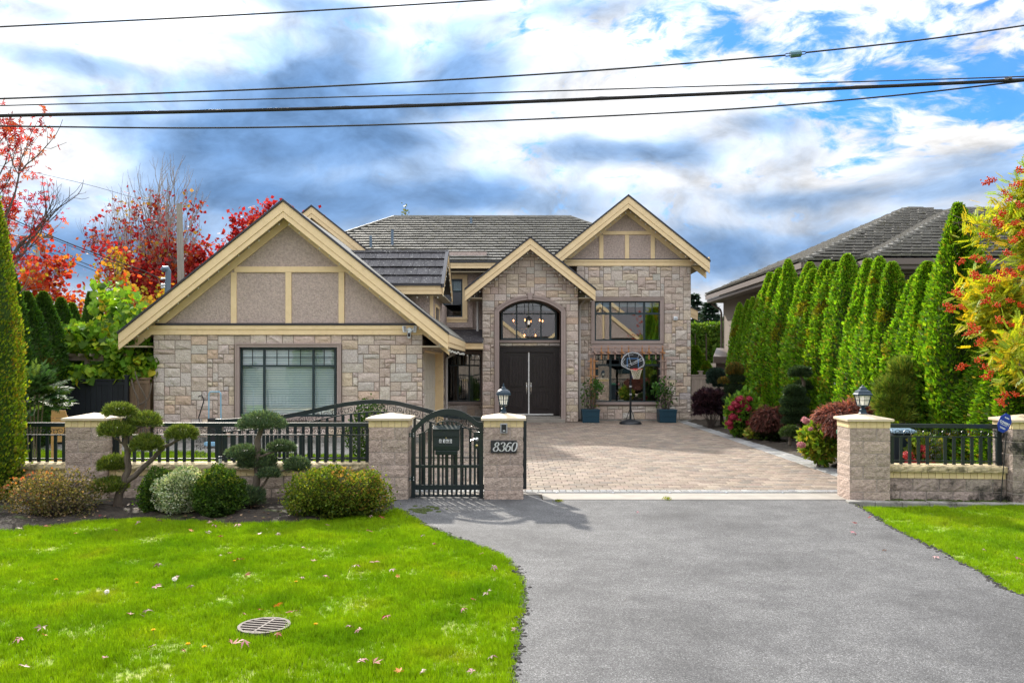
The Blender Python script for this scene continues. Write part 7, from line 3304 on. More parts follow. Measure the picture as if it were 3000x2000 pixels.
# ---- distant green in the gap --------------------------------------------------------
def conifer(label, x, ytop, Y, wid, seed, cols=((.02, .05, .035), (.03, .065, .04), (.045, .08, .05))):
    rng = np.random.default_rng(seed)
    h = H + (HY - ytop) * Y / F
    loc = (fx(x, Y), Y, 0)
    n = 5200
    t = thing('conifer_tree', label, 'conifer', loc)
    k = rng.integers(0, 17, n) / 17 + rng.normal(0, .008, n)
    k = np.clip(k, .12, .99)
    th = rng.uniform(0, 6.28, n)
    R_ = wid * (1 - k) ** .8 * rng.random(n) ** .45 * (.72 + .28 * np.sin(3 * th + k * 40))
    pos = np.stack([R_ * np.cos(th), R_ * np.sin(th), h * k - .18 * R_], 1)
    out = np.stack([np.cos(th), np.sin(th), np.full(n, -.15)], 1)
    me = leaf_mesh('crown', [leaf_arrays(T_DIAMOND, pos, out + rng.normal(0, .3, (n, 3)), np.tile((0, 0, 1.), (n, 1)) + rng.normal(0, .3, (n, 3)), .45 * rng.uniform(.6, 1.3, n), tones(rng, n, cols), .2 * np.ones(n))], 'needle')
    put('crown', me, t)
    m = MB()
    m.tube([(0, 0, -.1), (0, 0, h * .95)], [.3, .04], 8)
    put('trunk', m.mesh('trunk', 'bark'), t)


conifer('dark spiky conifer in the gap beside the right wing', 1631, 686, 62, 2.2, 3)
conifer('tallest dark conifer hugging the wall edge in the gap', 1594, 668, 70, 2.6, 5)
for k, (x, y) in enumerate(((1648, 724), (1660, 723), (1672, 717), (1641, 738))):
    conifer('%s small far conifer of the distant line in the gap' % ORD[k], x, y, 95, 1.6, 10 + k, ((.05, .10, .05), (.07, .12, .05)))
rng = np.random.default_rng(5)
hd_ = thing('hedge', 'wide clipped green hedge in the gap behind the fence', 'hedge', (fx(1635, 52), 52, 0))
n = 9000
X0, X1, Zt = fx(1560, 52), fx(1720, 52), H + (HY - 746) * 52 / F
pos = np.stack([rng.uniform(X0, X1, n), 52 + rng.uniform(-.3, .5, n), rng.uniform(.2, Zt, n) + .15 * rng.random(n)], 1) - np.array(hd_.location)
me = leaf_mesh('foliage', [leaf_arrays(T_DIAMOND, pos, rng.normal(0, .6, (n, 3)) + (0, -.5, .8), rng.normal(0, .6, (n, 3)) + (0, -.8, .4), .24 * rng.uniform(.6, 1.3, n), tones(rng, n, [(.09, .18, .02), (.06, .14, .02), (.14, .22, .03)]), .14 * np.ones(n))], 'leaf')
put('foliage', me, hd_)
m = MB()
m.box(X0, X1, 52.2, 53.5, 0, Zt - .1, (.05, .10, .02))
m.build('inner_twigs', 'cedar_leaf', hd_)
for k, (x, y, Y, w, lab) in enumerate(((1597, 792, 35, 1.5, 'rounded cedar just behind the board fence in the gap'), (1622, 828, 34.5, 1.1, 'shorter cedar behind the right end of the board fence'))):
    t = thing('cedar_tree', lab, 'cedar', (fx(x, Y), Y, 0))
    h = H + (HY - y) * Y / F
    put('crown', CV[k + 2][0], t, (0, 0, 0), (0, 0, k), (w, w, h / 5.0))
    put('trunk', TRUNK, t)

# ---- cloud pruned pines --------------------------------------------------------------
PINE = [(.13, .19, .025), (.17, .22, .03), (.08, .13, .025), (.22, .26, .035)]
BLUEPINE = [(.08, .14, .07), (.11, .17, .075), (.15, .20, .08), (.06, .10, .055)]


def pad(rng, c, rad, n, cols, w=None, size=.062, seed=1, width=.16, low=-.55, up=.75):
    d = sph(rng, int(n * 1.5))
    d = d[d[:, 2] > low][:n]
    n = len(d)
    k = 1 + .17 * lump(d, 3.0, seed)
    rr = 1 - .28 * rng.random(n) ** 1.5
    p = np.array(c) + d * np.array(rad) * (rr * k)[:, None]
    tip = nrmz(d * .9 + np.array((0, 0, up)) + rng.normal(0, .42, (n, 3)))
    nr = rng.normal(0, 1, (n, 3))
    sz = size * rng.uniform(.6, 1.3, n)
    a = leaf_arrays(T_DIAMOND, p, tip, nr, sz, tones(rng, n, cols, w, .22), sz * width)
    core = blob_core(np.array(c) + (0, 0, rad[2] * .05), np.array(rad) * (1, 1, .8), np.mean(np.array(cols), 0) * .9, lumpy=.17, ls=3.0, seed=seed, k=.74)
    return [a, core]


def cloud_pine(label, Y, pads, trunks, cols, seed, dens=3600, size=.062, name='cloud_pine', wood='bark', w=None, width=.16, foot=None):
    rng = np.random.default_rng(seed)
    rr = random.Random(seed)
    f = W(*foot, Y) if foot else W(*trunks[0][0][:2], Y)
    t = thing(name, label, 'pine', (f.x, Y, 0))
    for k, p in enumerate(pads):
        x, y, rx, ry = p[:4]
        dy = p[4] if len(p) > 4 else 0.0
        cc = p[5] if len(p) > 5 else cols
        c = W(x, y, Y + dy)
        sc = (Y + dy) / F
        rad = (rx * sc * .88, rx * sc * .78, ry * sc * .84)
        n = int(dens * max(.35, min(1.6, rad[0] * rad[2] / .035)))
        me = leaf_mesh('foliage_pad', pad(rng, c - Vector(t.location), rad, n, cc, w, size, seed * 10 + k, width), 'needle')
        put('foliage_pad', me, t)
    m = MB()
    for tr in trunks:
        pts = [tuple(W(q[0], q[1], Y + (q[3] if len(q) > 3 else 0))) for q in tr]
        sm = smooth_line(pts, 4)
        rad = list(np.interp(np.linspace(0, 1, len(sm)), np.linspace(0, 1, len(tr)), [q[2] for q in tr]))
        sm = [Vector(s) + Vector((rr.gauss(0, .008), rr.gauss(0, .008), 0)) for s in sm]
        m.tube(sm, rad, 8)
    m.build('trunk', wood, t, smooth=True)
    return t


Yb = 12.45
cloud_pine('cloud pruned pine with seven rounded pads before the leftmost pillar', Yb,
           [(277, 946, 37, 21), (334, 968, 38, 22, .1), (267, 990, 43, 23, -.1), (336, 1021, 37, 27, -.1), (417, 997, 37, 23), (260, 1068, 36, 23, .05), (250, 1119, 42, 23, .0)],
           [[(270, 1172, .075), (276, 1130, .06), (288, 1102, .055), (293, 1060, .05), (290, 1020, .04), (283, 960, .02)],
            [(288, 1108, .045), (318, 1085, .04), (345, 1058, .036), (372, 1030, .03), (395, 1018, .022), (414, 1008, .012)],
            [(291, 1040, .02), (312, 1030, .018), (334, 1030, .012)], [(288, 1022, .02), (272, 1010, .016), (262, 1003, .01)], [(290, 1000, .02), (310, 985, .016), (332, 978, .01)],
            [(284, 1112, .025), (268, 1108, .02), (252, 1118, .012)], [(290, 1075, .02), (272, 1075, .015), (262, 1072, .01)]],
           PINE, 41, foot=(272, 1168))
cloud_pine('blue green cloud pruned pine in front of the long railing', Yb + .15,
           [(601, 970, 57, 27), (562, 1041, 44, 20, .05), (648, 1029, 33, 17, .1), (590, 1063, 47, 25, .15), (682, 1071, 32, 22, .1), (618, 1089, 26, 15, -.05), (570, 1142, 42, 27, -.1)],
           [[(587, 1172, .07), (586, 1121, .06), (592, 1090, .055), (590, 1050, .05), (594, 1010, .045), (602, 975, .03)],
            [(592, 1060, .03), (575, 1050, .022), (560, 1044, .012)], [(593, 1095, .022), (630, 1085, .018), (660, 1078, .014), (682, 1074, .01)], [(592, 1050, .02), (620, 1040, .016), (648, 1032, .01)],
            [(588, 1125, .03), (600, 1118, .022), (618, 1094, .012)]],
           BLUEPINE, 42, foot=(588, 1168))
ORANGETIP = [(.30, .16, .025), (.15, .14, .03), (.08, .11, .03)]
cloud_pine('tiered cloud pine with orange tipped top beside the board fence', 27.5,
           [(1688, 851, 20, 19, 0, ORANGETIP), (1690, 872, 21, 13), (1663, 876, 13, 9, 0, ORANGETIP), (1688, 895, 25, 14), (1686, 917, 26, 14), (1690, 940, 26, 14)],
           [[(1690, 975, .09), (1688, 930, .07), (1690, 890, .05), (1688, 855, .03)]], [(.03, .06, .03), (.045, .08, .04), (.06, .085, .035)], 43, 2600, .085)
cloud_pine('dark blue cloud pine leaning before the board fence', 28.6,
           [(1645, 862, 21, 19), (1636, 876, 14, 9), (1652, 884, 14, 9)], [[(1658, 975, .07), (1656, 930, .05), (1650, 890, .04), (1645, 865, .03)]], [(.02, .045, .035), (.03, .06, .045), (.04, .07, .05)], 44, 2400, .085)
cloud_pine('dark layered cloud pine in front of the cedar hedge', 21.5,
           [(1836, 857, 27, 16), (1845, 886, 22, 12, .3), (1825, 899, 26, 15), (1826, 922, 34, 17), (1825, 945, 35, 17), (1828, 966, 32, 15)],
           [[(1838, 1012, .08), (1836, 960, .07), (1842, 900, .05), (1846, 880, .045), (1838, 860, .03)]], [(.02, .045, .022), (.03, .06, .028), (.045, .08, .03), (.06, .10, .03)], 45, 3600, .075)
cloud_pine('low ball of clipped pine at the foot of the layered cloud pine', 20.6,
           [(1815, 994, 24, 17)], [[(1815, 1022, .04), (1815, 1000, .03)]], [(.05, .09, .025), (.04, .07, .02), (.08, .12, .03)], 46, 3600, .065, name='pine_ball')
cloud_pine('shaggy long needled pine between the hedge and the right railing', 16.6,
           [(2080, 855, 34, 32), (2060, 892, 44, 30), (2052, 925, 46, 30), (2085, 915, 40, 34, .3), (2060, 955, 44, 24)], [[(2075, 1040, .07), (2072, 960, .06), (2080, 870, .04)]],
           [(.13, .23, .025), (.20, .29, .025), (.30, .32, .04), (.09, .15, .025)], 47, 2600, .15, width=.09)


# ---- shrubs --------------------------------------------------------------------------
def shrub(label, x0, x1, y0, y1, Y, depth, layers, seed, cat='shrub', name='shrub', material='leaf', twigs=None, core=None, group=None, flowers=None):
    """a leafy shrub that fills survey box x0..x1, y0..y1 at depth Y; layers: (count, template, size, colours, weights, kwargs)"""
    rng = np.random.default_rng(seed)
    rr = random.Random(seed)
    a, b = W(x0, y1, Y), W(x1, y0, Y)
    c = Vector(((a.x + b.x) / 2, Y, (a.z + b.z) / 2))
    rad = np.array(((b.x - a.x) / 2, depth, (b.z - a.z) / 2))
    zb = max(a.z, 0)
    t = thing(name, label, cat, (c.x, Y, 0), group)
    o = np.array(t.location)
    parts = []
    for (n, tm, sz, cols, w, kw) in layers:
        kw = dict(kw)
        off = np.array(kw.pop('off', (0, 0, 0))) * rad
        sc = np.array(kw.pop('sc', (1, 1, 1)))
        parts.append(blob_leaves(rng, np.array(c) - o + off, rad * sc, n, tm, sz, cols, w, seed=seed, **kw))
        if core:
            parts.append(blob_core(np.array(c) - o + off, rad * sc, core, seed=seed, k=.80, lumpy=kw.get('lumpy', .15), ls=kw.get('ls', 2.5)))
    me = leaf_mesh('foliage', parts, material)
    put('foliage', me, t)
    m = MB()
    for k in range(twigs or 7):
        e = sph(rng, 1)[0] * rad * .85
        e[2] = abs(e[2])
        p0 = Vector((rr.uniform(-.08, .08), rr.uniform(-.05, .05), 0))
        p2 = Vector(c) - Vector(o) + Vector(e)
        m.tube([p0, p0.lerp(p2, .5) + Vector((rr.uniform(-.06, .06), rr.uniform(-.06, .06), -.03)), p2], [.014, .01, .004], 4)
    put('stems', m.mesh('stems', 'twig'), t)
    if flowers:
        fm, spots = flowers
        for (x, y, s) in spots:
            q = W(x, y, Y - depth * .75)
            put('flower_head', fm, t, q - Vector(o), (rr.uniform(-.4, .4), rr.uniform(-.4, .4), rr.uniform(0, 6)), (s, s, s * .85))
    return t


shrub('sparse brownish shrub with small pale leaves in the left corner of the bed', 12, 232, 1082, 1200, 11.9, .42,
      [(6500, T_LEAF, .030, [(.24, .17, .085), (.13, .12, .04), (.27, .21, .12), (.10, .10, .035), (.15, .15, .06)], [3, 4, 2, 3, 2], dict(shell=.75, lumpy=.25)),
       (220, T_LEAF, .034, [(.42, .19, .07), (.35, .10, .05)], None, dict(shell=.3, off=(-.45, 0, .35), sc=(.5, .8, .6), lumpy=.3))], 51, twigs=60)
GREENBOX = [(.05, .11, .016), (.035, .075, .014), (.085, .155, .022), (.13, .18, .03)]
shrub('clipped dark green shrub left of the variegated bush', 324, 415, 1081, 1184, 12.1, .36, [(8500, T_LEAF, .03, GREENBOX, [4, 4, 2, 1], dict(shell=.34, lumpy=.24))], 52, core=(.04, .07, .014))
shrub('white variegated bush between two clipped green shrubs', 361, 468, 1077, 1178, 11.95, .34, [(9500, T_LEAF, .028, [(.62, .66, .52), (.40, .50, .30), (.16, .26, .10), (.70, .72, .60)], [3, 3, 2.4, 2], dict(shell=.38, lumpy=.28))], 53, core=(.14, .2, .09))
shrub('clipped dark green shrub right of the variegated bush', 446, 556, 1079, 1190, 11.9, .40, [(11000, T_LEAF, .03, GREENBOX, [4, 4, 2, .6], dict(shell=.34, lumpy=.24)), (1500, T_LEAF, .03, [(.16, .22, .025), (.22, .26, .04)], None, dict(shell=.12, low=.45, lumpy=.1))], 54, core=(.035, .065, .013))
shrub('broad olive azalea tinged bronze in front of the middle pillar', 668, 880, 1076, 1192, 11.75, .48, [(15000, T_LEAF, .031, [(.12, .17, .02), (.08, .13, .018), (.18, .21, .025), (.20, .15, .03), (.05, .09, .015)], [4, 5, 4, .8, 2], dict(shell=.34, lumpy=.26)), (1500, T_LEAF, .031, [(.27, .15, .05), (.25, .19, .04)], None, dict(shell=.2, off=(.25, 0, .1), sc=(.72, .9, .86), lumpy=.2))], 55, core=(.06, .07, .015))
shrub('round green shrub behind the long railing beside the garage drive', 800, 905, 925, 1075, 17.2, .35, [(4200, T_LEAF, .045, [(.06, .13, .018), (.10, .18, .02), (.04, .09, .015)], None, dict(shell=.5, lumpy=.22))], 56, twigs=20)

# hydrangeas
rng = np.random.default_rng(71)
def flower_mesh(cols, n=210, r=.085):
    d = sph(rng, n)
    d = d[d[:, 2] > -.5]
    c = tones(rng, len(d), cols, None, .18)
    return leaf_mesh('flower_head', [leaf_arrays(T_DIAMOND, d * r * .9, rng.normal(0, 1, (len(d), 3)), d + rng.normal(0, .25, d.shape), np.full(len(d), .032), c, np.full(len(d), .030)), blob_core((0, 0, 0), (r, r, r), np.mean(np.array(cols), 0), 6, 10, .1, k=.82)], 'petal')


FL1 = flower_mesh([(.36, .03, .06), (.42, .06, .09), (.28, .02, .045)])
FL2 = flower_mesh([(.50, .06, .06), (.58, .14, .10), (.40, .03, .05)])
FL3 = flower_mesh([(.55, .28, .28), (.48, .2, .22)])
HYD = [(.10, .22, .025), (.15, .27, .03), (.07, .15, .02), (.24, .28, .035)]
shrub('hydrangea with many dark pink flower heads on the right of the paving', 1672, 1745, 902, 1004, 24.6, .42, [(1500, T_LEAF, .15, HYD, [4, 3, 3, 1], dict(shell=.5, lumpy=.22, width=.8))], 61, cat='hydrangea', name='hydrangea', core=(.04, .08, .015),
      flowers=(FL1, [(1700, 918, 1.7), (1720, 916, 1.2), (1690, 930, 1.7), (1702, 929, 1.5), (1712, 926, 1.2), (1680, 938, 1.3), (1717, 938, 1.6), (1696, 945, 1.2), (1703, 947, 1.1), (1683, 958, 1.6), (1698, 965, 1.2), (1719, 972, 1.5), (1675, 972, 1.4), (1678, 981, 1.0)]))
shrub('low yellow green hydrangea tuft at the paving edge', 1716, 1752, 985, 1006, 23.6, .25, [(330, T_LEAF, .12, [(.2, .27, .03), (.28, .2, .05), (.14, .22, .03)], None, dict(shell=.6, width=.8))], 62, cat='hydrangea', name='hydrangea')
shrub('yellow green hydrangea beside the square lamp pillar with few fading heads', 1842, 1925, 972, 1056, 17.6, .45, [(1250, T_LEAF, .135, [(.18, .27, .025), (.26, .30, .03), (.11, .22, .02), (.32, .24, .04)], [4, 3, 3, 1], dict(shell=.6, lumpy=.25, width=.75))], 63, cat='hydrangea', name='hydrangea',
      flowers=(FL3, [(1850, 966, 1.1), (1840, 1022, 1.0), (1862, 985, .6)]))
shrub('hydrangea with red flower heads seen through the right railing', 2088, 2150, 998, 1068, 14.6, .30, [(420, T_LEAF, .13, [(.08, .15, .02), (.12, .2, .03), (.2, .2, .03)], None, dict(shell=.7, width=.8))], 64, cat='hydrangea', name='hydrangea',
      flowers=(FL2, [(2124, 1030, 1.1), (2085, 1046, 1.1), (2127, 1046, .8), (2092, 1062, 1.15), (2103, 1064, 1.1), (2130, 1064, 1.15), (2140, 1064, 1.0)]))
# laceleaf maples and friends
LACE = dict(shell=.3, up=-.9, lumpy=.2, low=-.25, width=.22, rand=.5)
shrub('dark purple spreading maple in front of the board fence', 1596, 1668, 893, 968, 28.2, .6, [(2600, T_MAPLE, .12, [(.045, .025, .035), (.07, .04, .05), (.03, .018, .025)], None, dict(shell=.5, lumpy=.3, low=-.5))], 65, cat='maple', name='purple_maple', material='red_leaf', twigs=20)
shrub('brownish purple laceleaf maple mound between two hydrangeas', 1732, 1797, 936, 1010, 23.0, .45, [(5200, T_DIAMOND, .14, [(.14, .055, .045), (.10, .045, .035), (.18, .075, .055), (.07, .04, .03)], None, LACE), (900, T_LEAF, .10, [(.05, .09, .02), (.03, .05, .015)], None, dict(shell=.7, off=(0, .1, -.5), sc=(.8, .8, .5)))], 66, cat='maple', name='laceleaf_maple', material='red_leaf', core=(.06, .03, .02))
shrub('coppery red laceleaf maple mound behind the square lamp', 1872, 2022, 925, 1030, 17.4, .6, [(9000, T_DIAMOND, .13, [(.27, .105, .075), (.20, .085, .065), (.15, .075, .06), (.32, .18, .15)], [3, 4, 3, 1.5], LACE)], 67, cat='maple', name='laceleaf_maple', material='red_leaf', core=(.09, .04, .03))
# climbers on the planters
for k, (x0, x1, y0, y1, lab, n) in enumerate(((1334, 1378, 860, 945, 'thin climbing rose growing from the left teal planter', 240), (1505, 1552, 865, 942, 'leafy climbing rose growing from the right teal planter', 300))):
    shrub(lab, x0, x1, y0, y1, 30.9, .25, [(n, T_LEAF, .085, [(.06, .13, .03), (.09, .18, .04), (.04, .09, .025)], None, dict(shell=.95, lumpy=.4)), (140, T_LEAF, .085, [(.05, .14, .03), (.08, .19, .04)], None, dict(shell=.9, off=(.8 if k == 0 else -.8, 0, .25), sc=(.55, 1, .4)))], 81 + k, cat='rose', name='climbing_rose', twigs=26)

# ---- vine, mahonia ------------------------------------------------------------------
rng = np.random.default_rng(91)
gv = thing('grapevine', 'big leaved green grapevine sprawling over the pergola behind the black gate', 'vine', W(240, 800, 23.5))
parts = []
VC = [(.20, .38, .025), (.14, .30, .02), (.30, .44, .03), (.08, .17, .02), (.50, .46, .03)]
for (x, y, rx, ry, Y, dp, n, s) in ((215, 775, 95, 42, 23.6, .9, 560, .20), (300, 800, 62, 48, 23.2, .7, 430, .19), (330, 838, 34, 34, 22.9, .4, 170, .18), (182, 862, 62, 28, 22.9, .45, 150, .23), (275, 705, 66, 46, 24.6, .8, 170, .21),
                                    (150, 758, 36, 20, 23.6, .5, 70, .2), (285, 850, 60, 26, 22.9, .4, 150, .19), (245, 660, 50, 26, 25.2, .6, 36, .22), (320, 730, 40, 36, 24.0, .5, 90, .2)):
    c = W(x, y, Y)
    sc = Y / F
    d = sph(rng, n)
    p = np.array(c) + d * np.array((rx * sc, dp, ry * sc)) * (rng.random((n, 1)) ** .35)
    tip = nrmz(rng.normal(0, .5, (n, 3)) + np.array((.1, -.35, -.75)))
    nr = nrmz(rng.normal(0, .45, (n, 3)) + np.array((-.1, -.5, .8)))
    parts.append(leaf_arrays(T_HEART, p - np.array(gv.location), tip, nr, s * rng.uniform(.6, 1.25, n), tones(rng, n, VC, [4, 4, 3, 2.5, .5], .2)))
put('leaves', leaf_mesh('leaves', parts, 'leaf'), gv)
m = MB()
for pts in ([(303, 1010, 22.55), (308, 960, 22.5), (318, 925, 22.5), (306, 890, 22.5), (300, 860, 22.7)], [(332, 1010, 22.55), (326, 960, 22.5), (336, 920, 22.5), (318, 880, 22.5), (310, 850, 22.6)], [(318, 930, 22.5), (340, 915, 22.5), (348, 880, 22.5)],
            [(130, 750, 23.6), (170, 760, 23.5), (230, 765, 23.5), (320, 780, 23.3)]):
    m.tube(smooth_line([tuple(W(*q)) for q in pts], 4), .022, 6)
m.build('stems', 'bark', gv)
mh = thing('mahonia', 'glossy mahonia with arching feathery leaves beside the tall left cedar', 'mahonia', W(75, 1000, 16.5))
n = 130
d = sph(rng, n)
d[:, 2] = np.abs(d[:, 2]) - .35
c = W(80, 915, 16.5)
p = np.array(c) + d * np.array((.26, .3, .55))
tip = nrmz(d * np.array((1, 1, .5)) + np.array((0.15, -.1, .25)) + rng.normal(0, .25, (n, 3)))
nr = nrmz(rng.normal(0, .35, (n, 3)) + np.array((0, -.3, 1)))
a = leaf_arrays(T_PINNATE, p - np.array(mh.location), tip, nr, .36 * rng.uniform(.7, 1.2, n), tones(rng, n, [(.03, .075, .03), (.05, .11, .04), (.06, .11, .04), (.08, .13, .03)], [4, 3, 2, 1]), .42 * np.ones(n))
put('leaves', leaf_mesh('leaves', [a], 'leaf'), mh)
m = MB()
for k in range(5):
    q = Vector(c) + Vector((-.2 + k * .1, 0, .2))
    m.tube([(q.x * .3 + mh.location.x * .7, 16.5, 0), q], [.02, .012], 5)
m.build('stems', 'bark', mh)

# ---- rowan with berries --------------------------------------------------------------
rw_ = thing('rowan_tree', 'rowan tree with yellow green feathery leaves and red berry clusters at the right edge', 'rowan', (9.55, 14.2, 0))
rrr = random.Random(14)
mb = MB()
tips = []
for p, d, L, r in (((0, 0, 0), (-.03, 0, 1), 2.6, .09), ((0, 0, 1.4), (-.45, -.05, .8), 1.6, .05), ((0, 0, 2.0), (.3, .1, .9), 1.8, .05), ((0, 0, 1.1), (-.6, -.2, .45), 1.4, .045), ((0, 0, .9), (-.3, -.5, .5), 1.3, .04), ((0, 0, 2.4), (-.2, .1, 1), 1.7, .05), ((0, 0, 1.7), (-.7, .1, .5), 1.3, .04), ((0, 0, 3.0), (-.35, 0, .9), 1.35, .035)):
    grow(mb, rrr, Vector(rw_.location) + Vector(p), d, L, r, 0, 3, tips, up=.04, kink=.16, kids=(2, 3), spread=(25, 50), shrink=.55)
mb.build('branches', 'bark', rw_)
rng = np.random.default_rng(16)
RB = lambda y: float(np.interp(y, [300, 470, 500, 600, 650, 800, 830, 880, 920], [2272, 2262, 2235, 2205, 2182, 2182, 2195, 2210, 2275]))
tips = [t_ for t_ in tips if u_of(t_[0])[0] > RB(u_of(t_[0])[1]) + 8 and u_of(t_[0])[1] > 385]
q = np.array([tuple(a) for a, b, l in tips])
dd = np.array([tuple(b) for a, b, l in tips])
per = 8
n = len(q) * per
pos = np.repeat(q, per, 0) + rng.normal(0, .12, (n, 3))
tip = nrmz(np.repeat(dd, per, 0) * .5 + rng.normal(0, .7, (n, 3)) + np.array((-.1, -.1, -.1)))
nr = nrmz(rng.normal(0, .4, (n, 3)) + np.array((0, -.2, 1)))
ctr = np.array((9.55, 14.2, 3.0))
rel = (pos - ctr) / np.array((1.5, 1.2, 2.2))
yel = np.clip(.62 * (-rel[:, 0]) + .45 * rel[:, 2] + .38 + rng.normal(0, .25, n), 0, 1)[:, None]
gcol = tones(rng, n, [(.05, .14, .025), (.08, .19, .03), (.04, .10, .025)], None, .15)
ycol = tones(rng, n, [(.40, .46, .03), (.60, .50, .03), (.28, .40, .03), (.62, .42, .03)], [4, 3, 3, 1], .15)
cc = gcol * (1 - yel) + ycol * yel
me = leaf_mesh('leaves', [leaf_arrays(T_PINNATE, pos - np.array(rw_.location), tip, nr,   .20 * rng.uniform(.7, 1.2, n), cc, .15 * np.ones(n))], 'leaf')
put('leaves', me, rw_)
b1 = MB()
for k in range(34):
    e = Vector((rrr.gauss(0, .034), rrr.gauss(0, .034), rrr.gauss(0, .022)))
    b1.lathe(e, [(0, -.011), (.010, -.005), (.010, .005), (0, .011)], 6, (.60 * rrr.uniform(.8, 1.1), .055 * rrr.uniform(.6, 1.6), .008))
BER = b1.mesh('berry_cluster', 'berry', smooth=True)
for (x, y) in ((2282, 413), (2268, 417), (2344, 390), (2310, 442), (2318, 457), (2334, 423), (2345, 470), (2300, 490), (2290, 507), (2330, 512), (2346, 535), (2298, 517), (2262, 540), (2328, 552), (2316, 580), (2208, 600), (2236, 590), (2252, 597), (2275, 592), (2240, 628),
               (2243, 635), (2302, 628), (2318, 622), (2330, 630), (2348, 614), (2193, 668), (2203, 676), (2270, 665), (2265, 690), (2320, 690), (2290, 700), (2345, 700), (2181, 702), (2183, 712), (2211, 705), (2300, 735), (2235, 748), (2240, 760), (2222, 765),
               (2255, 780), (2250, 790), (2290, 785), (2350, 745), (2350, 765), (2205, 845), (2215, 838), (2262, 842), (2275, 855), (2265, 865), (2247, 826), (2300, 830), (2310, 905), (2297, 918), (2302, 925), (2340, 850), (2335, 905), (2325, 745), (2280, 640)):
    qd = W(x, y, 13.4 + rrr.uniform(-.35, .25))
    put('berry_cluster', BER, rw_, qd - Vector(rw_.location), (rrr.uniform(-.3, .3), rrr.uniform(-.3, .3), rrr.uniform(0, 6)), [rrr.uniform(.8, 1.35)] * 3)

# ---- fallen leaves, dandelions -------------------------------------------------------
def fallen(cols, seed):
    rng = np.random.default_rng(seed)
    me = leaf_mesh('fallen_leaf', [leaf_arrays(T_MAPLE, np.zeros((1, 3)), np.array(((0, 1., 0),)), np.array(((0, 0, 1.),)), .085, np.array([cols]))], 'dry_leaf')
    v = np.empty(len(me.vertices) * 3, np.float32)
    me.vertices.foreach_get('co', v)
    v = v.reshape(-1, 3)
    r = np.hypot(v[:, 0], v[:, 1] - .03)
    v[:, 2] += (r ** 2) * rng.uniform(4, 9) * np.sign(rng.normal()) * .6 + .22 * v[:, 0] * np.sign(rng.normal()) + .02
    v += rng.normal(0, .005, v.shape)
    me.vertices.foreach_set('co', v.astype(np.float32).ravel())
    me.update()
    return me


KINDS = {'pale pink': [fallen((.42, .24, .24), s) for s in (1, 2, 3)], 'dusty rose': [fallen((.42, .17, .20), s) for s in (4, 5, 6)],
         'dark red': [fallen((.26, .03, .03), s) for s in (7, 8)], 'brown': [fallen((.16, .09, .06), s) for s in (9, 10)], 'orange': [fallen((.55, .17, .03), s) for s in (11, 12)]}
spots = [(85, 168), (210, 158), (432, 102), (497, 172), (330, 185), (595, 142), (693, 128), (825, 173), (905, 138), (925, 150), (890, 182), (957, 198), (1030, 145), (1112, 192), (1192, 192), (1240, 102), (1160, 75), (1405, 152), (1590, 110),
         (1640, 115), (1588, 180), (1305, 250), (1350, 310), (1035, 303), (690, 320), (985, 272), (950, 283), (1608, 320), (1530, 327), (1688, 345), (1868, 232), (1822, 192), (2073, 275), (2118, 335), (1295, 380), (1408, 375), (1718, 375), (1060, 372), (768, 380),
         (828, 415), (670, 425), (640, 528), (605, 550), (562, 545), (1055, 548), (1125, 523), (1190, 512), (1267, 540), (175, 605), (190, 635), (92, 650), (455, 738), (100, 778), (655, 690), (795, 703), (1003, 678), (1055, 662), (1670, 552), (1548, 612), (1512, 595),
         (2040, 478), (2100, 452), (1992, 522), (2218, 610), (1613, 762), (1720, 800), (1820, 800), (2040, 803), (1557, 750), (2115, 730), (1190, 630)]
sp_u = [(a / 1.875, 1136.8 + b / 1.875) for a, b in spots] + [(1176 + a / 2, 940.8 + b / 2) for a, b in ((1580, 537), (1570, 580), (2170, 668), (2320, 705), (2340, 738), (575, 480), (1640, 505), (1715, 655), (1950, 690))]
lr = random.Random(6)
cols_k = list(KINDS)
for k, (x, y) in enumerate(sp_u):
    g = G(x, y)
    onlawn = inside((g.x, g.y), lawn_left) or inside((g.x, g.y), lawn_right)
    kind = lr.choices(cols_k, [4, 4, 3, 2, 1.2])[0]
    dd_ = (Vector((g.x, g.y, 0)) - Vector((dc.x, dc.y, 0))).length
    if x > 1250:
        zone = 'on the right lawn' if onlawn else 'on the grey asphalt drive'
    elif dd_ < .75:
        zone = 'by the drain grate'
    elif y > 1480:
        zone = 'on the nearest strip of lawn'
    elif y < 1225:
        zone = 'along the edge of the soil bed'
    elif x > 800:
        zone = 'on the lawn near the asphalt edge'
    elif x < 300:
        zone = 'on the left part of the lawn'
    else:
        zone = 'in the middle of the left lawn'
    o = put('fallen_leaf', lr.choice(KINDS[kind]), None, (g.x, g.y, .055 if onlawn else .03), (lr.uniform(-.35, .35), lr.uniform(-.35, .35), lr.uniform(0, 6.28)), [lr.uniform(.45, 1.0)] * 3)
    tag(o, '%s maple leaf lying %s' % (kind, zone), 'leaf', 'fallen maple leaves')
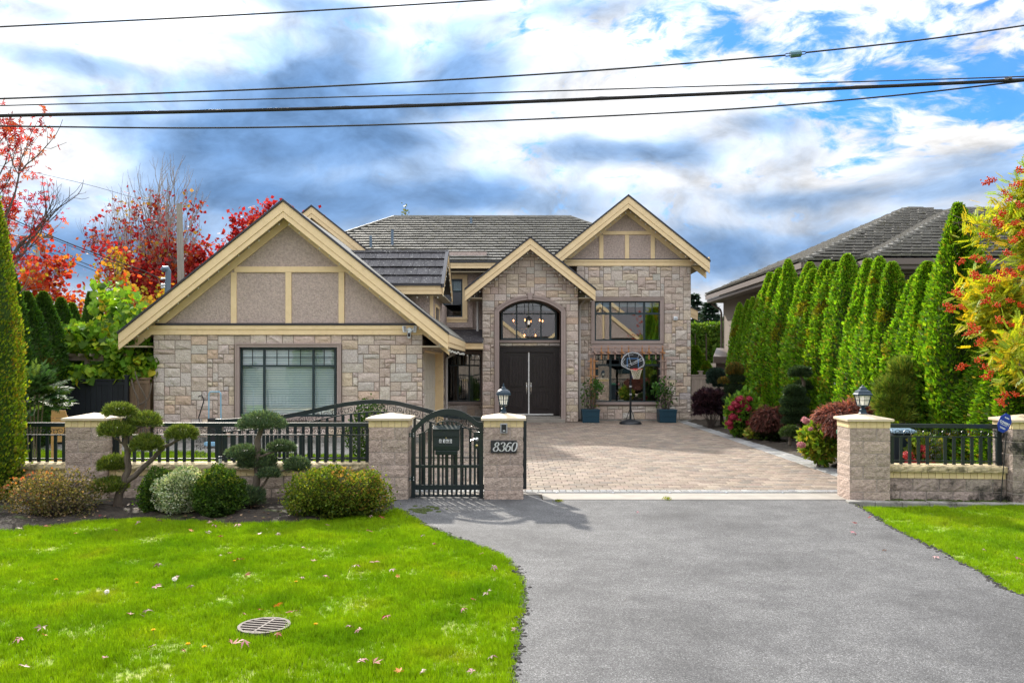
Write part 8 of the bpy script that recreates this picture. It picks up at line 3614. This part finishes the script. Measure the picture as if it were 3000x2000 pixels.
for k, (x, y) in enumerate(((242, 368), (590, 383), (1275, 378), (660, 587), (810, 648), (880, 660), (1360, 562), (1010, 288))):
    g = G(x / 1.875, 1136.8 + y / 1.875, .05)
    rng = np.random.default_rng(k)
    n = 40
    th = rng.uniform(0, 6.28, n)
    tip = np.stack([np.cos(th), np.sin(th), rng.uniform(.1, .9, n)], 1)
    d = thing('dandelion', 'yellow dandelion flower open in the left lawn', 'dandelion', (g.x, g.y, 0), 'yellow dandelions in the lawn')
    put('flower', leaf_mesh('flower', [leaf_arrays(T_DIAMOND, np.tile((0, 0, .062), (n, 1)), tip, np.tile((0, 0, 1.), (n, 1)), np.full(n, .021), tones(rng, n, [(.75, .52, .01), (.8, .42, .01)]), np.full(n, .009))], 'petal'), d)
    m = MB()
    m.tube([(0, 0, 0), (0, 0, .062)], .0025, 4)
    put('stem', m.mesh('stem', 'turf'), d)
for k, (x, y, z) in enumerate(((460, 415, .09), (752, 360, .13))):
    g = G(x / 1.875, 1136.8 + y / 1.875, z)
    rng = np.random.default_rng(k + 50)
    dv = sph(rng, 70)
    d = thing('dandelion', ['white dandelion clock low in the left lawn', 'tall white dandelion clock standing over the lawn'][k], 'dandelion', (g.x, g.y, 0))
    put('seed_head', leaf_mesh('seed_head', [leaf_arrays(T_DIAMOND, dv * .006 + (0, 0, z), dv, rng.normal(0, 1, (70, 3)), np.full(70, .02), np.tile((.8, .8, .76), (70, 1)), np.full(70, .012))], 'petal'), d)
    m = MB()
    m.tube([(0, 0, 0), (.004, 0, z * .5), (0, 0, z)], .0028, 4)
    put('stem', m.mesh('stem', 'turf'), d)
# weeds in the gateway and moss by the walk gate
for k, (x, y, lab) in enumerate(((1283, 1155, 'small weed growing at the left of the concrete sill'), (1532, 1150, 'mossy weed line in the crack of the concrete sill'))):
    g = G(x, y)
    rng = np.random.default_rng(k + 80)
    n = 60
    w_ = thing('weed', lab, 'weed', (g.x, g.y, .03))
    p = rng.normal(0, .035, (n, 3)) * (1, 2.6 if k else .8, 0)
    put('leaves', leaf_mesh('leaves', [leaf_arrays(T_DIAMOND, p, rng.normal(0, .6, (n, 3)) + (0, 0, .8), rng.normal(0, 1, (n, 3)), .045 * rng.uniform(.5, 1.2, n), tones(rng, n, [(.14, .2, .02), (.22, .24, .03)]), np.full(n, .016))], 'leaf'), w_)
g = G(968, 1174)
m = MB()
for k in range(90):
    a, r = lr.uniform(0, 6.28), abs(lr.gauss(0, .5))
    c = (g.x + r * math.cos(a) * .30, g.y + r * math.sin(a) * .32, .02)
    s = lr.uniform(.015, .05)
    m.lathe(c, [(s, 0), (s * .8, s * .3), (0, s * .4)], 7)
tag(m.build('moss', 'moss', at=(g.x, g.y, 0), smooth=True), label='mossy patch on the asphalt before the walk gate', kind='stuff')

# leaves and flowers of one kind in one place are told apart by their order
_by = {}
for o in bpy.data.objects:
    if o.get('group') in ('fallen maple leaves', 'yellow dandelions in the lawn'):
        _by.setdefault(o['label'], []).append(o)
for lab, os_ in _by.items():
    if len(os_) > 1:
        os_.sort(key=lambda o: u_of(o.location)[0])
        for k, o in enumerate(os_):
            o['label'] = '%s, %s from the left' % (lab, ORD[k])
# ------------------------------------------------------------------ across the street: what the windows mirror
oh = thing('house', 'tan house with two cream trimmed gables across the street, mirrored in the windows', 'house', (2, -27, 0))
m = MB()
m.box(-8, 17, -36, -27, -.05, 5.4)
m.build('wall', 'tan_stucco', oh)
for X, w in ((-2.5, 4.2), (9.5, 4.6)):
    m = MB()
    m.prism([(X - w, -26.6, 4.9), (X + w, -26.6, 4.9), (X, -26.6, 4.9 + w * .8)], (0, -6, 0))
    m.build('gable', 'stucco', oh)
    m = MB()
    for s in (-1, 1):
        m.prism([(X, -26.3, 5.3 + w * .8), (X + s * (w + .5), -26.3, 4.9), (X + s * (w + .5), -26.3, 4.45), (X, -26.3, 4.85 + w * .8)], (0, -.25, 0))
    m.build('barge_board', 'cream_trim', oh)
    for k in (-1.6, 0, 1.6):
        m = MB()
        m.box(X + k - .1, X + k + .1, -26.58, -26.4, 5.0, 4.9 + (w - abs(k)) * .8 - .2)
        m.build('timber', 'cream_trim', oh)
m = MB()
m.prism([(-9, -26.8, 5.3), (18, -26.8, 5.3), (14, -31.5, 8.4), (-5, -31.5, 8.4)], (0, 0, -.1))
m.build('roof', 'far_roof', oh)
for X in (-6, -.5, 4, 8, 12):
    m = MB()
    m.box(X, X + 1.8, -26.98, -26.9, 1.0, 2.6)
    m.build('window', 'window_frame', oh)
orr = random.Random(12)
for k, (X, Y, h, w, v) in enumerate(((-13, -20, 6.5, 2.6, 0), (-9.5, -18.5, 4.6, 2.0, 1), (3.8, -19, 4.0, 2.4, 2), (15, -20, 6.5, 2.6, 3), (18.5, -21, 7.5, 2.4, 4), (-17, -22, 8, 2.4, 2), (1.2, -21, 3.0, 2.2, 3), (6.3, -21, 3.2, 2.6, 1))):
    t = thing('cedar_tree', '%s bushy evergreen across the street from the left, seen only in the window reflections' % ORD[k], 'cedar', (X, Y, 0), 'evergreens across the street')
    put('crown', DK[v % 2][0], t, (0, 0, 0), (0, 0, k), (w, w, h / 5.0))
    put('trunk', TRUNK, t)
